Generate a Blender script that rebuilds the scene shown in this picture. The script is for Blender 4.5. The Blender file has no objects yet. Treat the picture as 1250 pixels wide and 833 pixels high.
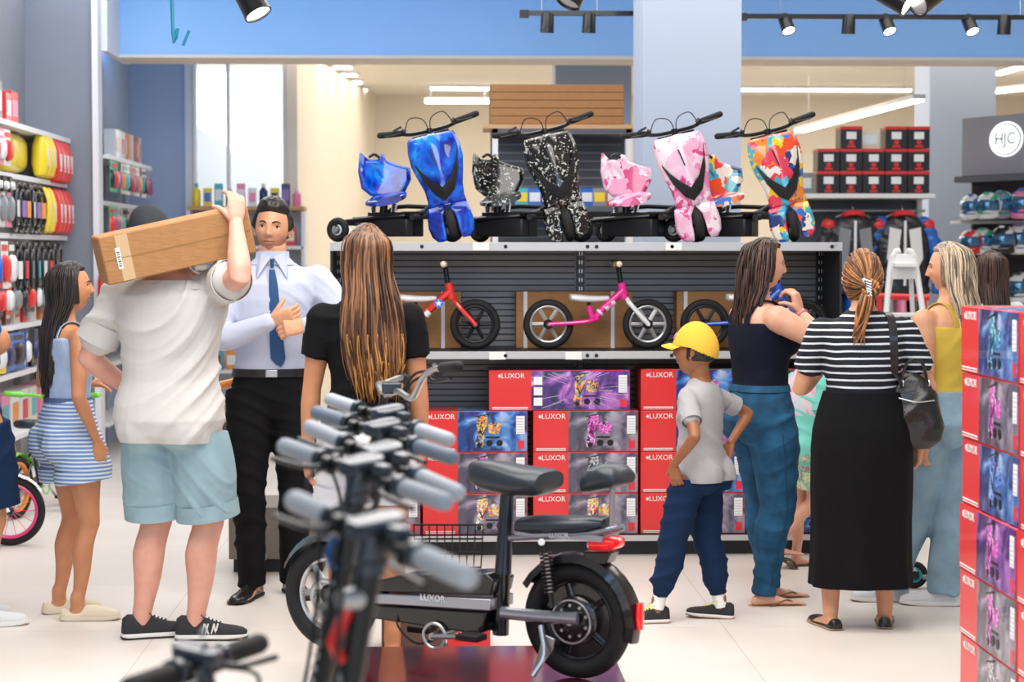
import bpy, bmesh, math, random
import numpy as np
from mathutils import Vector as V, Matrix as M, noise as mnoise
random.seed(7)
C = bpy.context.scene.collection
PI = math.pi
rad = math.radians
# ---------------------------------------------------------------- camera geometry (photo frame 1250 x 833)
F_PX = 2430.0
CAMZ = 1.6
PITCH, YAW = math.atan(108.5/F_PX), math.atan(85/F_PX)
CR = (M.Rotation(-YAW, 3, 'Z') @ M.Rotation(PI/2-PITCH, 3, 'X'))
def P(px, py, Y):
    "world point at depth Y seen at that place of the photograph"
    d = CR @ V(((px-625)/F_PX, (416.5-py)/F_PX, -1.0))
    return V((0, 0, CAMZ)) + d*(Y/d.y)
def G(px, py, z=0.0):
    d = CR @ V(((px-625)/F_PX, (416.5-py)/F_PX, -1.0))
    return V((0, 0, CAMZ)) + d*((z-CAMZ)/d.z)
# ---------------------------------------------------------------- materials
MATS = {}
def nt(m):
    m.use_nodes = True
    t = m.node_tree
    return t, t.nodes, t.links, t.nodes['Principled BSDF']
def mat(name, col, rough=.5, metal=0.0, bump=0.0, scale=60.0, var=0.0, coat=0.0, sheen=0.0, trans=0.0, stretch=None, vscale=None, spec=.5, alpha=1, sss=0, emit=None, estr=0, ior=1.45):
    if name in MATS: return MATS[name]
    m = bpy.data.materials.new(name); MATS[name] = m
    t, N, L, b = nt(m)
    c = (col[0], col[1], col[2], 1)
    b.inputs['Base Color'].default_value = c
    b.inputs['Roughness'].default_value = rough
    b.inputs['Metallic'].default_value = metal
    b.inputs['Coat Weight'].default_value = coat
    b.inputs['Coat Roughness'].default_value = .08
    b.inputs['Sheen Weight'].default_value = sheen
    b.inputs['Transmission Weight'].default_value = trans
    b.inputs['Specular IOR Level'].default_value = spec
    b.inputs['IOR'].default_value = ior
    b.inputs['Alpha'].default_value = alpha
    if sss:
        b.inputs['Subsurface Weight'].default_value = sss
        b.inputs['Subsurface Radius'].default_value = (.012, .004, .002)
    if emit:
        b.inputs['Emission Color'].default_value = (*emit, 1)
        b.inputs['Emission Strength'].default_value = estr
    tc = N.new('ShaderNodeTexCoord'); mp = N.new('ShaderNodeMapping')
    L.new(tc.outputs['Object'], mp.inputs['Vector'])
    if stretch: mp.inputs['Scale'].default_value = stretch
    if var or bump:
        n = N.new('ShaderNodeTexNoise'); n.inputs['Scale'].default_value = vscale or scale; n.inputs['Detail'].default_value = 4
        L.new(mp.outputs[0], n.inputs['Vector'])
    if var:
        r = N.new('ShaderNodeValToRGB')
        r.color_ramp.elements[0].position = .3; r.color_ramp.elements[1].position = .7
        r.color_ramp.elements[0].color = (*[max(0, x*(1-var)) for x in col], 1)
        r.color_ramp.elements[1].color = (*[min(1, x*(1+var)) for x in col], 1)
        L.new(n.outputs['Fac'], r.inputs[0]); L.new(r.outputs[0], b.inputs['Base Color'])
    if bump:
        n2 = N.new('ShaderNodeTexNoise'); n2.inputs['Scale'].default_value = scale; n2.inputs['Detail'].default_value = 3
        L.new(mp.outputs[0], n2.inputs['Vector'])
        bp = N.new('ShaderNodeBump'); bp.inputs['Strength'].default_value = bump; bp.inputs['Distance'].default_value = .01
        L.new(n2.outputs['Fac'], bp.inputs['Height']); L.new(bp.outputs[0], b.inputs['Normal'])
    return m
def mat_blotch(name, cols, scale=18, rough=.3, coat=.6, rnd=1.0, kind='F1'):
    "patches of several colours (printed plastic, tie-dye)"
    if name in MATS: return MATS[name]
    m = bpy.data.materials.new(name); MATS[name] = m
    t, N, L, b = nt(m)
    tc = N.new('ShaderNodeTexCoord')
    n0 = N.new('ShaderNodeTexNoise'); n0.inputs['Scale'].default_value = scale*.7; n0.inputs['Detail'].default_value = 3
    mx = N.new('ShaderNodeMix'); mx.data_type = 'VECTOR'; mx.inputs[0].default_value = .12*rnd
    L.new(tc.outputs['Object'], n0.inputs['Vector']); L.new(tc.outputs['Object'], mx.inputs[4]); L.new(n0.outputs['Color'], mx.inputs[5])
    v = N.new('ShaderNodeTexVoronoi'); v.inputs['Scale'].default_value = scale
    L.new(mx.outputs[1], v.inputs['Vector'])
    s = N.new('ShaderNodeSeparateColor'); L.new(v.outputs['Color'], s.inputs[0])
    r = N.new('ShaderNodeValToRGB'); r.color_ramp.interpolation = 'CONSTANT'
    e = r.color_ramp.elements
    while len(e) < len(cols): e.new(.5)
    for i, c in enumerate(cols):
        e[i].position = i/len(cols); e[i].color = (*c, 1)
    L.new(s.outputs[0], r.inputs[0]); L.new(r.outputs[0], b.inputs['Base Color'])
    b.inputs['Roughness'].default_value = rough; b.inputs['Coat Weight'].default_value = coat
    return m
def mat_soft(name, cols, scale=8, rough=.3, coat=.6, detail=5, dist=1.5):
    "clouded colours flowing into each other"
    if name in MATS: return MATS[name]
    m = bpy.data.materials.new(name); MATS[name] = m
    t, N, L, b = nt(m)
    tc = N.new('ShaderNodeTexCoord')
    n = N.new('ShaderNodeTexNoise'); n.inputs['Scale'].default_value = scale; n.inputs['Detail'].default_value = detail; n.inputs['Distortion'].default_value = dist
    L.new(tc.outputs['Object'], n.inputs['Vector'])
    r = N.new('ShaderNodeValToRGB'); e = r.color_ramp.elements
    while len(e) < len(cols): e.new(.5)
    for i, (p, c) in enumerate(cols):
        e[i].position = p; e[i].color = (*c, 1)
    L.new(n.outputs['Fac'], r.inputs[0]); L.new(r.outputs[0], b.inputs['Base Color'])
    b.inputs['Roughness'].default_value = rough; b.inputs['Coat Weight'].default_value = coat
    return m
def mat_stripe(name, cols, period, axis=2, duty=.5, rough=.8, wob=.02, bump=.2):
    if name in MATS: return MATS[name]
    m = bpy.data.materials.new(name); MATS[name] = m
    t, N, L, b = nt(m)
    tc = N.new('ShaderNodeTexCoord'); sp = N.new('ShaderNodeSeparateXYZ')
    L.new(tc.outputs['Object'], sp.inputs[0])
    nz = N.new('ShaderNodeTexNoise'); nz.inputs['Scale'].default_value = 3.5; L.new(tc.outputs['Object'], nz.inputs['Vector'])
    ma = N.new('ShaderNodeMath'); ma.operation = 'MULTIPLY_ADD'; ma.inputs[1].default_value = wob; L.new(nz.outputs['Fac'], ma.inputs[0]); L.new(sp.outputs[axis], ma.inputs[2])
    dv = N.new('ShaderNodeMath'); dv.operation = 'DIVIDE'; dv.inputs[1].default_value = period; L.new(ma.outputs[0], dv.inputs[0])
    fr = N.new('ShaderNodeMath'); fr.operation = 'FRACT'; L.new(dv.outputs[0], fr.inputs[0])
    r = N.new('ShaderNodeValToRGB'); e = r.color_ramp.elements
    e[0].position = 0; e[0].color = (*cols[0], 1); e[1].position = duty; e[1].color = (*cols[1], 1)
    r.color_ramp.interpolation = 'CONSTANT'
    L.new(fr.outputs[0], r.inputs[0]); L.new(r.outputs[0], b.inputs['Base Color'])
    b.inputs['Roughness'].default_value = rough
    return m
def mat_hair(name, c0, c1, rough=.38):
    if name in MATS: return MATS[name]
    m = bpy.data.materials.new(name); MATS[name] = m
    t, N, L, b = nt(m)
    g = N.new('ShaderNodeNewGeometry')
    tc = N.new('ShaderNodeTexCoord'); mp = N.new('ShaderNodeMapping'); mp.inputs['Scale'].default_value = (1, 1, .12)
    L.new(tc.outputs['Object'], mp.inputs[0])
    n = N.new('ShaderNodeTexNoise'); n.inputs['Scale'].default_value = 90; n.inputs['Detail'].default_value = 3; L.new(mp.outputs[0], n.inputs['Vector'])
    ad = N.new('ShaderNodeMath'); ad.operation = 'ADD'; L.new(n.outputs['Fac'], ad.inputs[0]); L.new(g.outputs['Random Per Island'], ad.inputs[1])
    r = N.new('ShaderNodeValToRGB'); e = r.color_ramp.elements
    e[0].position = .45; e[0].color = (*c0, 1); e[1].position = 1.0; e[1].color = (*c1, 1)
    ml = N.new('ShaderNodeMath'); ml.operation = 'MULTIPLY'; ml.inputs[1].default_value = .72; L.new(ad.outputs[0], ml.inputs[0])
    L.new(ml.outputs[0], r.inputs[0]); L.new(r.outputs[0], b.inputs['Base Color'])
    b.inputs['Roughness'].default_value = rough
    bp = N.new('ShaderNodeBump'); bp.inputs['Strength'].default_value = .5; bp.inputs['Distance'].default_value = .004
    L.new(n.outputs['Fac'], bp.inputs['Height']); L.new(bp.outputs[0], b.inputs['Normal'])
    return m
def mat_skin(name, col):
    "skin with a painted attribute 'tint' (lips, stubble)"
    if name in MATS: return MATS[name]
    m = bpy.data.materials.new(name); MATS[name] = m
    t, N, L, b = nt(m)
    a = N.new('ShaderNodeAttribute'); a.attribute_name = 'tint'
    tc = N.new('ShaderNodeTexCoord'); n = N.new('ShaderNodeTexNoise'); n.inputs['Scale'].default_value = 14; n.inputs['Detail'].default_value = 4
    L.new(tc.outputs['Object'], n.inputs['Vector'])
    r = N.new('ShaderNodeValToRGB'); e = r.color_ramp.elements
    e[0].position = .3; e[0].color = (col[0]*.88, col[1]*.80, col[2]*.78, 1); e[1].position = .7; e[1].color = (*col, 1)
    L.new(n.outputs['Fac'], r.inputs[0])
    mx = N.new('ShaderNodeMix'); mx.data_type = 'RGBA'; mx.blend_type = 'MULTIPLY'; mx.inputs[0].default_value = 1
    L.new(r.outputs[0], mx.inputs[6]); L.new(a.outputs['Color'], mx.inputs[7]); L.new(mx.outputs[2], b.inputs['Base Color'])
    b.inputs['Roughness'].default_value = .48
    b.inputs['Subsurface Weight'].default_value = .12; b.inputs['Subsurface Radius'].default_value = (.02, .007, .004)
    b.inputs['Subsurface Scale'].default_value = .5
    return m
# ---------------------------------------------------------------- mesh builder
def frame_of(d):
    d = d.normalized()
    u = V((0, 0, 1)) if abs(d.z) < .95 else V((1, 0, 0))
    a = d.cross(u).normalized(); b = d.cross(a).normalized()
    return a, b
def spline(pts, k=6):
    pts = [V(p) for p in pts]
    if len(pts) < 3: return pts
    out = []
    q = [2*pts[0]-pts[1]] + pts + [2*pts[-1]-pts[-2]]
    for i in range(1, len(q)-2):
        for j in range(k):
            t = j/k
            a, b_, c, d = q[i-1], q[i], q[i+1], q[i+2]
            out.append(.5*((2*b_)+(c-a)*t+(2*a-5*b_+4*c-d)*t*t+(3*b_-a-3*c+d)*t**3))
    out.append(pts[-1]); return out
class MB:
    def __init__(s): s.v = []; s.f = []; s.m = []; s.cur = 0
    def mi(s, i): s.cur = i; return s
    def add(s, vs, fs, T=None):
        b = len(s.v)
        for p in vs:
            p = V(p); s.v.append(T @ p if T else p)
        for f in fs: s.f.append(tuple(b+i for i in f)); s.m.append(s.cur)
        return s
    def box(s, c, d, T=None, rot=None):
        c = V(c); x, y, z = d[0]/2, d[1]/2, d[2]/2
        vs = [V((i*x, j*y, k*z)) for i in (-1, 1) for j in (-1, 1) for k in (-1, 1)]
        if rot: R = rot.to_3x3(); vs = [R @ p for p in vs]
        return s.add([p+c for p in vs], [(0, 1, 3, 2), (4, 6, 7, 5), (0, 4, 5, 1), (2, 3, 7, 6), (0, 2, 6, 4), (1, 5, 7, 3)], T)
    def loft(s, rings, cap=True, close=False, T=None):
        n = len(rings[0]); vs = [p for r in rings for p in r]; fs = []
        m = len(rings)
        for i in range(m if close else m-1):
            for j in range(n):
                a = i*n+j; b = i*n+(j+1) % n; i2 = (i+1) % m
                fs.append((a, b, i2*n+(j+1) % n, i2*n+j))
        if cap and not close:
            fs.append(tuple(reversed(range(n)))); fs.append(tuple((m-1)*n+j for j in range(n)))
        return s.add(vs, fs, T)
    def tube(s, pts, r, n=10, cap=True, close=False, flat=1.0, round_ends=False, T=None):
        pts = [V(p) for p in pts]
        m = len(pts); rr = r if isinstance(r, (list, tuple)) else [r]*m
        rings = []; pa = None
        for i, p in enumerate(pts):
            if close: d = pts[(i+1) % m]-pts[i-1]
            else: d = pts[min(i+1, m-1)]-pts[max(i-1, 0)]
            if d.length < 1e-9: d = V((0, 0, 1))
            if pa is None: a, b = frame_of(d)
            else:
                dn = d.normalized(); a = pa-dn*pa.dot(dn)
                if a.length < 1e-6: a, b = frame_of(d)
                a.normalize(); b = dn.cross(a)
            pa = a
            rings.append((p, a, b, d.normalized(), rr[i]))
        out = []
        def rg(p, a, b, r_): return [p+a*(r_*math.cos(2*PI*k/n))+b*(r_*flat*math.sin(2*PI*k/n)) for k in range(n)]
        if round_ends and not close:
            p, a, b, d, r_ = rings[0]
            for q in (80, 55, 28): out.append(rg(p-d*(r_*math.sin(rad(q))), a, b, r_*math.cos(rad(q))))
        for p, a, b, d, r_ in rings: out.append(rg(p, a, b, r_))
        if round_ends and not close:
            p, a, b, d, r_ = rings[-1]
            for q in (28, 55, 80): out.append(rg(p+d*(r_*math.sin(rad(q))), a, b, r_*math.cos(rad(q))))
        return s.loft(out, cap, close, T)
    def cyl(s, a, b, r, n=16, r2=None, T=None): return s.tube([a, b], [r, r if r2 is None else r2], n, T=T)
    def lathe(s, prof, c, axis, n=28, T=None):
        "prof: (radius, along axis)"
        c = V(c); ax = V(axis).normalized(); a, b = frame_of(ax)
        rings = [[c+ax*h+(a*math.cos(2*PI*k/n)+b*math.sin(2*PI*k/n))*max(r, 1e-4) for k in range(n)] for r, h in prof]
        return s.loft(rings, True, T=T)
    def torus(s, c, axis, R, r, n=40, k=10, T=None, flat=1.0):
        c = V(c); ax = V(axis).normalized(); a, b = frame_of(ax)
        rings = []
        for i in range(n):
            t = 2*PI*i/n; o = a*math.cos(t)+b*math.sin(t)
            rings.append([c+o*(R+r*math.cos(2*PI*j/k))+ax*(r*flat*math.sin(2*PI*j/k)) for j in range(k)])
        return s.loft(rings, False, True, T=T)
    def ell(s, c, d, n=16, T=None, rot=None):
        c = V(c); rings = []
        for i in range(1, n):
            t = PI*i/n; rr = math.sin(t); z = -math.cos(t)
            ring = [V((d[0]*rr*math.cos(2*PI*k/n), d[1]*rr*math.sin(2*PI*k/n), d[2]*z)) for k in range(n)]
            if rot: ring = [rot @ p for p in ring]
            rings.append([c+p for p in ring])
        return s.loft(rings, True, T=T)
    def prism(s, poly, o, ax, ay, az, th, T=None):
        "poly of 2d points in plane (o, ax, ay), thickness th along az both ways"
        o, ax, ay, az = V(o), V(ax), V(ay), V(az); n = len(poly)
        vs = [o+ax*x+ay*y-az*th/2 for x, y in poly]+[o+ax*x+ay*y+az*th/2 for x, y in poly]
        fs = [tuple(reversed(range(n))), tuple(range(n, 2*n))]+[(i, (i+1) % n, n+(i+1) % n, n+i) for i in range(n)]
        return s.add(vs, fs, T)
    def mesh(s, name='m'):
        me = bpy.data.meshes.new(name); me.from_pydata([tuple(p) for p in s.v], [], s.f)
        me.polygons.foreach_set('material_index', s.m)
        bm = bmesh.new(); bm.from_mesh(me); bmesh.ops.recalc_face_normals(bm, faces=bm.faces); bm.to_mesh(me); bm.free()
        return me
    def build(s, name, mats, parent=None, smooth=True, bevel=0, angle=40, seg=2):
        me = s.mesh(name)
        return link_mesh(name, me, mats, parent, smooth, bevel, angle, seg)
def link_mesh(name, me, mats, parent=None, smooth=True, bevel=0, angle=40, seg=2):
    for m_ in (mats if isinstance(mats, (list, tuple)) else [mats]): me.materials.append(m_)
    if smooth:
        me.polygons.foreach_set('use_smooth', [True]*len(me.polygons))
        if angle < 180:
            try: me.set_sharp_from_angle(angle=rad(angle))
            except Exception: pass
    o = bpy.data.objects.new(name, me); C.objects.link(o)
    if parent: o.parent = parent
    if bevel:
        b = o.modifiers.new('b', 'BEVEL'); b.width = bevel; b.segments = seg; b.limit_method = 'ANGLE'; b.angle_limit = rad(40)
    return o
def thing(name, label, cat, loc=(0, 0, 0), rz=0, group=None):
    o = bpy.data.objects.new(name, None); C.objects.link(o); o.empty_display_size = .1
    o.location = loc; o.rotation_euler = (0, 0, rz); o['label'] = label; o['category'] = cat
    if group: o['group'] = group
    return o
def tag(o, label, cat, group=None, kind=None):
    o['label'] = label; o['category'] = cat
    if group: o['group'] = group
    if kind: o['kind'] = kind
    return o
def struct(o, label=None):
    o['kind'] = 'structure'
    if label: o['label'] = label
    return o
def kids(o): return [c for c in bpy.data.objects if c.parent == o]
def dup(root, loc=None, rz=None, label=None, group=None, ch=None):
    def cp(o, par):
        c = o.copy(); C.objects.link(c)
        if par: c.parent = par
        for k in TREE.get(o.name, None) or kids(o): cp(k, c)
        return c
    r = cp(root, None)
    if loc is not None: r.location = loc
    if rz is not None: r.rotation_euler = (0, 0, rz)
    if label: r['label'] = label
    if group: r['group'] = group
    return r
TREE = {}
def text_mesh(txt, size, depth=.001, align='CENTER'):
    cu = bpy.data.curves.new('t', 'FONT'); cu.body = txt; cu.size = size; cu.extrude = depth; cu.align_x = align; cu.align_y = 'CENTER'
    cu.resolution_u = 3
    o = bpy.data.objects.new('t', cu); C.objects.link(o)
    dg = bpy.context.evaluated_depsgraph_get()
    me = bpy.data.meshes.new_from_object(o.evaluated_get(dg))
    bpy.data.objects.remove(o); bpy.data.curves.remove(cu)
    return me
TXT = {}
def text(name, txt, size, m, parent, T, depth=.001, align='CENTER', bold=0):
    "T: matrix placing local XY plane text"
    key = (txt, size, depth, align, m.name)
    if key not in TXT:
        me = text_mesh(txt, size, depth, align); me.materials.clear(); me.materials.append(m); TXT[key] = me
    o = bpy.data.objects.new(name, TXT[key]); C.objects.link(o); o.parent = parent; o.matrix_local = T
    return o
def TF(o, x, y):
    "frame with origin o and in-plane axes x (text direction) and y (up)"
    x, y = V(x).normalized(), V(y).normalized(); z = x.cross(y)
    return M(((x.x, y.x, z.x, o[0]), (x.y, y.y, z.y, o[1]), (x.z, y.z, z.z, o[2]), (0, 0, 0, 1)))
def voxel(mb, size, smooth=4, fac=.5):
    me = mb.mesh('tmp')
    o = bpy.data.objects.new('tmp', me); C.objects.link(o)
    r = o.modifiers.new('r', 'REMESH'); r.mode = 'VOXEL'; r.voxel_size = size; r.adaptivity = 0
    if smooth:
        s = o.modifiers.new('s', 'SMOOTH'); s.iterations = smooth; s.factor = fac
    dg = bpy.context.evaluated_depsgraph_get()
    out = bpy.data.meshes.new_from_object(o.evaluated_get(dg))
    bpy.data.objects.remove(o); bpy.data.meshes.remove(me)
    return out
def co_get(me):
    a = np.empty(len(me.vertices)*3, dtype=np.float32); me.vertices.foreach_get('co', a); return a.reshape(-1, 3)
def co_set(me, a): me.vertices.foreach_set('co', a.astype(np.float32).ravel()); me.update()
def nrm_get(me):
    a = np.empty(len(me.vertices)*3, dtype=np.float32); me.vertices.foreach_get('normal', a); return a.reshape(-1, 3)
def folds(me, amp=.006, freq=38, dirv=(0, 0, 1), seed=0.0, warp=1.6):
    p = co_get(me).astype(np.float64); n = nrm_get(me)
    d = np.array(dirv, float); d /= np.linalg.norm(d)
    u = p @ d
    w = np.sin(p[:, 0]*9+seed)*1.1+np.sin(p[:, 1]*11+seed*2)+np.sin(p[:, 2]*5.3+seed*3+p[:, 0]*6)
    f = (1-np.abs(np.sin(u*freq*.5+warp*w*.8)))**1.6*2-.8
    g = .6+.5*np.sin(p[:, 0]*13+seed*5+1.7*np.sin(p[:, 2]*8+seed))*np.cos(p[:, 1]*10+p[:, 2]*7+seed*7)
    h = (1-np.abs(np.sin(u*freq*.83+2.2*w+seed)))**2*.6
    co_set(me, p+n*((f+h)*g*amp)[:, None])
    return me
def join_meshes(mes, name):
    "several meshes into one (verts, faces, material index kept)"
    vs = []; fs = []; mi = []; b = 0
    for me in mes:
        vs.extend([tuple(v) for v in co_get(me)]); 
        for p in me.polygons: fs.append(tuple(b+i for i in p.vertices)); mi.append(p.material_index)
        b += len(me.vertices)
    out = bpy.data.meshes.new(name); out.from_pydata(vs, [], fs); out.polygons.foreach_set('material_index', mi)
    return out
# ---------------------------------------------------------------- people
def dirv(a, z=0): return V((math.sin(rad(a)), math.cos(rad(a)), z))
TORSO = {
 'm': [(.455,.035,.045,0),(.475,.080,.064,-.004),(.51,.096,.072,-.007),(.55,.094,.068,-.003),(.60,.086,.060,0),(.65,.086,.061,0),(.70,.094,.066,0),(.75,.103,.068,0),(.79,.105,.062,-.002),(.815,.088,.050,-.004),(.835,.058,.040,-.005),(.855,.037,.037,-.003),(.885,.034,.036,.002)],
 'f': [(.455,.035,.045,0),(.475,.090,.068,-.006),(.51,.104,.076,-.009),(.55,.096,.066,-.004),(.61,.074,.053,.001),(.65,.073,.054,.001),(.70,.081,.060,.001),(.75,.088,.062,0),(.79,.088,.054,-.003),(.815,.073,.043,-.005),(.835,.046,.035,-.006),(.855,.031,.032,-.004),(.885,.029,.031,.002)],
 'c': [(.455,.035,.045,0),(.475,.074,.062,-.004),(.51,.084,.068,-.006),(.55,.080,.062,-.002),(.60,.074,.058,.002),(.65,.076,.058,.001),(.70,.084,.060,0),(.75,.088,.058,0),(.775,.082,.050,-.003),(.795,.062,.042,-.004),(.81,.040,.036,-.003),(.83,.033,.034,0),(.86,.032,.034,.004)],
}
LEG = {'m': [(0,.050),(.25,.053),(.6,.044),(.85,.034),(1,.033),(1.12,.031),(1.35,.034),(1.6,.028),(1.85,.021),(2,.020)],
       'f': [(0,.055),(.25,.058),(.6,.045),(.85,.035),(1,.032),(1.12,.030),(1.35,.033),(1.6,.026),(1.85,.020),(2,.019)],
       'c': [(0,.043),(.25,.046),(.6,.037),(.85,.031),(1,.030),(1.12,.028),(1.35,.029),(1.6,.024),(1.85,.020),(2,.020)]}
ARM = {'m': [(0,.034),(.25,.032),(.6,.026),(.9,.0225),(1,.0225),(1.2,.0245),(1.5,.021),(1.85,.0155),(2,.015)],
       'f': [(0,.030),(.25,.029),(.6,.024),(.9,.0205),(1,.020),(1.2,.0215),(1.5,.0185),(1.85,.0135),(2,.013)],
       'c': [(0,.027),(.25,.026),(.6,.022),(.9,.020),(1,.020),(1.2,.020),(1.5,.018),(1.85,.015),(2,.0145)]}
def lut(tab, t):
    if t <= tab[0][0]: return tab[0][1]
    for (a, x), (b, y) in zip(tab, tab[1:]):
        if t <= b: return x+(y-x)*(t-a)/(b-a)
    return tab[-1][1]
def ik(a, c, l1, l2, pole):
    d = c-a; L = d.length
    if L > (l1+l2)*.999: c = a+d*((l1+l2)*.999/L); d = c-a; L = d.length
    x = (l1*l1-l2*l2+L*L)/(2*L); h = math.sqrt(max(l1*l1-x*x, 0))
    dn = d/L; p = pole-dn*pole.dot(dn)
    if p.length < 1e-6: p = frame_of(dn)[0]
    return a+dn*x+p.normalized()*h, c
def ring(c, ax, ay, rx, ry, n=28, pw=2.3):
    out = []
    for k in range(n):
        t = 2*PI*k/n; ct, st = math.cos(t), math.sin(t)
        out.append(c+ax*(rx*abs(ct)**(2/pw)*(1 if ct > 0 else -1))+ay*(ry*abs(st)**(2/pw)*(1 if st > 0 else -1)))
    return out
def limb_path(a, b, c, t0=0.0, t1=2.0, n=9):
    out = []
    for i in range(2*n+1):
        t = 2*i/(2*n)
        if t < t0-1e-6 or t > t1+1e-6: continue
        p = a.lerp(b, t) if t <= 1 else b.lerp(c, t-1)
        out.append((t, p))
    if t0 > 0:
        p = a.lerp(b, t0) if t0 <= 1 else b.lerp(c, t0-1)
        if not out or out[0][0]-t0 > 1e-3: out.insert(0, (t0, p))
    if t1 < 2:
        p = a.lerp(b, t1) if t1 <= 1 else b.lerp(c, t1-1)
        if not out or t1-out[-1][0] > 1e-3: out.append((t1, p))
    return out
def fingers(mb, T, L, curl, mirror, spread=4, thumb=(42, 18), n=8):
    s = -1 if mirror else 1
    def seg(base, ang, lens, rs, cs, lift=0):
        p = V(base); pts = [p.copy()]; a = rad(lift)
        dx = V((math.cos(rad(ang)), s*math.sin(rad(ang)), 0))
        for l, c_ in zip(lens, cs):
            a += rad(c_)
            p = p+(dx*math.cos(a)+V((0, 0, -1))*math.sin(a))*l
            pts.append(p.copy())
        mb.tube(pts, rs, n, round_ends=True, T=T)
    # palm
    rings = []
    for x, w, h in ((-.03, .13, .10), (.05, .15, .105), (.2, .19, .11), (.36, .205, .10), (.48, .20, .085), (.52, .17, .06)):
        rings.append(ring(V((x*L, s*.01*L, 0)), V((0, 1, 0)), V((0, 0, 1)), w*L, h*L*.95, 16, 2.6))
    mb.loft(rings, T=T)
    for k, (y, ln, cc) in enumerate(((.145, .43, curl[1]), (.05, .48, curl[2]), (-.05, .45, curl[3]), (-.145, .36, curl[4]))):
        seg((.45*L, s*y*L, 0), spread*(1.5-k), (ln*.46*L, ln*.30*L, ln*.24*L), [.052*L, .05*L, .046*L, .038*L], (cc*.9, cc, cc*.8))
    seg((.10*L, s*.12*L, -.02*L), thumb[0], (.20*L, .17*L, .13*L), [.075*L, .062*L, .055*L, .046*L], (thumb[1], curl[0], curl[0]))
def hand_T(w, d, palm):
    x = V(d).normalized(); z = -V(palm); z = (z-x*z.dot(x)).normalized(); y = z.cross(x)
    return M(((x.x, y.x, z.x, w[0]), (x.y, y.y, z.y, w[1]), (x.z, y.z, z.z, w[2]), (0, 0, 0, 1)))
def head_field(n, hh, jaw=.30, nose=1.0):
    "unit directions (N,3), y forward -> points, tint"
    c = hh/2; a = c*.64; b = c*.80
    x, y, z = n[:, 0].copy(), n[:, 1].copy(), n[:, 2].copy()
    X, Y, Z = x*a, y*b, z*c
    t = np.clip((-z-.05)/.95, 0, 1); t = t*t*(3-2*t)
    X *= 1-jaw*t
    back = np.clip(-y, 0, 1); Y *= np.where(y < 0, 1-.42*t, 1-.05*t)
    Y += np.where(y < 0, -.05*c*np.exp(-((z-.25)/.5)**2)*back, 0)
    front = np.clip(y*1.5, 0, 1)
    s = c/.118
    def g(cx, cz, wx, wz): return np.exp(-((X/s-cx)/wx)**2-((Z/s-cz)/wz)**2)*front
    Y -= .010*s*np.clip((np.abs(X)/(.05*s)), 0, 1.5)**2*front*.5
    Y += .007*s*g(0, -.098, .018, .016)                       # chin
    ns = np.where(Z/s > -.028, np.clip((.028-Z/s)/.056, 0, 1)**1.15, np.clip(1-(-.028-Z/s)/.010, 0, 1))
    wid = .0062+.0050*np.clip((.01-Z/s)/.04, 0, 1)
    Y += nose*.023*s*ns*np.exp(-(X/s/wid)**2)*front
    Y += .005*s*(g(.011, -.027, .005, .005)+g(-.011, -.027, .005, .005))
    for sx in (-1, 1):
        Y -= .010*s*g(sx*.031, .006, .014, .011)
        Y += .004*s*g(sx*.028, .024, .018, .006)
        Y += .004*s*g(sx*.042, -.022, .015, .015)
    Y += .007*s*g(0, -.055, .022, .009)-.005*s*g(0, -.0555, .020, .0017)
    Y -= .004*s*g(0, -.070, .018, .006)
    return np.stack([X, Y, Z], 1), s
def sphere_dirs(nu=96, nv=88):
    vs = []; 
    for i in range(1, nv):
        th = PI*i/nv
        for j in range(nu):
            ph = 2*PI*j/nu
            vs.append((math.sin(th)*math.cos(ph), math.sin(th)*math.sin(ph), math.cos(th)))
    vs.append((0, 0, 1)); vs.append((0, 0, -1)); vs = np.array(vs)
    fs = []
    for i in range(nv-2):
        for j in range(nu):
            a = i*nu+j; b = i*nu+(j+1) % nu
            fs.append((a, a+nu, b+nu, b))
    top = (nv-1)*nu
    for j in range(nu):
        fs.append((top, j, (j+1) % nu)); fs.append((top+1, (nv-2)*nu+(j+1) % nu, (nv-2)*nu+j))
    return vs, fs
SD = sphere_dirs(); SDC = sphere_dirs(56, 48)
def sstep(a, b, x):
    t = np.clip((x-a)/(b-a), 0, 1); return t*t*(3-2*t)
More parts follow.
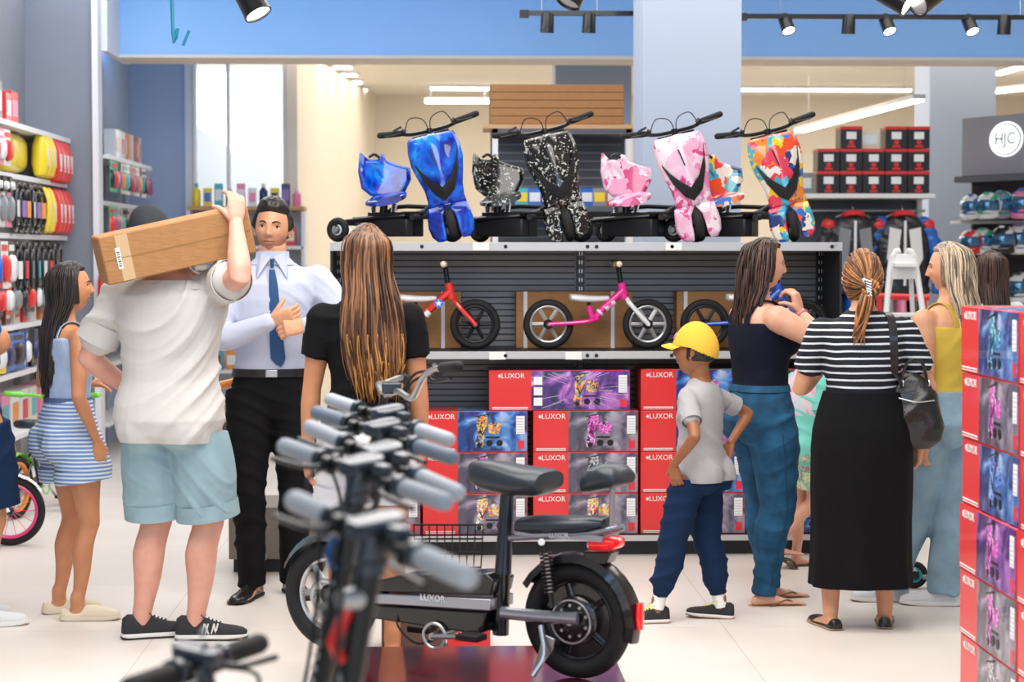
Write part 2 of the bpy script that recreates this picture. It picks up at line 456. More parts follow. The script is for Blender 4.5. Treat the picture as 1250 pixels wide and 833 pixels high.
class Person:
    def __init__(s, label, root, H, face, sex='m', skin='skin_a', lean=(0, 0), pel=(0, 0), shrug=0, tilt=0, fat=1.0, head=(0, 0, 0), head_off=(0, 0, 0),
                 feet=None, hands=None, knees=None, fps=None, chest_face=None, hh=None, limbf=1.0, armf=1.0, group=None):
        """root: ground point; face deg (0 away from camera, 180 to it, 90 to the right). feet [(R pos, deg),(L pos, deg)] offsets from root;
        hands [(wrist offset, finger dir, palm normal, curls, elbow pole)] R, L"""
        s.root = V(root); s.H = H; s.sex = sex; s.fat = fat; s.limbf = limbf; s.armf = armf
        s.o = thing('person', label, 'person', s.root, 0, group); s.skin = MATS[skin]
        cf = face if chest_face is None else chest_face
        s.F = dirv(face); s.R = s.F.cross(V((0, 0, 1)))
        s.CF = dirv(cf); s.CRt = s.CF.cross(V((0, 0, 1)))
        s.pel = V((pel[0], pel[1], .53*H))
        s.up = V((lean[0], lean[1], 1)).normalized()
        sh = .100 if sex == 'f' else (.113 if sex == 'm' else .088)
        shz = {'m': .798, 'f': .789, 'c': .764}[sex]
        s.shz = shz
        tl = math.sin(rad(tilt))
        s.sh = []
        for k, sg in enumerate((1, -1)):
            up = shrug[k] if isinstance(shrug, (tuple, list)) else shrug
            s.sh.append(s.sp(shz)+s.CRt*(sg*sh*H*(.5+.5*fat))+s.up*(up*H+tl*sg*sh*H))
        hw = .052*H*(.5+.5*fat)
        s.hip = [s.pel+s.R*hw-V((0, 0, .03*H)), s.pel-s.R*hw-V((0, 0, .03*H))]
        feet = feet or [(s.R*.06*H, face+8), (-s.R*.06*H, face-8)]
        s.foot = []
        s.knee = []; s.ank = []
        for k in (0, 1):
            p, a = V(feet[k][0]), feet[k][1]; pt = feet[k][2] if len(feet[k]) > 2 else 0
            if len(p) < 3: p = V((p[0], p[1], 0))
            an = p+V((0, 0, .045*H)); pole = dirv(a) if not knees else V(knees[k])
            kn, an = ik(s.hip[k], an, .233*H, .228*H, pole+s.F*.5)
            s.knee.append(kn); s.ank.append(an); s.foot.append((p, a, pt))
        s.elb = []; s.wr = []; s.hd = []
        for k in (0, 1):
            sg = 1 if k == 0 else -1
            if hands and hands[k]:
                w, d, pn, cu, po = hands[k][:5]
            else:
                w = s.sh[k]+s.CRt*sg*.035*H+s.CF*.02*H-V((0, 0, .30*H)); d = (0, 0, -1); pn = -s.CRt*sg; cu = (15, 18, 20, 22, 25); po = -s.CF+s.CRt*sg*.3
            w = V(w); e, w = ik(s.sh[k], w, .168*H, .150*H, V(po))
            s.elb.append(e); s.wr.append(w); s.hd.append((V(d), V(pn), cu))
        s.HH = hh or ({'m': .132, 'f': .135, 'c': .165}[sex]*H)
        yaw, pitch, roll = head
        s.HC = s.sp(1.0)-s.up*(s.HH/2)+V(head_off)
        hf = dirv(face+yaw); hr = hf.cross(V((0, 0, 1)))
        B = M(((hr.x, hf.x, 0), (hr.y, hf.y, 0), (hr.z, hf.z, 1)))
        s.HR = B @ M.Rotation(rad(pitch), 3, 'X') @ M.Rotation(rad(roll), 3, 'Y')
        s.HT = M.Translation(s.HC) @ s.HR.to_4x4()
    def sp(s, h):
        if h < .53: return s.pel+V((0, 0, (h-.53)*s.H))
        return s.pel+s.up*((h-.53)*s.H)
    def torso_rings(s, z0=0, z1=1, grow=0, tab=None, fx=1.0, n=28, gz=None, pw=2.3):
        out = []
        tab = tab or TORSO[s.sex]
        hs = [r[0] for r in tab if z0 <= r[0] <= z1]
        if z0 > tab[0][0]: hs = [z0]+[h for h in hs if h-z0 > .004]
        if z1 < tab[-1][0]: hs = [h for h in hs if z1-h > .004]+[z1]
        for h in hs:
            w = lut([(r[0], r[1]) for r in tab], h); d = lut([(r[0], r[2]) for r in tab], h); f = lut([(r[0], r[3]) for r in tab], h)
            g = grow(h) if callable(grow) else grow
            k = min(max((h-.53)/.2, 0), 1); ax = s.R.lerp(s.CRt, k).normalized(); ay = s.F.lerp(s.CF, k).normalized()
            fm = 1+(s.fat-1)*(1 if h < .8 else max(0, (.86-h)/.06))
            out.append(ring(s.sp(h)+ay*(f*s.H), ax, ay, (w*s.H*fm+g)*fx, d*s.H*fm*(1 if h > .7 else .5+.5*fm)+g, n, pw))
        return out
    def bridge(s, mb, k, g):
        H = s.H; r0 = lut(ARM[s.sex], 0)*H*s.armf
        mb.tube([s.sp(s.shz-.012), s.sh[k].lerp(s.sp(s.shz-.012), .35), s.sh[k]], [.036*H+g, .034*H+g, r0+g], 14, round_ends=True)
        mb.tube([s.sp(s.shz+.062), s.sp(s.shz+.034).lerp(s.sh[k], .45), s.sh[k]], [.024*H+g*.5, .019*H+g, .022*H+g], 12, round_ends=True)
    def bvh(s):
        from mathutils.bvhtree import BVHTree
        me = s.b.data
        if not hasattr(s, '_bvh'): s._bvh = BVHTree.FromPolygons([v.co.copy() for v in me.vertices], [tuple(p.vertices) for p in me.polygons])
        return s._bvh
    def strap(s, lat0, lat1, a0, a1, w, m, parent=None, name='strap', z=.775, off=.003, thick=.004, lat2=None):
        "flat strap over the shoulder: lateral offsets (of H) front and back, angles 0 = straight ahead, 90 = up, 180 = back"
        c0 = s.sp(z); b = s.bvh(); pts = []
        for i in range(15):
            t = i/14; a = rad(a0+(a1-a0)*t); lt = lat0+(lat1-lat0)*t if lat2 is None else (lat0*(1-t)**2+2*lat2*t*(1-t)+lat1*t*t)
            d = s.CF*math.cos(a)+s.up*math.sin(a); c = c0+s.CRt*(lt*s.H)
            h, n, i_, dist = b.ray_cast(c, d, .4)
            pts.append((h if h is not None else c+d*.08)+d*off)
        mb = MB(); rings = []
        for i, p in enumerate(pts):
            tt = (pts[min(i+1, 14)]-pts[max(i-1, 0)]).normalized(); a = rad(a0+(a1-a0)*i/14); n = s.CF*math.cos(a)+s.up*math.sin(a)
            x = tt.cross(n).normalized(); rings.append([p-x*w/2, p+x*w/2, p+x*w/2+n*thick, p-x*w/2+n*thick])
        return mb.loft(rings).build(name, m, parent or s.o, angle=50)
    def add_bust(s, mb, k=1.0, g=0):
        for sg in (-1, 1):
            mb.ell(s.sp(.735)+s.CF*(.048*s.H)+s.CRt*(sg*.042*s.H), (.042*s.H*k+g, .040*s.H*k+g, .040*s.H*k+g), 12)
    def add_glute(s, mb, g=0, k=.94):
        for sg in (-1, 1):
            mb.ell(s.sp(.495)-s.F*(.040*s.H)+s.R*(sg*.045*s.H), (.052*s.H*k+g, .048*s.H*k+g, .056*s.H*k+g), 12)
    def leg_tube(s, mb, k, t0=0, t1=2, g=0, tab=None, mul=1.0, n=18):
        tab = tab or LEG[s.sex]; pa = limb_path(s.hip[k]+V((0, 0, .02*s.H)), s.knee[k], s.ank[k], t0, t1)
        rr = [(lut(tab, t)*s.H*mul*(s.limbf if tab is LEG[s.sex] else 1))+(g(t) if callable(g) else g) for t, p in pa]
        pts = []
        bk = -(dirv(s.foot[k][1])+s.F).normalized()
        if tab is not LEG[s.sex]: rr = [max(r_, lut(LEG[s.sex], t)*s.H*s.limbf+.008) if t < 1.7 else r_ for r_, (t, p) in zip(rr, pa)]
        if t1 > 1.85 and tab is not LEG[s.sex]: pa = pa+[(2.1, s.ank[k]-V((0, 0, .016*s.H)))]; rr = rr+[rr[-1]]
        for t, p in pa:
            q = p+bk*(.010*s.H*math.exp(-((t-1.3)/.22)**2)) - bk*(.006*s.H*math.exp(-((t-.35)/.3)**2))
            pts.append(q)
        mb.tube(pts, rr, n)
    def arm_tube(s, mb, k, t0=0, t1=2, g=0, tab=None, mul=1.0, n=16, re=True):
        tab = tab or ARM[s.sex]; pa = limb_path(s.sh[k], s.elb[k], s.wr[k], t0, t1)
        rr = [(lut(tab, t)*s.H*mul*(s.armf if tab is ARM[s.sex] else 1))+(g(t) if callable(g) else g) for t, p in pa]
        mb.tube([p for t, p in pa], rr, n, round_ends=(t0 == 0 and re))
    def body(s, bust=0, glute=True, beard=None, lips=(1.0, .62, .62), lowres=False, ears=True, jaw=.30, nose=1.0, toes=False, vox=.0075, narrow=1.0):
        mb = MB(); H = s.H
        mb.loft(s.torso_rings())
        for k in (0, 1):
            s.leg_tube(mb, k); s.arm_tube(mb, k)
            # trapezius / deltoid bridge
            s.bridge(mb, k, 0)
            p, a, pt = s.foot[k]
            foot_mb(mb, p, a, .148*H, s.ank[k], H, toes, pt)
        # neck to head
        mb.tube([s.sp(s.shz), s.sp(s.shz+.03), s.HC-V(s.HR @ V((0, s.HH*.12, s.HH*.18)))], [.045*H, (.035 if s.sex == 'm' else .029)*H*(1.05 if s.sex == 'c' else 1), (.034 if s.sex == 'm' else .028)*H*(1.1 if s.sex == 'c' else 1)], 18)
        if bust: s.add_bust(mb, bust)
        if glute: s.add_glute(mb)
        me = voxel(mb, vox, 5)
        parts = [me]
        for k in (0, 1):
            d, pn, cu = s.hd[k]; hb = MB(); T = hand_T(s.wr[k]-(s.wr[k]-s.elb[k]).normalized()*.004, d, pn)
            fingers(hb, T, .108*H if s.sex != 'c' else .105*H, cu, k == 1)
            parts.append(voxel(hb, .0032, 2))
        nb = sum(len(p.vertices) for p in parts)
        dirs, fs = SDC if lowres else SD
        pts, sc = head_field(dirs, s.HH, jaw, nose)
        hm = bpy.data.meshes.new('h'); hm.from_pydata([tuple(p) for p in pts], [], fs)
        R = np.array(s.HR); co_set(hm, (pts*np.array([narrow, 1, 1])) @ R.T+np.array(s.HC)); parts.append(hm)
        if ears:
            eb = MB()
            for sg in (-1, 1):
                e = V((sg*s.HH*.315, -s.HH*.02, -s.HH*.02)); q = s.HH/.235
                rot = (s.HR @ M.Rotation(rad(sg*18), 3, 'Z'))
                eb.torus(s.HC+s.HR @ e, s.HR @ V((sg, .35, 0)), .016*q, .0045*q, 18, 8, flat=1.2)
                eb.ell(s.HC+s.HR @ (e+V((sg*.001, 0, .004*q))), (.006*q, .015*q, .024*q), 10, rot=rot)
                eb.ell(s.HC+s.HR @ (e+V((0, .002, -.024*q))), (.005*q, .008*q, .009*q), 8, rot=rot)
            parts.append(eb.mesh('e'))
        bme = join_meshes(parts, 'person_body')
        n = len(bme.vertices); col = np.ones((n, 4), np.float32)
        hp = pts/sc; fr = dirs[:, 1] > .1
        L = np.exp(-(hp[:, 0]/.021)**4-((hp[:, 2]+.055)/.0085)**4)*fr
        tc = np.ones((len(pts), 3))
        for i in range(3): tc[:, i] = tc[:, i]*(1-L)+L*lips[i]
        if beard:
            B = sstep(-.020, -.05, hp[:, 2])*sstep(-.122, -.095, hp[:, 2])*np.clip(dirs[:, 1]*2+1.0, 0, 1)*(1-L)
            B *= 1-.85*np.exp(-((np.abs(hp[:, 0])-.034)/.014)**2-((hp[:, 2]+.038)/.014)**2)
            for i in range(3): tc[:, i] = tc[:, i]*(1-B)+B*beard[i]
        col[nb:nb+len(pts), :3] = tc
        cr = np.exp(-(hp[:, 0]/.020)**4-((hp[:, 2]+.0555)/.0016)**2)*fr*.55+.25*sum(np.exp(-((hp[:, 0]-sx*.009)/.0035)**2-((hp[:, 2]+.034)/.0025)**2) for sx in (-1, 1))*fr
        col[nb:nb+len(pts), :3] *= (1-cr)[:, None]
        at = bme.color_attributes.new('tint', 'FLOAT_COLOR', 'POINT'); at.data.foreach_set('color', col.ravel())
        s.b = link_mesh('body', bme, s.skin, s.o, angle=180)
        return s
    def hl(s, p): return s.HC+s.HR @ V(p)
    def face_parts(s, brow='brow_dark', iris='iris_brown', lid=True, q=None):
        q = q or s.HH/.235
        m = head_probe(s)
        for sg in (-1, 1):
            yy = m(sg*.031*q, .006*q)
            e = MB().ell(s.hl((sg*.031*q, yy-.0055*q, .005*q)), (.0145*q, .0085*q, .0066*q), 12, rot=s.HR).build('eye', MATS['eye_white'], s.o)
            MB().ell(s.hl((sg*.031*q, yy+.0005*q, .0053*q)), (.0062*q, .0035*q, .0062*q), 10, rot=s.HR).build('iris', MATS[iris], e)
            if lid:
                MB().tube(spline([s.hl(((sg*.031+x)*q, yy+(.004-abs(x)*.35)*q, (.0105-x*x*26)*q)) for x in (-.014, -.007, 0, .007, .014)], 3), .0018*q, 6).build('eyelash', MATS[brow], e)
            pts = []
            if sg == 1:
                ml = [s.hl((x*q, m(x*q, -.0555*q)+.0012*q, (-.0555+.0012*math.cos(x*150))*q)) for x in (-.024, -.014, 0, .014, .024)]
                MB().tube(spline(ml, 4), .0013*q, 6).build('mouth_line', mat('mouth_dark', (.10, .02, .02), .5), s.o)
                ml = [s.hl((x*q, m(x*q, -.063*q)-.0005*q+.001*math.cos(x*90)*q, (-.0635+x*x*8)*q)) for x in (-.018, -.009, 0, .009, .018)]
                MB().tube(spline(ml, 4), .0042*q, 8, flat=.8, round_ends=True).build('lower_lip', mat('lip_rose', (.55, .20, .16), .4), s.o)
            for x, z in ((.013, .022), (.022, .0265), (.034, .028), (.046, .023)):
                pts.append(s.hl((sg*x*q, m(sg*x*q, z*q)+.001*q, z*q)))
            MB().tube(spline(pts, 4), [.0030*q, .0034*q, .0036*q, .0036*q, .0034*q, .0034*q, .003*q, .0028*q, .0026*q, .0022*q, .002*q, .0016*q, .001*q][:len(spline(pts, 4))], 8, flat=.8).build('eyebrow', MATS[brow], s.o)
    def hair_cap(s, m, maskf, thick=.012, sink=.006, puff=None, name='hair', seed=1, rough=.0015):
        dirs, fs = SD; pts, sc = head_field(dirs, s.HH, .30, 0)
        nn = dirs.copy()
        k = maskf(dirs)
        n3 = np.sin(dirs[:, 0]*23+seed)*np.sin(dirs[:, 1]*19+seed*2)*np.sin(dirs[:, 2]*15)*rough*2
        off = -sink+(thick+sink+n3)*k
        if puff is not None: off = off+puff(dirs)*k
        pts = pts+nn*(off*sc)[:, None]
        me = bpy.data.meshes.new('hair'); 
        keep = k > .02
        fk = [f for f in fs if any(keep[i] for i in f)]
        me.from_pydata([tuple(p) for p in pts @ np.array(s.HR).T+np.array(s.HC)], [], fk)
        bm = bmesh.new(); bm.from_mesh(me); bmesh.ops.delete(bm, geom=[v for v in bm.verts if not v.link_faces], context='VERTS'); bm.to_mesh(me); bm.free()
        return link_mesh(name, me, m, s.o, angle=180)
def head_probe(s):
    q = s.HH/.235
    dirs, fs = SD; pts, sc = head_field(dirs, s.HH)
    fr = pts[dirs[:, 1] > .1]
    def m(x, z):
        d = (fr[:, 0]-x)**2+(fr[:, 2]-z)**2; return float(fr[np.argmin(d), 1])
    return m
def foot_mb(mb, p, a, L, ank, H, toes=False, pitch=0):
    X = dirv(a); Y = X.cross(V((0, 0, 1))); Z = V((0, 0, 1))
    rings = []
    for x, w, h, z in ((-.24, .05, .05, .06), (-.2, .11, .10, .085), (-.08, .13, .15, .12), (.06, .13, .16, .135), (.2, .14, .115, .10), (.38, .165, .075, .068), (.55, .175, .05, .05), (.64, .165, .038, .04)):
        rings.append(ring(V(p)+X*(x*L)+Z*(z*L), Y, Z, w*L, h*L*.85, 18, 2.4))
    mb.loft(rings)
    q = V(p)+Z*.03
    mb.tube([V(ank)+Z*.03, V(ank), V(p)+Z*(.12*L)], [.021*H, .021*H, .12*L], 14, round_ends=True)
    for k in range(5):
        y = (.14-.07*k)*(1 if True else -1)
        mb.ell(V(p)+X*((.70-.035*k if k else .70)*L)+Y*(y*L)+Z*(.04*L), (.045*L,)*3 if k else (.055*L, .055*L, .05*L), 8)
def foot_T(p, a, pitch=0, z=0):
    X = dirv(a); Zu = V((0, 0, 1))
    T = M.Translation(V(p)+V((0, 0, z))) @ M(((X.x, X.cross(Zu).x, 0, 0), (X.y, X.cross(Zu).y, 0, 0), (0, 0, 1, 0), (0, 0, 0, 1)))
    return T @ M.Rotation(rad(pitch), 4, 'Y')
def shoe(s, k, m_up, m_sole, m_lace=None, style='sneaker', hgt=1.0, name='shoe', midsole=None):
    p, a, pt = s.foot[k]; L = .158*s.H; T = foot_T(p, a, pt)
    def sec(x, w, h, z0, n=20, flat=2.2):
        out = []
        for j in range(n):
            t = 2*PI*j/n; c_, s_ = math.cos(t), math.sin(t)
            y = w*(abs(c_)**(2/2.6))*(1 if c_ > 0 else -1)
            z = z0+(h*(abs(s_)**(2/flat)) if s_ > 0 else -.004*abs(s_))
            out.append(V((x, y, z)))
        return out
    if style == 'sneaker': prof = ((-.285, .06, .13), (-.27, .10, .24), (-.2, .125, .29), (-.08, .13, .28), (.03, .13, .29), (.12, .135, .26), (.25, .15, .20), (.42, .168, .15), (.58, .165, .125), (.68, .14, .10), (.745, .085, .06))
    elif style == 'dress': prof = ((-.28, .06, .10), (-.26, .10, .2), (-.18, .12, .25), (-.05, .12, .26), (.08, .125, .25), (.2, .13, .19), (.4, .15, .13), (.6, .145, .11), (.72, .11, .09), (.78, .06, .05))
    elif style == 'flat': prof = ((-.28, .06, .10), (-.26, .10, .17), (-.18, .12, .17), (-.05, .12, .12), (.08, .125, .09), (.2, .135, .085), (.4, .155, .13), (.55, .15, .12), (.66, .12, .09), (.73, .06, .05))
    else: prof = ((-.30, .06, .09), (-.27, .12, .15), (-.18, .14, .14), (-.05, .145, .10), (.05, .15, .11), (.15, .16, .20), (.30, .175, .20), (.5, .18, .16), (.66, .15, .12), (.74, .09, .07))
    sh = {'sneaker': .085, 'dress': .05, 'flat': .03, 'clog': .075}[style]*L
    up = MB().loft([sec(x*L, w*L, h*L*hgt, sh*.8) for x, w, h in prof], T=T).build(name, m_up, s.o, angle=60)
    g = .012*L
    sp = [(x+(-.01 if x < 0 else .012), w+.012) for x, w, h in prof]
    def so(z0, z1, gg): 
        rings = []
        for x, w in sp:
            ww = w*L+gg
            toe = max(0, x-.5)*.12*L; heel = max(0, -.2-x)*.15*L
            rings.append([V((x*L, y, z)) for y, z in ((-ww, z0+toe+heel), (ww, z0+toe+heel), (ww+.002, (z0+z1)/2+toe/2), (ww-.001, z1), (-ww+.001, z1), (-ww-.002, (z0+z1)/2+toe/2))])
        return rings
    sb = MB()
    if midsole:
        MB().loft(so(sh*.30, sh, 0), T=T).build('midsole', midsole, up, angle=50)
        sb.loft(so(0.002, sh*.32, .002), T=T)
    else: sb.loft(so(.002, sh, 0), T=T)
    sb.build('sole', m_sole, up, angle=50)
    if m_lace:
        lb = MB()
        for i in range(5):
            x = (.12+.055*i)*L; h = lut([(u, v) for u, w, v in prof], .12+.055*i)*L*hgt+sh*.8
            lb.tube([(x, -.05*L, h-.008), (x+.006, 0, h+.003), (x, .05*L, h-.008)], .0035, 6, T=T)
        x = .1*L; h = lut([(u, v) for u, w, v in prof], .1)*L*hgt+sh*.8
        for sg in (-1, 1):
            lb.tube(spline([(x, 0, h+.003), (x-.004, sg*.03, h+.014), (x+.012, sg*.045, h-.002), (x+.004, sg*.01, h+.004)], 4), .002, 5, T=T)
        lb.build('laces', m_lace, up)
    return up
def flipflop(s, k, m_sole, m_strap, wide=False):
    p, a, pt = s.foot[k]; L = .152*s.H; T = foot_T(p, a, pt, z=-.012)
    prof = ((-.28, .06), (-.25, .12), (-.1, .135), (.1, .13), (.3, .16), (.5, .19), (.65, .18), (.76, .12), (.79, .05))
    rings = [[V((x*L, y, z)) for y, z in ((-w*L, 0), (w*L, 0), (w*L, .014), (-w*L, .014))] for x, w in prof]
    o = MB().loft(rings, T=T).build('flip_flop', m_sole, s.o, bevel=.002)
    sb = MB()
    for sg in (-1, 1):
        sb.tube(spline([(.58*L, .09*L, .018), (.52*L, .09*L+sg*.02*L, .115*L), (.38*L, sg*.11*L+.02*L, .16*L), (.15*L, sg*.145*L, .07*L), (.08*L, sg*.15*L, .012)], 5), .010 if wide else .006, 8, flat=.5, T=T)
    sb.build('strap', m_strap, o); return o
def hem_tube(s, kind, k, t0, t1, rr, m=3):
    "open cuff (double wall) at the end of a sleeve or leg"
    if kind == 'arm': a, b, c = s.sh[k], s.elb[k], s.wr[k]
    else: a, b, c = s.hip[k]+V((0, 0, .02*s.H)), s.knee[k], s.ank[k]
    pt = lambda t: a.lerp(b, t) if t <= 1 else b.lerp(c, t-1)
    ts = [t0+(t1-t0)*i/4 for i in range(5)]; d = (pt(t1)-pt(t0)).normalized(); u, v = frame_of(d)
    rings = [ring(pt(t), u, v, rr(t), rr(t), 30, 2) for t in ts]+[ring(pt(t), u, v, rr(t)-.004, rr(t)-.004, 30, 2) for t in reversed(ts)]
    mb = MB().loft(rings, cap=False)
    return mb.mesh('hem')
def garment(s, mb, name, m, vox=.008, smooth=5, amp=.004, freq=38, fd=(0, 0, 1), seed=1.0, warp=1.6, parent=None, cuts=(), extra=()):
    me = voxel(mb, vox, smooth)
    if amp: folds(me, amp, freq, fd, seed, warp)
    if cuts:
        bm = bmesh.new(); bm.from_mesh(me)
        for co, no in cuts:
            r = bmesh.ops.bisect_plane(bm, geom=bm.verts[:]+bm.edges[:]+bm.faces[:], plane_co=co, plane_no=no, clear_outer=True)
            ed = [e for e in r['geom_cut'] if isinstance(e, bmesh.types.BMEdge)]
            bmesh.ops.holes_fill(bm, edges=ed, sides=0)
        bm.to_mesh(me); bm.free()
    if extra: me = join_meshes([me]+list(extra), name)
    return link_mesh(name, me, m, parent or s.o, angle=60 if cuts else 180)
def curtain(s, m, levels, phi0, phi1, n=120, r=.004, seed=1, base=True, name='hair', jit=.006, ends=.06, part=0.0, wave=.004, inner=.018, top=None, base_mat=None, taper=.35, m_k=14):
    """long hair: levels [(z rel. head centre, rx, ry, cx, cy)] in head-yaw frame; strands at angles phi (0 = back, +90 = right side)"""
    rnd = random.Random(seed); q = s.HH/.235
    Rz = s.HR
    def pt(phi, lv, dr=0):
        z, rx, ry, cx, cy = lv
        return V((cx+math.sin(rad(phi))*(rx+dr), cy-math.cos(rad(phi))*(ry+dr), z))
    def w(p, hang):  # head rotation only for the upper points
        a = s.HC+s.HR @ p
        hf = s.HR @ V((0, 1, 0)); hf.z = 0; hf.normalize(); hr = hf.cross(V((0, 0, 1)))
        b = s.HC+hr*p.x+hf*p.y+V((0, 0, p.z))
        return a.lerp(b, hang)
    if levels[0][0] > .0 and top is None: levels = [(.113, .022, .030, 0, 0), (.106, .044, .056, 0, 0), (.092, .062, .078, 0, -.001)]+[l for l in levels if l[0] < .075]
    levels = [(l[0], l[1], l[2], l[3], l[4]) for l in levels]
    zs = [l[0] for l in levels]
    def interp(z):
        for a, b in zip(levels, levels[1:]):
            if z >= b[0]:
                t = (a[0]-z)/(a[0]-b[0]); t = max(0, min(1, t)); return tuple(x+(y-x)*t for x, y in zip(a, b))
        return levels[-1]
    def hang(z): return min(1, max(0, -z/.12))
    if base:
        rings = []
        for lv in levels:
            outer = []; inn = []
            K = 30
            for i in range(K+1):
                phi = phi0+(phi1-phi0)*i/K
                outer.append(w(pt(phi, lv, 0), hang(lv[0]))); inn.append(w(pt(phi, lv, -inner*max(.3, 1-0*i)), hang(lv[0])))
            rings.append(outer+inn[::-1])
        bo = MB().loft(rings).build(name, base_mat or m, s.o, angle=180)
    else: bo = None
    mb = MB()
    for i in range(n):
        phi = phi0+(phi1-phi0)*(i+rnd.random())/n
        dph = rnd.uniform(-4, 4); zl = zs[-1]+rnd.random()**2*ends-rnd.random()*ends*.3; zt = zs[0] if base else zs[0]-rnd.random()**1.5*(zs[0]-zs[-1])*.6
        pts = []; rr = []
        ph = rnd.random()*6.28; dr0 = rnd.uniform(-jit*.6, jit)
        for j in range(m_k):
            t = j/(m_k-1); z = zt+(zl-zt)*t
            lv = interp(z); dr = dr0+wave*math.sin(ph+t*9+phi*.05)
            p = pt(phi+dph*t+1.2*math.sin(ph+t*7), (z,)+tuple(lv[1:]), dr)
            pts.append(w(p, hang(z))); rr.append(r*q*(1-(1-taper)*max(0, (t-.75)/.25))*(.8 if j == 0 else 1))
        mb.tube(spline(pts, 2), [rr[min(int(k/2), len(rr)-1)] for k in range(2*(len(rr)-1)+1)], 6, flat=.55)
    return mb.build(name if not base else 'hair_strands', m, bo or s.o, angle=180)
def top_strands(s, m, parent, n=110, part=0.0, seed=3, r=.0035, zlow=-.02, lift=.010, back=True, fr=.62, down=None):
    "strands combed from the parting down over the skull (head frame)"
    rnd = random.Random(seed); q = s.HH/.235; mb = MB()
    dirs, fs = SD; pts, sc = head_field(dirs, s.HH, .30, 0)
    def surf(d):
        d = np.array(d)/np.linalg.norm(d); i = np.argmax(dirs @ d); return V(pts[i])+V(d)*lift*q
    c = s.HH/2
    for i in range(n):
        sg = rnd.choice((-1, 1)); y0 = fr-rnd.random()*(fr+.75)
        st = V((part+sg*.02, y0, 1.0)).normalized()
        en = V((sg*(1.0 if y0 > -.3 else .9-.7*rnd.random()), min(y0*.35-.25, .05) if y0 > -.3 else -1, -.25)).normalized()
        ps = []
        for j in range(9):
            t = j/8; d = st.lerp(en, t*t*(3-2*t)*.5+t*.5); ps.append(s.HC+s.HR @ (surf(tuple(d))+d*rnd.uniform(0, .002)))
        # resample smooth
        mb.tube(spline(ps[::2], 3), r*q, 5, flat=.5)
    return mb.build('hair_strands', m, parent, angle=180)
# ---------------------------------------------------------------- shared materials
mat('steel', (.55, .56, .58), .3, .9); mat('chrome', (.8, .8, .82), .12, 1.0); mat('black_plastic', (.012, .012, .014), .38)
mat('black_metal', (.014, .015, .017), .32, .4, coat=.3); mat('rubber', (.011, .011, .012), .7, bump=.3, scale=120)
mat('white_plastic', (.85, .85, .86), .4); mat('grey_grip', (.34, .37, .42), .6, bump=.2, scale=200); mat('grey_grip_b', (.16, .20, .26), .55, bump=.2, scale=200)
mat('red_plastic', (.75, .015, .02), .3, coat=.4); mat('eye_white', (.8, .77, .74), .2); mat('iris_brown', (.03, .012, .006), .15); mat('brow_dark', (.010, .007, .006), .7)
mat('card', (.43, .21, .08), .75, var=.10, bump=.15, scale=25, stretch=(1, 1, 6)); mat('white_paper', (.9, .9, .88), .6); mat('lamp', (1, 1, 1), .5, emit=(1, .97, .9), estr=7)
mat('lamp_cool', (1, 1, 1), .5, emit=(1, 1, 1), estr=5)
mat('shelf_white', (.80, .80, .78), .45); mat('shelf_grey', (.62, .63, .64), .4, .3)
# floor: pale polished slabs
def floor_mat():
    m = bpy.data.materials.new('floor_slabs'); t, N, L, b = nt(m)
    tc = N.new('ShaderNodeTexCoord')
    br = N.new('ShaderNodeTexBrick'); br.offset = 0; br.inputs['Scale'].default_value = 1
    br.inputs['Brick Width'].default_value = 1.2; br.inputs['Row Height'].default_value = 1.2; br.inputs['Mortar Size'].default_value = .0025
    br.inputs['Color1'].default_value = (.83, .77, .71, 1); br.inputs['Color2'].default_value = (.81, .755, .70, 1); br.inputs['Mortar'].default_value = (.62, .57, .52, 1)
    L.new(tc.outputs['Object'], br.inputs['Vector'])
    n = N.new('ShaderNodeTexNoise'); n.inputs['Scale'].default_value = 1.3; n.inputs['Detail'].default_value = 5; L.new(tc.outputs['Object'], n.inputs['Vector'])
    r = N.new('ShaderNodeValToRGB'); r.color_ramp.elements[0].position = .35; r.color_ramp.elements[0].color = (.93, .91, .90, 1); r.color_ramp.elements[1].position = .65; r.color_ramp.elements[1].color = (1, 1, 1, 1)
    L.new(n.outputs['Fac'], r.inputs[0])
    mx = N.new('ShaderNodeMix'); mx.data_type = 'RGBA'; mx.blend_type = 'MULTIPLY'; mx.inputs[0].default_value = 1
    L.new(br.outputs['Color'], mx.inputs[6]); L.new(r.outputs[0], mx.inputs[7]); L.new(mx.outputs[2], b.inputs['Base Color'])
    b.inputs['Roughness'].default_value = .38; b.inputs['Specular IOR Level'].default_value = .4
    MATS['floor'] = m
floor_mat()
mat('wall_grey', (.24, .255, .285), .8, var=.03, scale=3); mat('wall_white', (.80, .79, .80), .75); mat('paint_bluelit', (.36, .62, .95), .7, var=.02, scale=2)  # the header's light paint has the blue light mixed into its colour
mat('wall_beige', (.84, .755, .635), .8, var=.02, scale=2); mat('ceil', (.80, .76, .68), .85); mat('col_bluelit', (.43, .50, .63), .7); mat('col_bluelit_side', (.45, .66, .90), .7)  # blue light put into the colour of the pale columns and aisle walls
mat('white_wall', (.86, .88, .93), .7)
def slab(name, x0, x1, y0, y1, z0, z1, m, label=None):
    o = MB().box(((x0+x1)/2, (y0+y1)/2, (z0+z1)/2), (x1-x0, y1-y0, z1-z0)).build(name, MATS[m], smooth=False)
    return struct(o, label)
slab('floor', -5, 9, -1, 27, -.1, 0, 'floor', 'pale cream polished floor slabs across the shop')
slab('ceiling', -5, 9, 2.0, 16.2, 3.9, 4.0, 'ceil')
slab('ceiling_rear', -5, 9, 16.2, 25, 3.48, 3.6, 'ceil')
slab('wall_left', -3.25, -3.1, 5.5, 15.0, 0, 3.9, 'wall_grey')
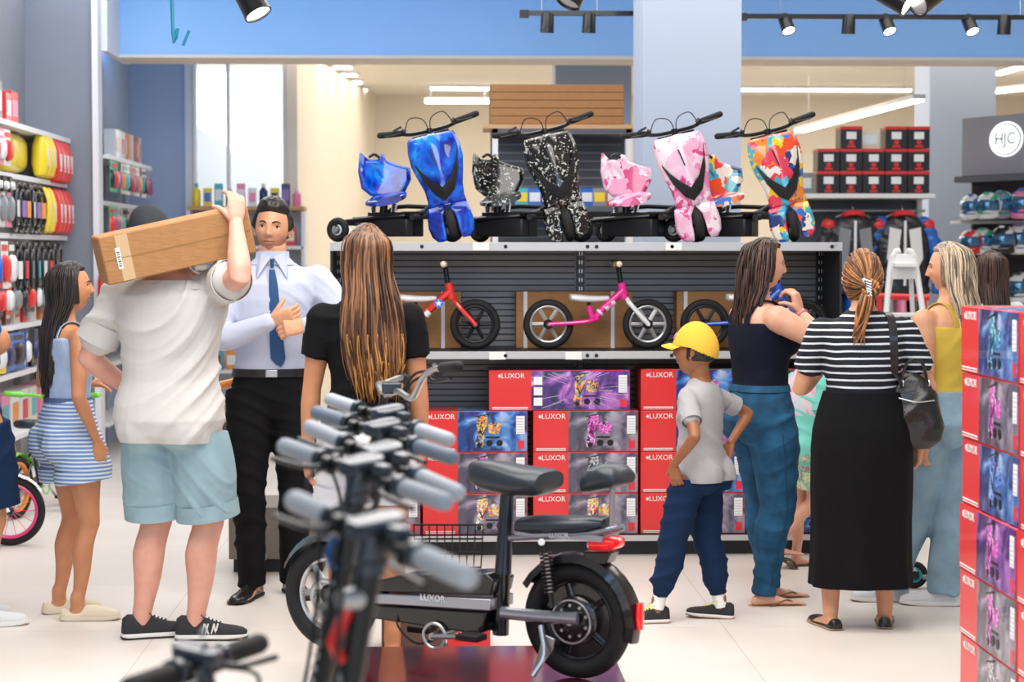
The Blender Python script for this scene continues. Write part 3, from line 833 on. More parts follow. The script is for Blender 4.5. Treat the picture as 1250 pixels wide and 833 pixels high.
slab('wall_left_end', -3.25, -2.57, 15.0, 15.12, 0, 3.9, 'wall_grey')
slab('trim_1', -2.60, -2.555, 14.96, 15.14, 0, 3.9, 'wall_white')
slab('header_beam', -2.51, 8, 15.7, 16.2, 3.14, 3.9, 'paint_bluelit')
slab('trim_2', -2.51, 8, 15.68, 16.2, 3.115, 3.14, 'wall_beige')
slab('wall_header_return', -2.56, -2.51, 15.12, 16.2, 3.11, 3.9, 'wall_white')
slab('wall_aisle_left', -2.95, -2.80, 15.12, 18.0, 0, 3.48, 'col_bluelit')
slab('wall_aisle_end', -2.95, -2.30, 18.0, 18.15, 0, 3.48, 'col_bluelit')
slab('trim_3', -2.30, -2.24, 17.97, 18.15, 0, 3.48, 'wall_white')
slab('wall_rear', -3, 9, 24.0, 24.15, 0, 3.48, 'wall_beige')
slab('wall_right', 8.0, 8.15, 4, 24.0, 0, 3.9, 'wall_beige')
# rear partition wall left of the beige room (slanting)
o = MB().prism([(-1.40, 18.0), (-1.30, 18.0), (-.80, 24.0), (-.90, 24.0)], (0, 0, 0), (1, 0, 0), (0, 1, 0), (0, 0, 1), 6.96).build('wall_rear_side', MATS['wall_beige'], smooth=False)
o.scale.z = 1; struct(o)
for v in o.data.vertices: v.co.z = max(v.co.z, 0)
# columns
def column(name, x0, x1, y0, y1, z1, lab):
    o = MB().box(((x0+x1)/2, (y0+y1)/2, z1/2), (x1-x0, y1-y0, z1)).build(name, MATS['col_bluelit'], smooth=False, bevel=.004); return struct(o, lab)
column('column', P(785, 100, 12).x, P(905, 100, 12).x, 12.0, 12.62, 3.9, 'broad pale column, blue light in its colour, behind the pink drift trike')
column('column', P(678, 100, 17).x, P(771, 100, 17).x, 17.0, 17.6, 3.48, 'column standing beyond the blue-lit header beam')
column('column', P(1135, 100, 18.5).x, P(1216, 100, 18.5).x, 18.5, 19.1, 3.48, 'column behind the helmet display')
# window: white daylight opening left of the beige wall
wx0, wx1 = -2.24, -1.40
wf = MB()
for x in (wx0+.02, (wx0+wx1)/2-.1, wx1-.02): wf.box((x, 18.05, 2.1), (.03, .08, 2.7))
for z in (.8, 3.45): wf.box(((wx0+wx1)/2, 18.05, z), (wx1-wx0, .08, .04))
w = wf.build('window_frame', MATS['white_plastic'], smooth=False)
root = bpy.data.objects.new('window_1', None); C.objects.link(root); root['kind'] = 'structure'; root['label'] = 'tall white lit window bay behind the shirted man'
w.parent = root
mat('glass', (.95, .98, 1), .02, trans=1.0, ior=1.05)
gp = MB().box(((wx0+wx1)/2, 18.05, 2.1), (wx1-wx0-.04, .006, 2.68)).build('window_pane', MATS['glass'], root, smooth=False)
slab('wall_below_window', wx0, wx1, 18.0, 18.1, 0, .8, 'wall_white')
# glowing panel added as the bright outside; diagonal shade built as a sloping slab
mat('lit_panel', (1, 1, 1), .5, emit=(.92, .97, 1), estr=1.35)
o = MB().box((-2.25, 21.0, 2.2), (1.9, .05, 4.4)).build('window_daylight', MATS['lit_panel'], smooth=False); struct(o, 'bright daylight seen through the window')
o = MB().prism([(-3.2, 0), (-.8, 0), (-.8, 1.75), (-3.2, 3.35)], (0, 20.5, 0), (1, 0, 0), (0, 0, 1), (0, -1, 0), .12).build('wall_shade_slope', MATS['white_wall'], smooth=False); struct(o)
# ---------------------------------------------------------------- lamps
def area(name, loc, rot, sx, sy, e, col=(1, 1, 1)):
    l = bpy.data.lights.new(name, 'AREA'); l.shape = 'RECTANGLE'; l.size = sx; l.size_y = sy; l.energy = e; l.color = col
    o = bpy.data.objects.new(name, l); C.objects.link(o); o.location = loc; o.rotation_euler = rot; return o
area('area_ceiling_front', (0, 6.5, 3.85), (0, 0, 0), 4, 4, 215, (1, .97, .93))
area('area_ceiling_mid', (1.0, 11.5, 3.85), (0, 0, 0), 7, 3, 165, (1, .97, .94))
area('area_ceiling_rear', (2.5, 20, 3.45), (0, 0, 0), 8, 5, 190, (1, .93, .82))
area('area_aisle', (-2.5, 13, 3.8), (0, 0, 0), 1, 4, 30, (1, .97, .94))
area('area_front_fill', (0, -.6, 2.0), (rad(90), 0, 0), 8, 3.6, 85, (.95, .98, 1))  # unseen soft fill added behind the camera
area('area_blue_fill', (1.5, 1.0, 3.7), (rad(118), 0, 0), 8, 1.0, 110, (.35, .62, 1))  # unseen blue lamp added to tint the header and upper columns
area('area_blue_wash', (1.5, 14.3, 3.72), (rad(100), 0, 0), 9, .25, 13, (.15, .45, 1))
area('area_blue_aisle', (-2.4, 16.6, 3.3), (rad(100), 0, 0), .8, .25, 2.5, (.15, .45, 1))
area('area_blue_left', (-1.2, 11.8, 3.75), (rad(95), 0, rad(25)), 2.5, .25, 20, (.15, .45, 1))
area('area_slope_fill', (-1.9, 18.6, 3.0), (rad(80), 0, 0), 1.2, 1.6, 28, (.92, .96, 1))  # lamp added beyond the pane to brighten the sloping slab
W = bpy.data.worlds.new('w'); bpy.context.scene.world = W; W.use_nodes = True
W.node_tree.nodes['Background'].inputs[0].default_value = (.85, .92, 1, 1); W.node_tree.nodes['Background'].inputs[1].default_value = .22
# linear lamps on the far ceiling
def linlamp(a, b, w, lab, hang=None):
    a, b = V(a), V(b); t = thing('ceiling_lamp', lab, 'ceiling lamp', (a+b)/2, 0, 'linear lamps in the rear room')
    d = (b-a); L = d.length; rz = math.atan2(d.y, d.x); t.rotation_euler = (0, 0, rz)
    MB().box((0, 0, .02), (L, w+.02, .04)).build('housing', MATS['white_plastic'], t, smooth=False)
    MB().box((0, 0, -.008), (L-.02, w, .016)).build('diffuser', MATS['lamp'], t, smooth=False)
    if hang:
        for sx in (-.4, .4): MB().cyl((L*sx, 0, .04), (L*sx, 0, hang), .004, 6).build('hanging_wire', MATS['steel'], t)
def cl(px, py, z=3.44):
    d = G(px, py, z); return d
linlamp(cl(525, 107.5), cl(690, 108.5), .10, 'long white linear lamp over the stacked flat cartons')
linlamp(cl(900, 109), cl(1112, 110), .10, 'long white linear lamp level between the two columns')
linlamp(cl(518, 124, 3.3), cl(600, 124, 3.3), .08, 'short linear lamp left of the stacked flat cartons', .17)
linlamp(cl(975, 160, 2.9), cl(1122, 121, 2.9), .09, 'linear lamp slanting up towards the helmet column', .55)
linlamp(cl(1217, 90, 3.44), cl(1262, 76, 3.44), .09, 'linear lamp above the round logo sign')
linlamp(cl(1205, 113, 3.3), cl(1262, 107, 3.3), .08, 'lower linear lamp above the round logo sign', .17)
first = None
for i in range(6):
    px, py = 412+i*6.6, 72+i*9.2
    p = G(px, py, 3.47)
    t = thing('downlight', 'square downlight in the row of six recessed in the rear ceiling', 'downlight', p, 0, 'row of six recessed downlights')
    MB().box((0, 0, .0), (.22, .28, .02)).build('bezel', MATS['white_plastic'], t, smooth=False)
    MB().box((0, 0, -.012), (.17, .23, .008)).build('diffuser', MATS['lamp'], t, smooth=False)
# track rails with spots
def spot(loc, rz, tilt, lab, s=1.0, drop=.05, lit=True, grp='track spotlights'):
    t = thing('track_spotlight', lab, 'spotlight', loc, rz, grp)
    R = M.Rotation(rad(tilt), 4, 'X')
    MB().box((0, 0, -.012*s), (.07*s, .035*s, .03*s)).build('adapter', MATS['black_plastic'], t, bevel=.003)
    MB().cyl((0, 0, -.02*s), (0, 0, -drop*s-.02), .009*s, 10).build('stem', MATS['black_metal'], t)
    T = M.Translation((0, 0, -drop*s-.03)) @ R
    h = MB().lathe([(.012*s, .07*s), (.036*s, .065*s), (.042*s, .05*s), (.045*s, -.05*s), (.047*s, -.062*s), (.041*s, -.062*s), (.039*s, -.052*s)], (0, 0, 0), (0, 0, 1), 20, T=T).build('lamp_head', MATS['black_metal'], t)
    MB().lathe([(.0, -.050*s), (.039*s, -.050*s), (.039*s, -.056*s), (0, -.057*s)], (0, 0, 0), (0, 0, 1), 18, T=T).build('lens', MATS['lamp' if lit else 'steel'], h)
    return t
def track(x0, x1, y, z, lab):
    t = thing('track_rail', lab, 'light track', ((x0+x1)/2, y, z), 0, None)
    L = x1-x0
    MB().box((0, 0, 0), (L, .035, .032)).build('rail', MATS['black_metal'], t, bevel=.002)
    MB().box((-L/2, 0, -.005), (.06, .045, .05)).build('end_cap', MATS['black_plastic'], t, bevel=.002)
    for k in (-.38, 0, .38):
        MB().cyl((L*k, 0, .01), (L*k, 0, 3.9-z), .003, 6).build('suspension_wire', MATS['steel'], t)
a = P(640, 16, 13); b = P(771, 15, 13); track(a.x, b.x+.25, 13, a.z, 'short black light track left of the broad column')
a2 = P(906, 18, 13); b2 = P(1236, 24, 13); track(a2.x, b2.x+.3, 13, a2.z-.01, 'long black light track right of the broad column')
for px, up, lab in ((668, 0, 'black spotlight pointing down, first on the short track'), (719, 0, 'black spotlight pointing down, second on the short track'),
                    (960, 1, 'lit spotlight nearest the broad column on the long track'), (1036, 0, 'dark spotlight between the lit pair on the long track'),
                    (1083, 1, 'lit spotlight in the middle of the long track'), (1184, 1, 'lit spotlight near the outer end of the long track'), (1226, 0, 'dark spotlight at the outer end of the long track')):
    p = P(px, 20, 13); spot((p.x, 13, a.z-.014), rad(20), -35 if up else 5, lab, 1.0, .02, bool(up))
p = P(305, 4, 10); spot((p.x, 10, p.z+.10), rad(60), -32, 'large spotlight hanging over the aisle near the carried carton', 1.55, .03, True)
tag(MB().box((p.x, 10, p.z+.12), (.9, .035, .03)).build('track_rail', MATS['black_metal'], bevel=.002), 'black light track above the shirted man', 'light track')
p = P(702, -6, 10); spot((p.x, 10, p.z+.10), rad(-60), -30, 'spotlight peeping in over the black drift trike', 1.4, .03, False)
p = P(1105, 2, 10); spot((p.x-.06, 10, p.z+.09), rad(60), -60, 'lit spotlight over the long track', 1.5, .02, True); spot((p.x+.12, 10, p.z+.09), rad(-60), -60, 'dark spotlight turned sideways over the long track', 1.5, .02, False)
tag(MB().box((p.x-.6, 10, p.z+.11), (3.0, .035, .03)).build('track_rail', MATS['black_metal'], bevel=.002), 'black light track nearest the storefront', 'light track')
p = P(210, 14, 9.5); t = MB().tube(spline([p+V((0, 0, 2.2)), p+V((0, 0, .05)), p+V((.03, 0, -.08))], 5), .009, 8).tube([p+V((.08, 0, -.09)), p+V((.05, 0, -.16))], .008, 6).build('cable', mat('cable_blue', (.02, .25, .38), .4)); tag(t, 'thin blue cable hanging down over the aisle', 'cable')
# ---------------------------------------------------------------- camera
cd = bpy.data.cameras.new('camera'); cam = bpy.data.objects.new('camera', cd); C.objects.link(cam); bpy.context.scene.camera = cam
cam.location = (0, 0, CAMZ); cam.rotation_euler = CR.to_euler()
cd.sensor_width = 36; cd.lens = 36*F_PX/1250; cd.clip_end = 60
cd.dof.use_dof = True; cd.dof.focus_distance = 8.9; cd.dof.aperture_fstop = 3.2
sc = bpy.context.scene
sc.view_settings.view_transform = 'Standard'; sc.view_settings.look = 'None'; sc.view_settings.gamma = 1; sc.view_settings.exposure = 0.30
sc.view_settings.use_curve_mapping = False
sc.cycles.use_denoising = True
try: sc.cycles.denoiser = 'OPENIMAGEDENOISE'
except Exception: pass
sc.cycles.max_bounces = 7; sc.cycles.diffuse_bounces = 3; sc.cycles.glossy_bounces = 3; sc.cycles.transmission_bounces = 4
sc.cycles.sample_clamp_indirect = 6
# ---------------------------------------------------------------- the cast
mat_skin('skin_fair', (.80, .44, .30)); mat_skin('skin_pink', (.82, .43, .32)); mat_skin('skin_tan', (.66, .30, .15)); mat_skin('skin_brown', (.36, .145, .06)); mat_skin('skin_warm', (.74, .38, .22))
mat_hair('hair_black', (.008, .006, .006), (.035, .024, .02)); mat_hair('hair_dark', (.012, .006, .005), (.09, .04, .025)); mat_hair('hair_brown', (.035, .014, .008), (.30, .13, .055))
mat_hair('hair_auburn', (.07, .022, .008), (.52, .22, .07)); mat_hair('hair_blonde', (.12, .085, .06), (.78, .60, .42)); mat_hair('hair_tip', (.16, .06, .015), (.72, .34, .08)); mat_hair('hair_grey', (.28, .22, .16), (.62, .50, .36))
def cloth(name, c, **k): return mat(name, c, rough=k.pop('rough', .85), bump=k.pop('bump', .12), scale=k.pop('scale', 260), var=k.pop('var', .03), vscale=k.pop('vscale', 6), sheen=k.pop('sheen', 0), spec=.25, **k)
cloth('tee_cream', (.69, .655, .62)); cloth('short_denim', (.31, .45, .50), var=.10, vscale=12); cloth('shirt_lilac', (.56, .60, .74)); cloth('trouser_black', (.004, .004, .005)); cloth('tie_blue', (.03, .09, .22), rough=.5)
cloth('tee_black', (.005, .005, .006)); cloth('white_short', (.8, .78, .8)); cloth('tee_grey', (.42, .41, .42)); cloth('pant_navy', (.006, .022, .065)); cloth('tank_navy', (.004, .006, .018)); 
cloth('jean_blue', (.018, .082, .165), var=.45, vscale=9); cloth('jean_light', (.25, .38, .47), var=.18, vscale=9); cloth('skirt_black', (.003, .003, .004)); cloth('top_yellow', (.62, .44, .07)); cloth('teal', (.22, .70, .60)); cloth('cap_yellow', (.84, .50, .06), var=.02)
mat_stripe('tee_striped', ((.004, .005, .014), (.70, .75, .78)), .030, 2, .72, wob=.025); mat_stripe('romper', ((.72, .80, .90), (.18, .30, .55)), .017, 2, .45, wob=.01); cloth('romper_top', (.42, .54, .74), var=.15, vscale=10)
mat_soft('kid_short', [(.3, (.75, .12, .20)), (.45, (.12, .55, .50)), (.55, (.85, .75, .3)), (.7, (.15, .25, .5))], 26, .8, 0); mat_soft('tiedye', [(.35, (.85, .35, .55)), (.5, (.88, .70, .80)), (.65, (.55, .80, .80))], 7, .8, 0)
mat('leather_black', (.012, .012, .013), .32, coat=.3, bump=.2, scale=80); mat('shoe_mesh', (.03, .03, .034), .8, bump=.4, scale=300); mat('sole_white', (.82, .80, .77), .6); mat('sole_dark', (.02, .02, .02), .7); mat('clog_cream', (.80, .70, .52), .6)
mat('sole_tan', (.45, .28, .15), .7); mat('slide_olive', (.10, .085, .06), .7); mat('lace_yellow', (.8, .85, .15), .7); mat('gold', (.75, .55, .22), .25, 1.0); mat('sneaker_pale', (.72, .74, .76), .6)
LP = {'m': .9, 'f': .9, 'c': .9}
def tee(s, z0=.47, g=.016, sleeve=.62, sg=.007, m='tee_cream', name='t_shirt', amp=.005, seed=1, hemw=0, neck=.845, fd=(.3, 0, 1), freq=64, bust=0, open_sleeve=.012, drape=None, traps=True):
    mb = MB(); H = s.H; extra = []
    mb.loft(s.torso_rings(z0, neck, lambda h: g+hemw*max(0, (.66-h)/.2)+(-.006 if h > .80 else 0)))
    for k in (0, 1):
        if sleeve:
            t1 = sleeve[k] if isinstance(sleeve, (tuple, list)) else sleeve
            long_ = t1 > 1.5
            s.arm_tube(mb, k, 0, t1-(0 if long_ else .10), lambda t: sg+open_sleeve*t, re=True)
            if not long_: extra.append(hem_tube(s, 'arm', k, t1-.28, t1, lambda t: lut(ARM[s.sex], t)*s.H*s.armf+sg+open_sleeve*t+.0015))
        if traps: s.bridge(mb, k, sg*.75)
        else: mb.tube([s.sp(s.shz-.02), s.sh[k].lerp(s.sp(s.shz-.02), .35), s.sh[k]], [.036*H+sg, .036*H+sg, lut(ARM[s.sex], 0)*H*s.armf+sg*1.4], 14, round_ends=True)
    if z0 < .53: s.add_glute(mb, g+hemw*.6)
    if bust: s.add_bust(mb, bust, g*.6)
    if drape: drape(mb)
    cuts = [(s.sp(z0)+V((0, 0, .006)), -s.up)]
    return garment(s, mb, name, MATS[m], .0085, 3, amp, freq, fd, seed, cuts=cuts, extra=extra)
def pants(s, t1=1.93, m='trouser_black', name='trousers', g0=.012, tab=None, top=.60, amp=.004, seed=2, freq=45, gt=.010, glute=True, fd=(0, 0, 1), mul=1.0, hemcut=True):
    mb = MB(); H = s.H
    mb.loft(s.torso_rings(.455, top, g0))
    if glute: s.add_glute(mb, g0)
    extra = []
    if t1 < 1.2:
        for k in (0, 1): extra.append(hem_tube(s, 'leg', k, t1-.10, t1+.05, lambda t: max((lut(tab, t)*s.H*mul if tab else 0), lut(LEG[s.sex], t)*s.H*s.limbf+.008)+.0025))
    for k in (0, 1): s.leg_tube(mb, k, 0, t1, tab and (lambda t: 0) or (lambda t: g0+gt*max(0, t-.3)), tab=tab, mul=mul)
    cuts = [(s.sp(top)-V((0, 0, .006)), s.up)]
    return garment(s, mb, name, MATS[m], .0085, 3, amp, freq, fd, seed, cuts=cuts, extra=extra)
def wp(px, py, Y, s): return P(px, py, Y)-s
# ===== 1 man carrying the carton
r = G(214, 782); r = V((r.x, r.y, 0)); Y = r.y
skin = 'skin_pink'
q = lambda px, py, dy=0: P(px, py, Y+dy)-r
s = Person('man in white T-shirt and pale denim shorts carrying a long carton on his shoulder', r, 1.80, 12, 'm', skin, lean=(.01, .02), fat=1.10, limbf=1.1, armf=1.12,
    pel=(q(208, 540).x, 0), shrug=(.02, -.005),
    feet=[((q(238, 780).x, .02), 88), ((q(170, 780).x, .06), 70)],
    hands=[(q(288, 272, -.16), (.02, .25, 1), (-.5, .85, .1), (25, 30, 34, 34, 34), (.30, -1, -.55)),
           (q(165, 480, .22), (.6, .5, -.3), (.3, -1, 0), (20, 40, 45, 50, 50), (-1, -.3, -.5))],
    head=(-12, 10, -18), head_off=(-.085, .05, -.015))
man1 = s; s.body(lowres=True, glute=True)
s.hair_cap(MATS['hair_grey'], lambda d: np.maximum(sstep(-.65, -.45, d[:, 2]-d[:, 1]*.8), 0)*sstep(.75, .55, d[:, 1]), .010)
s.hair_cap(cloth('cap_grey', (.035, .038, .045)), lambda d: sstep(.02, .06, d[:, 2]), .016, name='cap', rough=0)
tee(s, .455, .026, (.60, .74), .010, 'tee_cream', neck=.822, traps=False, hemw=.020, amp=.009, seed=2.2, open_sleeve=.040, fd=(-.9, .3, 1), freq=48)
MB().loft(s.torso_rings(.806, .826, .020)).build('collar_rib', MATS['tee_cream'], s.o)
SH = [(0, .060), (.25, .070), (.5, .076), (.8, .072), (1, .072), (2, .07)]
pants(s, .90, 'short_denim', 'shorts', .012, SH, top=.485, amp=.006, seed=5, freq=50, fd=(.6, 0, .8))
for k in (0, 1): shoe(s, k, MATS['shoe_mesh'], MATS['sole_dark'], MATS['black_plastic'], 'sneaker', midsole=MATS['sole_white'])
# side logo on his sneaker
p, a, pt = s.foot[0]; T = foot_T(p, a, pt); L = .158*s.H
for k in (0,):
    lg = MB()
    for i, x in enumerate((.10, .155, .24, .295)): lg.tube([(x*L, .139*L, .10*L), ((x+.04)*L, .136*L, .25*L)], .0035, 6, T=T)
    lg.tube([(.14*L, .137*L, .25*L), (.20*L, .14*L, .10*L)], .0035, 6, T=T); lg.tube([(.28*L, .137*L, .24*L), (.30*L, .14*L, .10*L)], .0035, 6, T=T)
    lg.build('shoe_logo', MATS['sole_white'], s.o)
# the carton
c0, c1 = P(122, 318, Y-.20), P(300, 279, Y-.02); ax = (c1-c0).normalized(); up = V((0.16, 0, 1)); up = (up-ax*up.dot(ax)).normalized(); dp = ax.cross(up)
Lc = (c1-c0).length
tc = thing('carton', 'long open-grained cardboard carton carried on a man\'s shoulder', 'carton', c0, 0)
mid = (c1-c0)/2; HGT = P(121, 292, Y-.2).z-P(121, 349, Y-.2).z
RT = M(((ax.x, dp.x, up.x), (ax.y, dp.y, up.y), (ax.z, dp.z, up.z)))
cb = MB(); W_ = .20
for zz in (1, -1): cb.box(mid+up*(zz*HGT/2), (Lc, W_, .006), rot=RT)
for yy in (1, -1): cb.box(mid+dp*(yy*W_/2), (Lc, .006, HGT), rot=RT)
for xx in (1, -1): cb.box(mid+ax*(xx*Lc/2), (.006, W_, HGT), rot=RT)
cb.build('carton_shell', MATS['card'], tc, bevel=.003)
mat('tape', (.62, .42, .22), .25, coat=.4)
fs_ = -dp if dp.y > 0 else dp
sgn = 1 if (dp*1).dot(V((0, -1, 0))) > 0 else -1
fd_ = dp*sgn
MB().box(mid+fd_*(W_/2+.0035)-ax*(Lc*.36)+up*0, (.05, .002, HGT*.98), rot=RT).build('tape_strip', MATS['tape'], tc)
MB().box(mid+fd_*(W_/2+.0035)+up*(.0), (Lc*.98, .002, .004), rot=RT).build('flap_crease', mat('card_dark', (.36, .19, .07), .8), tc)
lb = MB().box(mid+fd_*(W_/2+.0045)-ax*(Lc*.40)-up*.0, (.018, .002, .085), rot=RT).build('shipping_label', MATS['white_paper'], tc)
b_ = MB()
for i in range(7): b_.box(mid+fd_*(W_/2+.006)-ax*(Lc*.40)+up*(-.03+.009*i), (.011, .001, .003 if i % 2 else .0045), rot=RT)
b_.build('barcode', MATS['black_plastic'], lb)
# ===== 2 man in shirt and tie
r = G(333, 727); r = V((r.x, r.y, 0)); Y = r.y; q = lambda px, py, dy=0: P(px, py, Y+dy)-r
s = Person('man in pale lilac shirt and dark blue tie with hands clasped', r, 1.84, 176, 'm', 'skin_warm', lean=(.01, 0), fat=1.0,
    pel=(q(332, 500).x, 0), feet=[((q(309, 735).x, -.05), 196), ((q(357, 722).x, .05), 158)],
    hands=[(q(332, 392, -.24), (.95, -.15, .25), (.1, 1, .25), (25, 42, 44, 46, 46), (-1, .2, -.6)),
           (q(372, 398, -.24), (-.85, -.3, -.1), (0, 1, -.3), (20, 50, 52, 54, 54), (1, .2, -.6))],
    head=(9, 0, -4), hh=.258)
man2 = s; s.body(beard=(.66, .60, .60), vox=.0075, jaw=.30, nose=.95, narrow=.95, lips=(1, .74, .72)); s.face_parts()
hc = s.hair_cap(MATS['hair_black'], lambda d: sstep(-.45, -.2, d[:, 2])*np.maximum(sstep(.52, .66, d[:, 2]-d[:, 1]*.02+.05*np.abs(d[:, 0])), sstep(.30, .12, d[:, 1]))*(1-sstep(.85, 1, np.abs(d[:, 0]))*sstep(.1, -.2, d[:, 2])*1), .013,
    puff=lambda d: .014*sstep(.55, .85, d[:, 2])*sstep(-.3, .5, d[:, 1]))
tee(s, .56, .012, 1.93, .012, 'shirt_lilac', 'dress_shirt', amp=.005, seed=3.3, neck=.845, open_sleeve=.002, freq=60, fd=(.5, .3, .8))
MB().loft([[p for p in rg] for rg in s.torso_rings(.838, .872, .011)]).build('collar_band', MATS['shirt_lilac'], s.o)
bv = s.bvh()
for sg in (-1, 1):
    pl = []
    for lt, z_, of in ((.002, .858, .020), (.020, .868, .020), (.040, .868, .016), (.052, .850, .016), (.056, .832, .014), (.034, .803, .020), (.014, .832, .024)):
        c = s.sp(z_)+s.CRt*(sg*lt*s.H); dd = (s.CF+s.CRt*sg*lt*9).normalized(); h, n_, ii, ds = bv.ray_cast(s.sp(z_)+s.CRt*(sg*min(lt, .02)*s.H), dd, .3); pl.append((h if h is not None else c+s.CF*.07)+dd*of)
    ctr = sum(pl, V((0, 0, 0)))/len(pl)+s.CF*.004; n_ = len(pl); inn = [p-s.CF*.004 for p in pl]
    mb = MB().add([ctr]+pl+inn, [(0, 1+k, 1+(k+1) % n_) for k in range(n_)]+[(1+k, 1+n_+k, 1+n_+(k+1) % n_, 1+(k+1) % n_) for k in range(n_)]+[tuple(1+n_+k for k in reversed(range(n_)))])
    mb.build('collar_flap', MATS['shirt_lilac'], s.o, angle=50)
tb = MB()
T0 = s.sp(.842)+s.CF*.098
tb.tube([T0+V((0, 0, .018)), T0-V((0, .004, .022))], [.019, .012], 8, flat=.55)
pr = [(.826, .013, .108), (.79, .020, .122), (.74, .024, .131), (.69, .028, .131), (.64, .032, .126), (.605, .034, .122), (.592, .020, .122), (.585, .002, .122)]
rings = []
for k, (h, w_, d_) in enumerate(pr):
    c = s.sp(h)+s.CF*(d_*1.03)+V((.012*k*.5, 0, 0)); rings.append([c-s.CRt*w_, c-s.CRt*w_*0+s.CF*.004, c+s.CRt*w_, c+s.CRt*w_*.6-s.CF*.006, c-s.CRt*w_*.6-s.CF*.006])
tb.loft(rings); tb.build('necktie', MATS['tie_blue'], s.o, angle=60)
pants(s, 1.92, 'trouser_black', 'trousers', .010, [(0, .066), (.3, .060), (.6, .053), (1, .044), (1.4, .040), (1.9, .036), (2, .036)], top=.575, amp=.006, seed=7, freq=70)
bl = MB().loft([[p for p in rg] for rg in s.torso_rings(.558, .578, .017)]).build('belt', MATS['leather_black'], s.o)
MB().box(s.sp(.568)+s.CF*(.068*s.H+.019), (.055, .008, .034)).build('buckle', MATS['steel'], bl, bevel=.003)
for k in (0, 1): shoe(s, k, MATS['leather_black'], MATS['sole_dark'], MATS['black_plastic'], 'dress')
MB().cyl(s.wr[1]-(s.wr[1]-s.elb[1]).normalized()*.012, s.wr[1]+(s.wr[1]-s.elb[1]).normalized()*.004, .034, 18).build('shirt_cuff', MATS['shirt_lilac'], s.o)
MB().cyl(s.wr[0]-(s.wr[0]-s.elb[0]).normalized()*.022, s.wr[0]-(s.wr[0]-s.elb[0]).normalized()*.004, .034, 18).build('shirt_cuff', MATS['shirt_lilac'], s.o)
# ===== 3 woman with long brown hair seen from behind
Y = 7.80; r = P(447, 406, Y); r = V((r.x, Y, 0)); q = lambda px, py, dy=0: P(px, py, Y+dy)-r
s = Person('woman in black T-shirt with very long brown hair seen from behind', r, 1.70, -4, 'f', 'skin_tan', lean=(0, .02), fat=1.0, armf=1.1,
    feet=[((.10, .0), 5), ((-.10, 0), -8)],
    hands=[(q(515, 562, .03), (-.05, .05, -1), (-1, 0, 0), (15, 20, 22, 25, 28), (1, -.6, 0)), (q(374, 562, .03), (.05, .05, -1), (1, 0, 0), (15, 20, 22, 25, 28), (-1, -.6, 0))],
    head=(-14, 2, 2))
s.body(lowres=True, bust=1)
tee(s, .535, .014, .52, .008, 'tee_black', hemw=.008, amp=.005, seed=4, open_sleeve=.012, bust=1)
pants(s, .55, 'white_short', 'shorts', .012, [(0, .058), (.3, .066), (1, .066)], top=.552, amp=.004, seed=5)
for k in (0, 1): shoe(s, k, MATS['clog_cream'], MATS['sole_white'], None, 'flat')
hq = s.hair_cap(MATS['hair_brown'], lambda d: np.clip(sstep(-.75, -.6, d[:, 2])*sstep(.45, .25, d[:, 1]-.6*np.clip(d[:, 2]-.5, 0, 1)), 0, 1), .014)
top_strands(s, MATS['hair_brown'], hq, 130, lift=.013, fr=.4)
LV = [(.06, .080, .098, 0, -.002), (.0, .088, .105, 0, -.004), (-.06, .090, .100, 0, -.010), (-.12, .095, .085, 0, -.040), (-.20, .112, .075, 0, -.072), (-.30, .122, .070, 0, -.086), (-.42, .110, .060, .01, -.085), (-.54, .085, .050, .02, -.075)]
curtain(s, MATS['hair_brown'], LV, -92, 92, 220, .0050, 5, jit=.010, ends=.07, wave=.006)
curtain(s, MATS['hair_tip'], [(-.30, .125, .074, 0, -.088), (-.42, .113, .064, .01, -.088), (-.56, .085, .052, .02, -.078)], -60, 70, 60, .0045, 9, base=False, jit=.008, ends=.06, name='hair_ends', wave=.005)
# ===== 4 girl with long dark hair in blue romper
r = G(92, 752); r = V((r.x, r.y, 0)); Y = r.y; q = lambda px, py, dy=0: P(px, py, Y+dy)-r
s = Person('girl with long dark hair in blue striped shorts romper', r, 1.555, 55, 'f', 'skin_tan', lean=(-.03, .0), pel=(q(84, 520).x, 0), fat=.95, limbf=.92, armf=.95,
    feet=[((q(100, 752).x, -.10), 86), ((q(68, 748).x, .08), 70)],
    hands=[(q(119, 540, -.13), (.15, 0, -1), (-.7, .7, 0), (12, 15, 18, 20, 22), (-.3, -.9, 0)), (q(112, 470, .22), (.6, .2, .2), (0, 0, -1), (20, 30, 30, 30, 30), (-.5, .4, -.6))],
    head=(18, 4, 0), head_off=(.035, .0, -.005))
s.body(bust=.8); s.face_parts()
mb = MB(); mb.loft(s.torso_rings(.60, .79, .014)); s.add_bust(mb, .8, .012)
for sg in (-1, 1): s.strap(sg*.048, sg*.048, 5, 178, .035, MATS['romper_top'], name='romper_strap')
garment(s, mb, 'romper_top', MATS['romper_top'], .008, 3, .006, 40, (1, .2, .1), 2)
pants(s, .48, 'romper', 'romper_shorts', .020, [(0, .066), (.3, .078), (1, .080)], top=.62, amp=.004, seed=3, freq=60)
MB().loft(s.torso_rings(.608, .622, .019)).build('waist_tie', cloth('romper_belt', (.12, .16, .34)), s.o)
for k in (0, 1): shoe(s, k, MATS['clog_cream'], MATS['clog_cream'], None, 'clog', name='clog')
hq = s.hair_cap(MATS['hair_black'], lambda d: np.clip(sstep(-.75, -.6, d[:, 2])*np.maximum(sstep(.42, .25, d[:, 1]), sstep(.62, .75, d[:, 2])), 0, 1), .013)
top_strands(s, MATS['hair_black'], hq, 120, lift=.012, fr=.55)
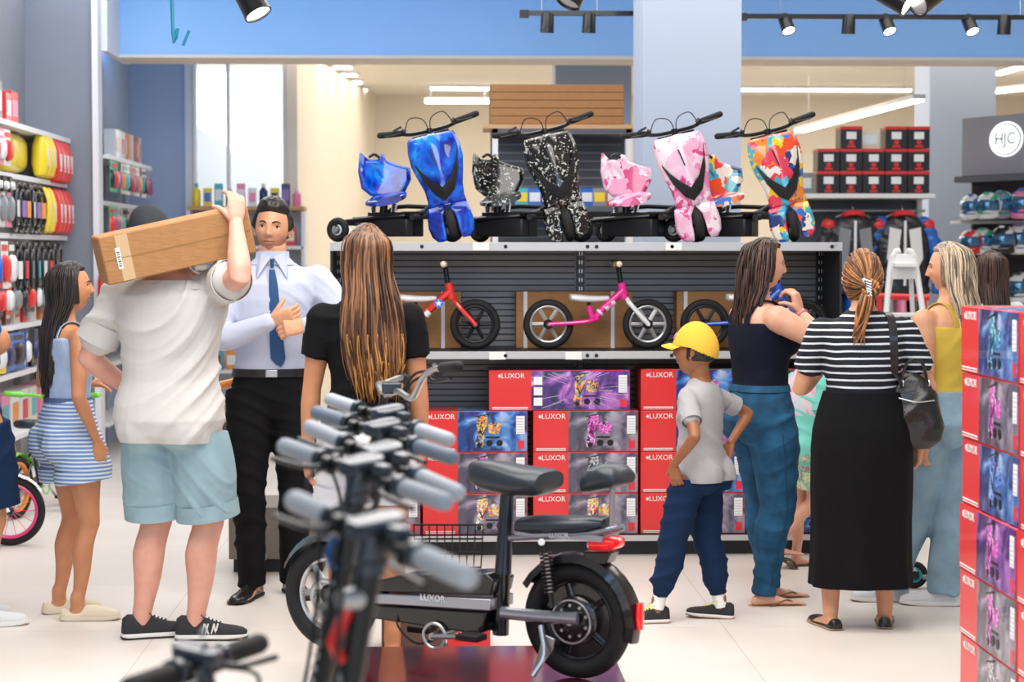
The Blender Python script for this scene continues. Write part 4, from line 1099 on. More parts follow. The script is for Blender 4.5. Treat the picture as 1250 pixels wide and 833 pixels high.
LV = [(.06, .078, .096, 0, -.002), (.0, .086, .102, 0, -.004), (-.07, .084, .094, 0, -.012), (-.14, .080, .075, 0, -.040), (-.24, .085, .060, 0, -.070), (-.36, .075, .045, 0, -.085), (-.46, .05, .03, -.01, -.09)]
curtain(s, MATS['hair_black'], LV, -104, 96, 180, .0045, 6, jit=.008, ends=.07, wave=.004)
# ===== 5 boy with yellow cap
r = G(838, 758); r = V((r.x, r.y, 0)); Y = r.y; q = lambda px, py, dy=0: P(px, py, Y+dy)-r
s = Person('boy in yellow cap, grey T-shirt and navy joggers with one hand in his pocket', r, 1.28, -52, 'c', 'skin_brown', lean=(-.02, 0), pel=(q(856, 560).x, 0), fat=.98,
    feet=[((q(882, 753).x, .06), -78, -3), ((q(800, 757).x, -.04), -96)],
    hands=[(q(892, 540, .06), (-.3, -.1, -1), (-.6, -.6, 0), (15, 30, 30, 30, 30), (.8, .6, 0)), (q(822, 568, -.12), (.15, .05, -1), (.4, .8, 0), (20, 25, 25, 25, 25), (.35, -.9, 0))],
    head=(-14, 6, 0), head_off=(-.02, -.005, 0), hh=.215)
boy = s; s.body(glute=True, nose=.75, lips=(.9, .6, .6)); s.face_parts()
s.hair_cap(MATS['hair_black'], lambda d: sstep(-.45, -.25, d[:, 2])*sstep(.35, .15, d[:, 1]), .005)
tee(s, .475, .014, .62, .008, 'tee_grey', hemw=.012, amp=.005, seed=6, neck=.815, open_sleeve=.014, freq=70, fd=(.4, .2, 1))
pants(s, 1.84, 'pant_navy', 'joggers', .012, [(0, .052), (.3, .060), (.7, .056), (1, .050), (1.4, .047), (1.7, .042), (1.78, .028), (2, .026)], top=.495, amp=.006, seed=3, freq=90)
for k in (0, 1):
    p, a, pt = s.foot[k]
    MB().tube([s.ank[k].lerp(s.knee[k], .16), s.ank[k]-V((0, 0, .01))], [.029, .030], 14).build('sock', MATS['white_paper'], s.o)
    shoe(s, k, MATS['shoe_mesh'], MATS['sole_tan'], MATS['lace_yellow'], 'sneaker', 1.0, midsole=MATS['sole_white'])
# cap
dirs, fs = SD; pts, sc_ = head_field(dirs, s.HH, .3, 0)
lim = .12
keep = dirs[:, 2] > lim-.28*np.clip(-dirs[:, 1], 0, 1)
pp = pts+dirs*(.013)*sc_; pp[:, 2] += .008*np.clip(dirs[:, 2], 0, 1)
me = bpy.data.meshes.new('cap'); me.from_pydata([tuple(p) for p in pp @ np.array(s.HR).T+np.array(s.HC)], [], [f for f in fs if all(keep[i] for i in f)])
bm = bmesh.new(); bm.from_mesh(me); bmesh.ops.delete(bm, geom=[v for v in bm.verts if not v.link_faces], context='VERTS'); bm.to_mesh(me); bm.free()
capo = link_mesh('cap', me, MATS['cap_yellow'], s.o, angle=180); sm = capo.modifiers.new('s', 'SOLIDIFY'); sm.thickness = .003; sm.offset = 1
q_ = s.HH/.235; br = []
for i in range(13):
    t = rad(-62+124*i/12); a0 = V((math.sin(t)*.078, math.cos(t)*.100-.002, .022)); ext = .068*math.cos(t)**.6
    a1 = a0+V((math.sin(t)*.012, ext, -.012-.010*math.sin(t)**2+.0)); am = a0.lerp(a1, .5)+V((0, 0, .006*math.cos(t)))
    br.append([s.hl(x*q_) for x in (a0, am, a1, a1-V((0, 0, .003)), am-V((0, 0, .003)), a0-V((0, 0, .003)))])
MB().loft(br).build('cap_brim', MATS['cap_yellow'], s.o, angle=60)
MB().ell(s.hl((0, -.005, .129*q_)), (.006, .006, .004), 8).build('cap_button', MATS['cap_yellow'], capo)
lg = MB().torus(s.hl((-.01, .097*q_, .062*q_)), s.HR @ V((0, 1, .45)), .014, .004, 16, 6).build('cap_logo', cloth('logo_pink', (.75, .25, .55)), capo)
# ===== 6 woman in navy tank top and jeans
r = G(928, 737); r = V((r.x, r.y, 0)); Y = r.y; q = lambda px, py, dy=0: P(px, py, Y+dy)-r
s = Person('woman in navy tank top and blue jeans holding a hand to her mouth', r, 1.655, 72, 'f', 'skin_fair', lean=(-.02, 0), pel=(q(928, 520).x, 0), fat=1.12, limbf=1.1, armf=1.2,
    feet=[((q(930, 742).x, -.05), 84), ((q(945, 722).x, .15), 80)],
    hands=[(q(976, 381, -.05), (-.25, .1, 1), (-.8, .5, 0), (30, 50, 48, 42, 36), (.3, -.8, -.7)), (q(962, 405, .18), (-.3, -.1, .8), (0, -1, 0), (20, 40, 40, 40, 40), (.6, .2, -.8))],
    head=(8, -4, 0), head_off=(.03, 0, .0))
s.body(bust=1.35, nose=.95); s.face_parts()
mb = MB(); mb.loft(s.torso_rings(.596, .775, .010)); s.add_bust(mb, 1.35, .008)
for sg in (-1, 1): s.strap(sg*.052, sg*.050, 0, 182, .042, MATS['tank_navy'], name='tank_strap')
garment(s, mb, 'tank_top', MATS['tank_navy'], .008, 4, .003, 36, (0, 0, 1), 3)
pants(s, 1.93, 'jean_blue', 'jeans', .008, [(0, .068), (.3, .070), (.6, .060), (1, .050), (1.3, .048), (1.6, .040), (1.93, .034)], top=.60, amp=.004, seed=8, freq=70)
MB().loft(s.torso_rings(.588, .606, .013)).build('waistband', MATS['jean_blue'], s.o)
for k in (0, 1):
    sd = s.R*(1 if k == 0 else -1)
    MB().tube([p+sd*(lut([(0, .068), (.3, .070), (.6, .060), (1, .050), (1.3, .048), (1.6, .040), (2, .034)], t)*s.H+.0015) for t, p in limb_path(s.hip[k], s.knee[k], s.ank[k], .1, 1.95)], .0022, 6).build('side_seam', mat('seam', (.012, .05, .10), .8), s.o)
for k in (0, 1): flipflop(s, k, MATS['sole_tan'], mat('strap_brown', (.25, .12, .06), .6))
MB().torus(s.wr[0]-(s.wr[0]-s.elb[0]).normalized()*.02, (s.wr[0]-s.elb[0]), .027, .005, 24, 6).build('bracelet', mat('bracelet_pink', (.75, .25, .35), .4), s.o)
hq = s.hair_cap(MATS['hair_dark'], lambda d: np.clip(sstep(-.75, -.6, d[:, 2])*np.maximum(sstep(.42, .25, d[:, 1]), sstep(.66, .78, d[:, 2])), 0, 1), .014)
top_strands(s, MATS['hair_dark'], hq, 120, lift=.013, fr=.5)
LV = [(.07, .070, .090, 0, -.002), (.03, .086, .102, 0, -.004), (-.03, .092, .104, 0, -.006), (-.10, .094, .098, 0, -.016), (-.16, .092, .080, 0, -.042), (-.24, .088, .070, 0, -.062), (-.33, .075, .05, 0, -.07)]
curtain(s, MATS['hair_dark'], LV, -104, 92, 180, .0048, 7, jit=.012, ends=.06, wave=.009)
# ===== 7 woman in striped top
r = G(1046, 765); r = V((r.x, r.y, 0)); Y = r.y; q = lambda px, py, dy=0: P(px, py, Y+dy)-r
s = Person('woman in striped T-shirt and long black skirt with a shoulder bag', r, 1.60, 0, 'f', 'skin_warm', lean=(.0, .0), pel=(q(1052, 520).x, 0), fat=1.18, limbf=1.15, armf=1.14,
    feet=[((q(1080, 762).x, .0), 12), ((q(1012, 767).x, -.03), -14)],
    hands=[(q(1122, 541, .03), (.0, .3, -1), (-1, 0, 0), (15, 25, 28, 30, 32), (1, -.4, 0)), (q(1003, 452, .26), (.5, .6, .5), (1, 0, 0), (20, 30, 30, 30, 30), (-.5, -.1, -1))],
    head=(-6, 6, 0), hh=.225)
woman7 = s; s.body(lowres=True, bust=1.2)
tee(s, .575, .014, .66, .009, 'tee_striped', 'striped_t_shirt', amp=.003, seed=5, open_sleeve=.014, bust=1.2)
sk = MB(); rg = []
for h, w_, d_ in ((.63, .100, .080), (.58, .115, .090), (.53, .126, .102), (.48, .130, .106), (.38, .130, .105), (.28, .128, .102), (.18, .130, .104), (.115, .134, .108)):
    c = V((s.pel.x+(.0), s.pel.y, h*s.H)); k_ = 1.0; rg.append(ring(c-V((0, .01, 0)), s.R, s.F, w_*s.H*1.04, d_*s.H, 60, 2.3))
sk.loft(rg); me = sk.mesh('skirt')
bm = bmesh.new(); bm.from_mesh(me); bmesh.ops.subdivide_edges(bm, edges=[e for e in bm.edges if abs(e.verts[0].co.z-e.verts[1].co.z) > .01], cuts=4); bm.to_mesh(me); bm.free()
pc = co_get(me); ang = np.arctan2(pc[:, 1]-s.pel.y, pc[:, 0]-s.pel.x); kk = np.clip((.9-pc[:, 2])/.6, 0, 1)
rad_ = 1+.030*np.sin(ang*7+1)*kk+.014*np.sin(ang*15)*kk; pc[:, 0] = s.pel.x+(pc[:, 0]-s.pel.x)*rad_; pc[:, 1] = s.pel.y+(pc[:, 1]-s.pel.y)*rad_; co_set(me, pc)
link_mesh('skirt', me, MATS['skirt_black'], s.o, angle=60)
for k in (0, 1): shoe(s, k, MATS['leather_black'], MATS['sole_tan'], None, 'flat', name='flat_shoe')
hq = s.hair_cap(MATS['hair_auburn'], lambda d: np.clip(sstep(-.72, -.55, d[:, 2])*sstep(.45, .25, d[:, 1]-.6*np.clip(d[:, 2]-.5, 0, 1)), 0, 1), .010)
# combed back to the clip
rnd = random.Random(4); mb = MB(); clip = s.hl((-.012, -.118, -.018)); dirs, fs = SD; hpts, sc_ = head_field(dirs, s.HH, .3, 0)
for i in range(190):
    a_ = rad(rnd.uniform(-150, 150)); st = V((math.sin(a_)*1.0, .35+.25*rnd.random(), math.cos(a_)*1.0)).normalized(); en = V((-.1+.05*rnd.random(), -1, -.16))
    pts_ = []
    for j in range(8):
        d = st.lerp(en.normalized(), j/7).normalized(); ii = np.argmax(dirs @ np.array(d)); pts_.append(s.hl(V(hpts[ii])+d*(.012+.003*math.sin(j+i)+.008*j/7)))
    pts_.append(clip+V((rnd.uniform(-.012, .012), 0, rnd.uniform(-.015, .015)))); mb.tube(spline(pts_[::2]+[pts_[-1]], 3), .0034, 5, flat=.6)
mb.build('hair_strands', MATS['hair_auburn'], hq, angle=180)
mb = MB()
for i in range(46):
    o_ = V((rnd.uniform(-.02, .02), rnd.uniform(-.012, .012), 0)); e_ = V((-.045+rnd.uniform(-.03, .025), -.03, -.20+rnd.uniform(-.05, .05)))
    mb.tube(spline([clip+o_*.6, clip+o_*1.3+V((-.012, -.02, -.04)), clip+o_*1.6+V((-.028, -.02, -.11)), clip+e_], 4), [.0052]*9+[.005, .004, .003, .002], 6, flat=.7)
for i in range(14): mb.tube(spline([clip+V((.01*math.sin(i), -.012, .01*math.cos(i))), clip+V((.035*math.cos(i*.45), -.035, .030*math.sin(i*.45)+.0)), clip+V((.018*math.cos(i), -.02, -.03))], 4), .0065, 6)
mb.build('hair_tail', MATS['hair_auburn'], hq, angle=180)
cb = MB()
for i in range(6): cb.tube(spline([clip+V((-.028+.004*i, -.018, .030-.012*i)), clip+V((-.022+.004*i, -.040, .028-.012*i)), clip+V((.002, -.044, .020-.012*i))], 4), .0035, 6)
cb.tube([clip+V((-.03, -.03, .035)), clip+V((-.006, -.032, -.04))], .006, 8).build('hair_clip', mat('clip_pale', (.75, .80, .85), .2, coat=.6), s.o)
woman_bag = s
# shoulder bag
bx = P(1113, 505, Y-.05); tb_ = thing('shoulder_bag', 'slouchy black leather shoulder bag hanging from the striped woman\'s shoulder', 'bag', bx, 0)
mb = MB(); rg = []
for z, w_, d_, cx in ((.175, .030, .012, -.02), (.15, .075, .028, -.015), (.09, .105, .05, -.008), (.02, .125, .065, 0), (-.06, .135, .07, .006), (-.115, .12, .06, .008), (-.15, .07, .035, .008)):
    rg.append(ring(V((cx, 0, z)), V((.96, -.28, 0)), V((.28, .96, 0)), w_, d_, 30, 2.6))
mb.loft(rg); me = voxel(mb, .007, 3); folds(me, .010, 40, (.5, 0, 1), 3); link_mesh('bag_body', me, MATS['leather_black'], tb_, angle=180)
sh = s.sh[0]+r-bx
so = s.strap(.062, .070, 20, 215, .034, MATS['leather_black'], tb_, z=.73, off=.020, thick=.006)
for v_ in so.data.vertices: v_.co = v_.co+r-bx
vv = [v_.co.copy() for v_ in so.data.vertices]; back = sum(vv[-4:], V((0, 0, 0)))/4; front = sum(vv[:4], V((0, 0, 0)))/4
MB().tube(spline([back, back.lerp(V((-.05, -.04, .12)), .5)+V((0, -.025, 0)), V((-.05, -.03, .12))], 5), .014, 8, flat=.3).build('strap', MATS['leather_black'], tb_)
MB().tube(spline([front, front.lerp(V((.05, .04, .12)), .5)+V((.0, .03, 0)), V((.05, .03, .12))], 5), .014, 8, flat=.3).build('strap', MATS['leather_black'], tb_)
MB().tube(spline([(-.06, -.03, .13), (-.03, -.05, .22), (.03, -.04, .22), (.06, -.03, .13)], 5), .007, 8).build('carry_handle', MATS['leather_black'], tb_)
MB().torus((-.05, -.03, .13), (1, .2, 0), .016, .003, 18, 6).torus((.06, -.03, .13), (1, .2, 0), .016, .003, 18, 6).build('ring', MATS['steel'], tb_)
MB().tube(spline([(-.07, -.062, .07), (0, -.078, .055), (.08, -.066, .06)], 5), .003, 6).build('zip', MATS['steel'], tb_)
# ===== 8 child in teal shirt behind
Y = 9.9; r = P(985, 690, Y); r = V((r.x, Y, 0)); q = lambda px, py, dy=0: P(px, py, Y+dy)-r
s = Person('child in pink and teal top and patterned shorts walking behind the jeans woman', r, 1.24, 60, 'c', 'skin_fair', lean=(.03, 0), pel=(q(985, 560).x, 0),
    feet=[((q(950, 697).x, .05, .07), 88, 35), ((q(978, 698).x, .14), 75)], knees=[(1, .0, 0), (1, 0, 0)],
    hands=[(q(1001, 575, -.12), (.1, 0, -1), (-.5, .6, 0), (15, 20, 20, 20, 20), (-.8, 0, 0)), None], head=(0, 0, 0))
s.body(lowres=True); s.face_parts()
tee(s, .43, .018, .65, .016, 'teal', amp=.005, seed=7, neck=.72, open_sleeve=.012)
mb = MB(); mb.loft(s.torso_rings(.63, .815, .020)); garment(s, mb, 'shirt_yoke', MATS['tiedye'], .009, 3, .003)
pants(s, .66, 'kid_short', 'shorts', .016, [(0, .072), (1, .070)], top=.5, amp=.005)
hq = s.hair_cap(MATS['hair_blonde'], lambda d: np.clip(sstep(-.65, -.5, d[:, 2])*np.maximum(sstep(.42, .25, d[:, 1]), sstep(.62, .75, d[:, 2])), 0, 1), .013)
for k in (0, 1): flipflop(s, k, MATS['slide_olive'], MATS['slide_olive'], True)
# ===== 9 blonde woman in yellow top
r = G(1140, 738); r = V((r.x, r.y, 0)); Y = r.y; q = lambda px, py, dy=0: P(px, py, Y+dy)-r
s = Person('blonde woman in mustard yellow top and light washed jeans', r, 1.635, -35, 'f', 'skin_warm', lean=(.01, 0), pel=(q(1157, 520).x, 0), fat=1.15, limbf=1.08, armf=1.15,
    feet=[((q(1150, 742).x, -.02), -80), ((q(1080, 738).x+.06, .10), -88)],
    hands=[(q(1160, 520, .25), None or (0, .3, -1), (-1, 0, 0), (15, 20, 20, 20, 20), (1, 0, 0)), (q(1128, 545, -.16), (-.15, .1, -1), (.6, .6, 0), (15, 25, 28, 30, 30), (.7, -.7, 0))],
    head=(-32, -2, 0), head_off=(-.01, 0, 0))
s.body(bust=1.2, lowres=False); s.face_parts()
mb = MB(); mb.loft(s.torso_rings(.590, .775, .012)); s.add_bust(mb, 1.2, .008)
for sg in (-1, 1): s.strap(sg*.048, sg*.046, 0, 182, .03, MATS['top_yellow'], name='top_strap')
garment(s, mb, 'knit_top', MATS['top_yellow'], .008, 4, .004, 50, (0, 0, 1), 3)
pants(s, 1.90, 'jean_light', 'jeans', .012, [(0, .068), (.3, .072), (.6, .068), (1, .060), (1.3, .055), (1.6, .050), (1.93, .046)], top=.60, amp=.006, seed=9, freq=38)
for k in (0, 1): shoe(s, k, MATS['sneaker_pale'], MATS['sole_white'], MATS['white_paper'], 'sneaker')
hq = s.hair_cap(MATS['hair_blonde'], lambda d: np.clip(sstep(-.75, -.6, d[:, 2])*np.maximum(sstep(.42, .25, d[:, 1]), sstep(.66, .78, d[:, 2])), 0, 1), .014)
top_strands(s, MATS['hair_blonde'], hq, 130, lift=.013, fr=.5)
LV = [(.07, .070, .090, 0, -.002), (.03, .086, .102, 0, -.004), (-.03, .092, .104, 0, -.006), (-.10, .098, .098, 0, -.016), (-.16, .100, .085, 0, -.042), (-.24, .098, .070, 0, -.062), (-.30, .08, .055, 0, -.07)]
curtain(s, MATS['hair_blonde'], LV, -92, 104, 190, .0048, 8, jit=.012, ends=.05, wave=.008)
# ===== 10 dark haired woman far right, 11 person cut by the left frame edge
Y = 11.2; r = P(1209, 400, Y); r = V((r.x, Y, 0))
s = Person('dark-haired woman by the helmets, mostly hidden behind the red boxes', r, 1.60, -10, 'f', 'skin_warm')
s.body(lowres=True, bust=1); tee(s, .55, .012, .5, .012, 'white_short', amp=.004); pants(s, 1.93, 'jean_blue', 'jeans', .010, [(0, .08), (1, .05), (2, .04)], top=.6)
for k in (0, 1): shoe(s, k, MATS['sneaker_pale'], MATS['sole_white'], None, 'sneaker')
hq = s.hair_cap(MATS['hair_dark'], lambda d: np.clip(sstep(-.75, -.6, d[:, 2])*sstep(.45, .25, d[:, 1]-.6*np.clip(d[:, 2]-.5, 0, 1)), 0, 1), .014)
top_strands(s, MATS['hair_dark'], hq, 90, lift=.013, fr=.4)
curtain(s, MATS['hair_dark'], [(.06, .080, .098, 0, -.002), (.0, .086, .102, 0, -.004), (-.08, .084, .094, 0, -.012), (-.2, .080, .070, 0, -.06), (-.34, .065, .05, 0, -.08)], -100, 100, 130, .0045, 6, ends=.05)
Y = 8.6; r = P(-34, 500, Y); r = V((r.x, Y, 0)); q = lambda px, py, dy=0: P(px, py, Y+dy)-r
s = Person('person in bright blue T-shirt cut off by the frame edge, bare arm hanging', r, 1.66, 60, 'f', 'skin_tan', armf=1.2,
    hands=[(q(4, 535, -.10), (0.05, .1, -1), (-.5, .6, 0), (12, 15, 18, 20, 22), (-.6, -.6, 0)), None])
s.body(lowres=True, bust=1); tee(s, .55, .014, .62, .016, 'tie_bright', amp=.004) if cloth('tie_bright', (.02, .16, .50)) else None
pants(s, .8, 'pant_navy', 'shorts', .012, [(0, .08), (1, .07)], top=.6)
for k in (0, 1): shoe(s, k, MATS['sneaker_pale'], MATS['sole_white'], None, 'sneaker')
hq = s.hair_cap(MATS['hair_dark'], lambda d: np.clip(sstep(-.75, -.6, d[:, 2])*sstep(.45, .25, d[:, 1]-.6*np.clip(d[:, 2]-.5, 0, 1)), 0, 1), .014)
# ---------------------------------------------------------------- central gondola with the Luxor boxes
mat('luxor_red', (.78, .035, .035), .35, coat=.3); mat('shelf_body', (.028, .030, .034), .5, .2); mat('mesh_panel', (.22, .215, .22), .45, .5); mat('shelf_edge', (.55, .55, .56), .35, .2)
mat('price_tag', (.88, .88, .86), .5); mat('art_dark', (.04, .03, .10), .35); mat('deep_purple', (.10, .03, .22), .4)
mat_soft('art_purple', [(.30, (.012, .012, .05)), (.45, (.06, .03, .18)), (.55, (.22, .07, .38)), (.66, (.55, .20, .60)), (.75, (.85, .72, .9))], 9, .3, .4, 3, 1.2)
mat_soft('art_blue', [(.30, (.008, .012, .05)), (.48, (.02, .07, .28)), (.60, (.08, .25, .62)), (.72, (.55, .65, .85))], 9, .3, .4, 3, 1.2)
mat_soft('art_grey', [(.30, (.03, .03, .06)), (.48, (.10, .09, .14)), (.60, (.25, .22, .30)), (.74, (.55, .50, .58))], 9, .3, .4, 3, 1.2)
mat('ink_pink', (.85, .16, .65), .35, coat=.3); mat('ink_cyan', (.08, .55, .65), .35, coat=.3); mat('ink_orange', (.85, .30, .10), .35, coat=.3); mat('ink_blue', (.05, .18, .75), .35, coat=.3); mat('ink_yellow', (.85, .70, .10), .35, coat=.3); mat('ink_black', (.01, .01, .015), .35); mat('ink_red', (.75, .04, .06), .35)
mat('ink_silver', (.6, .6, .7), .35)
SHIELD = [(-.14, 1), (.14, 1), (.17, .82), (.13, .55), (.10, .40), (.13, .22), (.12, 0), (.05, .0), (.04, .2), (-.04, .2), (-.05, 0), (-.12, 0), (-.13, .22), (-.10, .40), (-.13, .55), (-.17, .82)]
def luxor_box(loc, L, Hh, D, art='art_purple', ink='ink_pink', label='', group=None, rz=0, flip=False, big=False):
    "front face looks to local -Y; origin bottom centre"
    t = thing('scooter_box', label, 'box', loc, rz, group)
    t_ = MB().box((0, 0, Hh/2), (L, D, Hh)).build('box_shell', MATS['luxor_red'], t, bevel=.003)
    rw = L*(.30 if big else .335); fx0 = -L/2+rw; fw = L-rw; y = -D/2-.0012
    pc = MB().box((fx0+fw/2-.002, y, Hh/2), (fw-.004, .002, Hh-.008)).build('printed_panel', MATS[art], t, smooth=False)
    tm = MB().box((fx0/1+fw/2, 0, Hh+.0008), (fw-.004, D-.01, .0016)).build('printed_top', MATS[art], t, smooth=False)
    # picture of the trike on the panel
    cx = fx0+fw*(.50 if big else .36); hh = Hh*.78; y2 = y-.0018
    mb = MB(); sc_ = hh*1.05
    mb.prism([(u*sc_*1.0, v*hh) for u, v in SHIELD], (cx-.02, y2, Hh*.12), (1, 0, 0), (.12, 0, 1), (0, -1, 0), .0012)
    mb.prism([(-.16*hh, 0), (.16*hh, 0), (.22*hh, .30*hh), (.0, .40*hh), (-.20*hh, .30*hh)], (cx+.35*hh, y2, Hh*.45), (1, 0, 0), (0, 0, 1), (0, -1, 0), .0012)
    mb.build('trike_picture', MATS[ink.replace('ink_', 'inkb_')], pc, smooth=False)
    mb = MB().prism([(-.10*hh, .62*hh), (0, .42*hh), (.12*hh, .70*hh), (.10*hh, .58*hh), (0, .34*hh), (-.10*hh, .54*hh)], (cx-.012, y2-.001, Hh*.12), (1, 0, 0), (.12, 0, 1), (0, -1, 0), .001)
    mb.cyl((cx-.02, y2, Hh*.17), (cx-.02, y2-.002, Hh*.17), .075*hh, 14).cyl((cx+.52*hh, y2, Hh*.22), (cx+.52*hh, y2-.002, Hh*.22), .10*hh, 14).cyl((cx+.2*hh, y2, Hh*.22), (cx+.2*hh, y2-.002, Hh*.22), .10*hh, 14)
    mb.tube([(cx-.26*hh, y2, Hh*.86), (cx+.24*hh, y2, Hh*.94)], .02*hh, 6).box((cx+.30*hh, y2, Hh*.36), (.42*hh, .002, .05*hh))
    mb.build('wheel_picture', MATS['ink_black'], pc, smooth=False)
    # rays
    mb = MB(); rn = random.Random(int(loc[0]*1000+loc[2]*77))
    for i in range(9 if not big else 22):
        a = rn.random()*6.28; r0 = hh*(.45+.3*rn.random()); r1 = r0+hh*(.2+.4*rn.random())
        p0 = V((cx+r0*math.cos(a)*1.2, y2+.001, Hh/2+r0*math.sin(a)*.8)); p1 = V((cx+r1*math.cos(a)*1.4, y2+.001, Hh/2+r1*math.sin(a)*.8))
        cl_ = lambda p: V((min(max(p.x, fx0+.01), L/2-.012), p.y, min(max(p.z, .012), Hh-.012)))
        mb.tube([cl_(p0), cl_(p1)], .0035, 4, flat=.3)
    if big: mb.build('ray_pattern', MATS['white_paper'], pc, smooth=False)
    if big:
        for k in range(3): MB().box((fx0+.035, y2, Hh*(.22+.26*k)), (.045, .0016, Hh*.2)).build('white_label', MATS['white_paper'], pc, smooth=False)
    sb = MB().box((L/2-.038, y2, Hh*.66), (.045, .0016, Hh*.44)).build('spec_label', MATS['white_paper'], pc, smooth=False)
    mb = MB()
    for k in range(6): mb.box((L/2-.038, y2-.0012, Hh*(.48+.065*k)), (.037, .0008, Hh*.018))
    mb.build('spec_lines', MATS['ink_silver'], sb, smooth=False)
    MB().box((L/2-.035, y2, Hh*.18), (.034, .0016, Hh*.20)).build('red_badge', MATS['ink_red'], pc, smooth=False)
    # writing on the red part
    xr = -L/2+rw/2
    text('lettering', 'LUXOR', .040*Hh/.2265*1.0, MATS['white_paper'], t, TF((xr+.014, y-.0006, Hh*.86), (1, 0, 0), (0, 0, 1)), .0006)
    mb = MB(); cx_ = xr-.060*Hh/.2265
    for k in range(8):
        a = PI*k/8*2; mb.tube([(cx_, y-.0006, Hh*.86), (cx_+.010*math.cos(a), y-.0006, Hh*.86+.010*math.sin(a))], .0016, 4)
    mb.build('star_emblem', MATS['white_paper'], t)
    MB().box((xr, y-.0004, Hh*.075), (rw*.84, .001, .005)).box((xr, y-.0004, Hh*.035), (rw*.84, .001, .003)).build('white_lines', MATS['white_paper'], t, smooth=False)
    MB().box((xr, 0, Hh+.0008), (rw*.9, D*.92, .001)).build('top_lettering_band', MATS['luxor_red'], t, smooth=False)
    return t
SY = 10.4; SD_ = .55
gx0, gx1 = P(403, 300, SY).x, P(1028, 300, SY).x; gm = (gx0+gx1)/2
zt, zm, zb = P(700, 296, SY).z, P(700, 429, SY).z, P(700, 654, SY).z
g = thing('gondola_shelving', 'long dark display shelving with a silver-edged top holding four drift trikes', 'shelving', ((gx0+gx1)/2, SY, 0))
W_ = gx1-gx0
def sh(name, z, m_edge='shelf_edge', dep=SD_, th=.045, y0=0):
    o = MB().box((0, y0+dep/2, z-th/2), (W_, dep, th)).build(name, MATS['shelf_body'], g, bevel=.002)
    MB().box((0, y0-.006, z-th/2), (W_, .012, th)).build('edge_strip', MATS[m_edge], o, bevel=.002)
    return o
top = sh('shelf_board', zt); mid = sh('shelf_board', zm, th=.040); base = sh('base_shelf', zb, th=.03)
MB().box((0, .04+SD_/2, (zb-.03)/2), (W_-.02, SD_-.04, zb-.03)).build('plinth', MATS['shelf_body'], g, smooth=False)
for k in (-1, 0, 1):
    ub = MB().box((k*(W_/2-.02), SD_-.03, zt/2), (.04, .05, zt)).build('upright', MATS['black_metal'], g, bevel=.002)
    mb = MB()
    for j in range(30):
        for sx in (-.007, .007): mb.box((k*(W_/2-.02)+sx, SD_-.057, .2+j*.048), (.005, .006, .020))
    mb.build('upright_slots', MATS['steel'], ub, smooth=False)
for k in (-1, 1):
    # perforated back panels
    bk = MB().box((k*W_/4, SD_-.015, (zb+zt)/2), (W_/2-.04, .01, zt-zb)).build('back_panel', MATS['mesh_panel'], g, smooth=False)
    mb = MB(); nz = 44
    for j in range(nz): mb.box((k*W_/4, SD_-.023, zb+.03+(zt-zb-.06)*j/nz), (W_/2-.06, .006, .006))
    mb.build('slat_ribs', MATS['shelf_body'], bk, smooth=False)
MB().box((W_/2-.006, SD_/2, (zt+zb)/2), (.012, SD_, zt-zb)).build('side_panel', MATS['shelf_body'], g, smooth=False)
MB().box((-W_/2+.006, SD_/2, (zt+zb)/2), (.012, SD_, zt-zb)).build('side_panel', MATS['shelf_body'], g, smooth=False)
for z, xs, zz in ((0, (587, 822), zt), (1, (607, 700), zm)):
    for px in xs:
        x = P(px, 300, SY).x-(gx0+gx1)/2; MB().box((x, -.016, zz-.022), (.085, .004, .040)).build('price_tag', MATS['price_tag'], g, smooth=False)
mb = MB()
for zz in (zt, zm):
    for px in (515, 617, 717, 728, 820, 930, 1015):
        x = P(px, 300, SY).x-(gx0+gx1)/2; mb.cyl((x, -.011, zz-.022), (x, -.018, zz-.022), .010, 10)
mb.build('fixing_bolts', MATS['black_plastic'], g)
MB().tube([(W_/2-.04, -.02, zt-.01), (W_/2-.04, SD_, zt-.01)], .008, 8).build('corner_rod', MATS['steel'], g)
# boxes on the base shelf
Hh = (655-604.5)/ (F_PX/SY) ; sx = F_PX/SY
BY = SY+.20; bz = zb+.001
def bx_at(px0, px1, lvl, **k):
    Y = BY-.16; x0, x1 = P(px0, 600, Y).x, P(px1, 600, Y).x; return luxor_box(((x0+x1)/2, BY, bz+lvl*(Hh+.0025)), x1-x0, Hh, .32, **k)
arts = ['art_purple', 'art_grey', 'art_blue']
for nm_, cs_ in (('pink', [(.85, .16, .65), (.60, .05, .45), (.9, .5, .85), (.05, .02, .06)]), ('cyan', [(.05, .45, .6), (.02, .15, .4), (.4, .8, .85), (.01, .02, .05)]), ('orange', [(.8, .25, .08), (.85, .6, .1), (.05, .2, .5), (.1, .02, .03)]), ('yellow', [(.85, .65, .1), (.75, .15, .08), (.1, .35, .6), (.9, .85, .7)]), ('blue', [(.03, .12, .65), (.2, .4, .9), (.01, .02, .15), (.5, .6, .9)]), ('silver', [(.5, .5, .55), (.1, .1, .12), (.75, .75, .8), (.02, .02, .02)]), ('red', [(.75, .04, .05), (.85, .5, .1), (.1, .1, .3), (.9, .8, .8)])):
    mat_blotch('inkb_'+nm_, cs_, 55, .35, .3, 1)
inks = ['ink_pink', 'ink_silver', 'ink_orange', 'ink_cyan', 'ink_yellow', 'ink_blue']
cols = [(412, 513, 2, 'the column behind the black T-shirt woman'), (516, 644, 3, 'the column behind the moped saddle'), (651, 779, 3, 'the column behind the moped rear seat'), (782, 910, 4, 'the column behind the yellow-capped boy'), (914, 1014, 4, 'the column behind the jeans woman')]
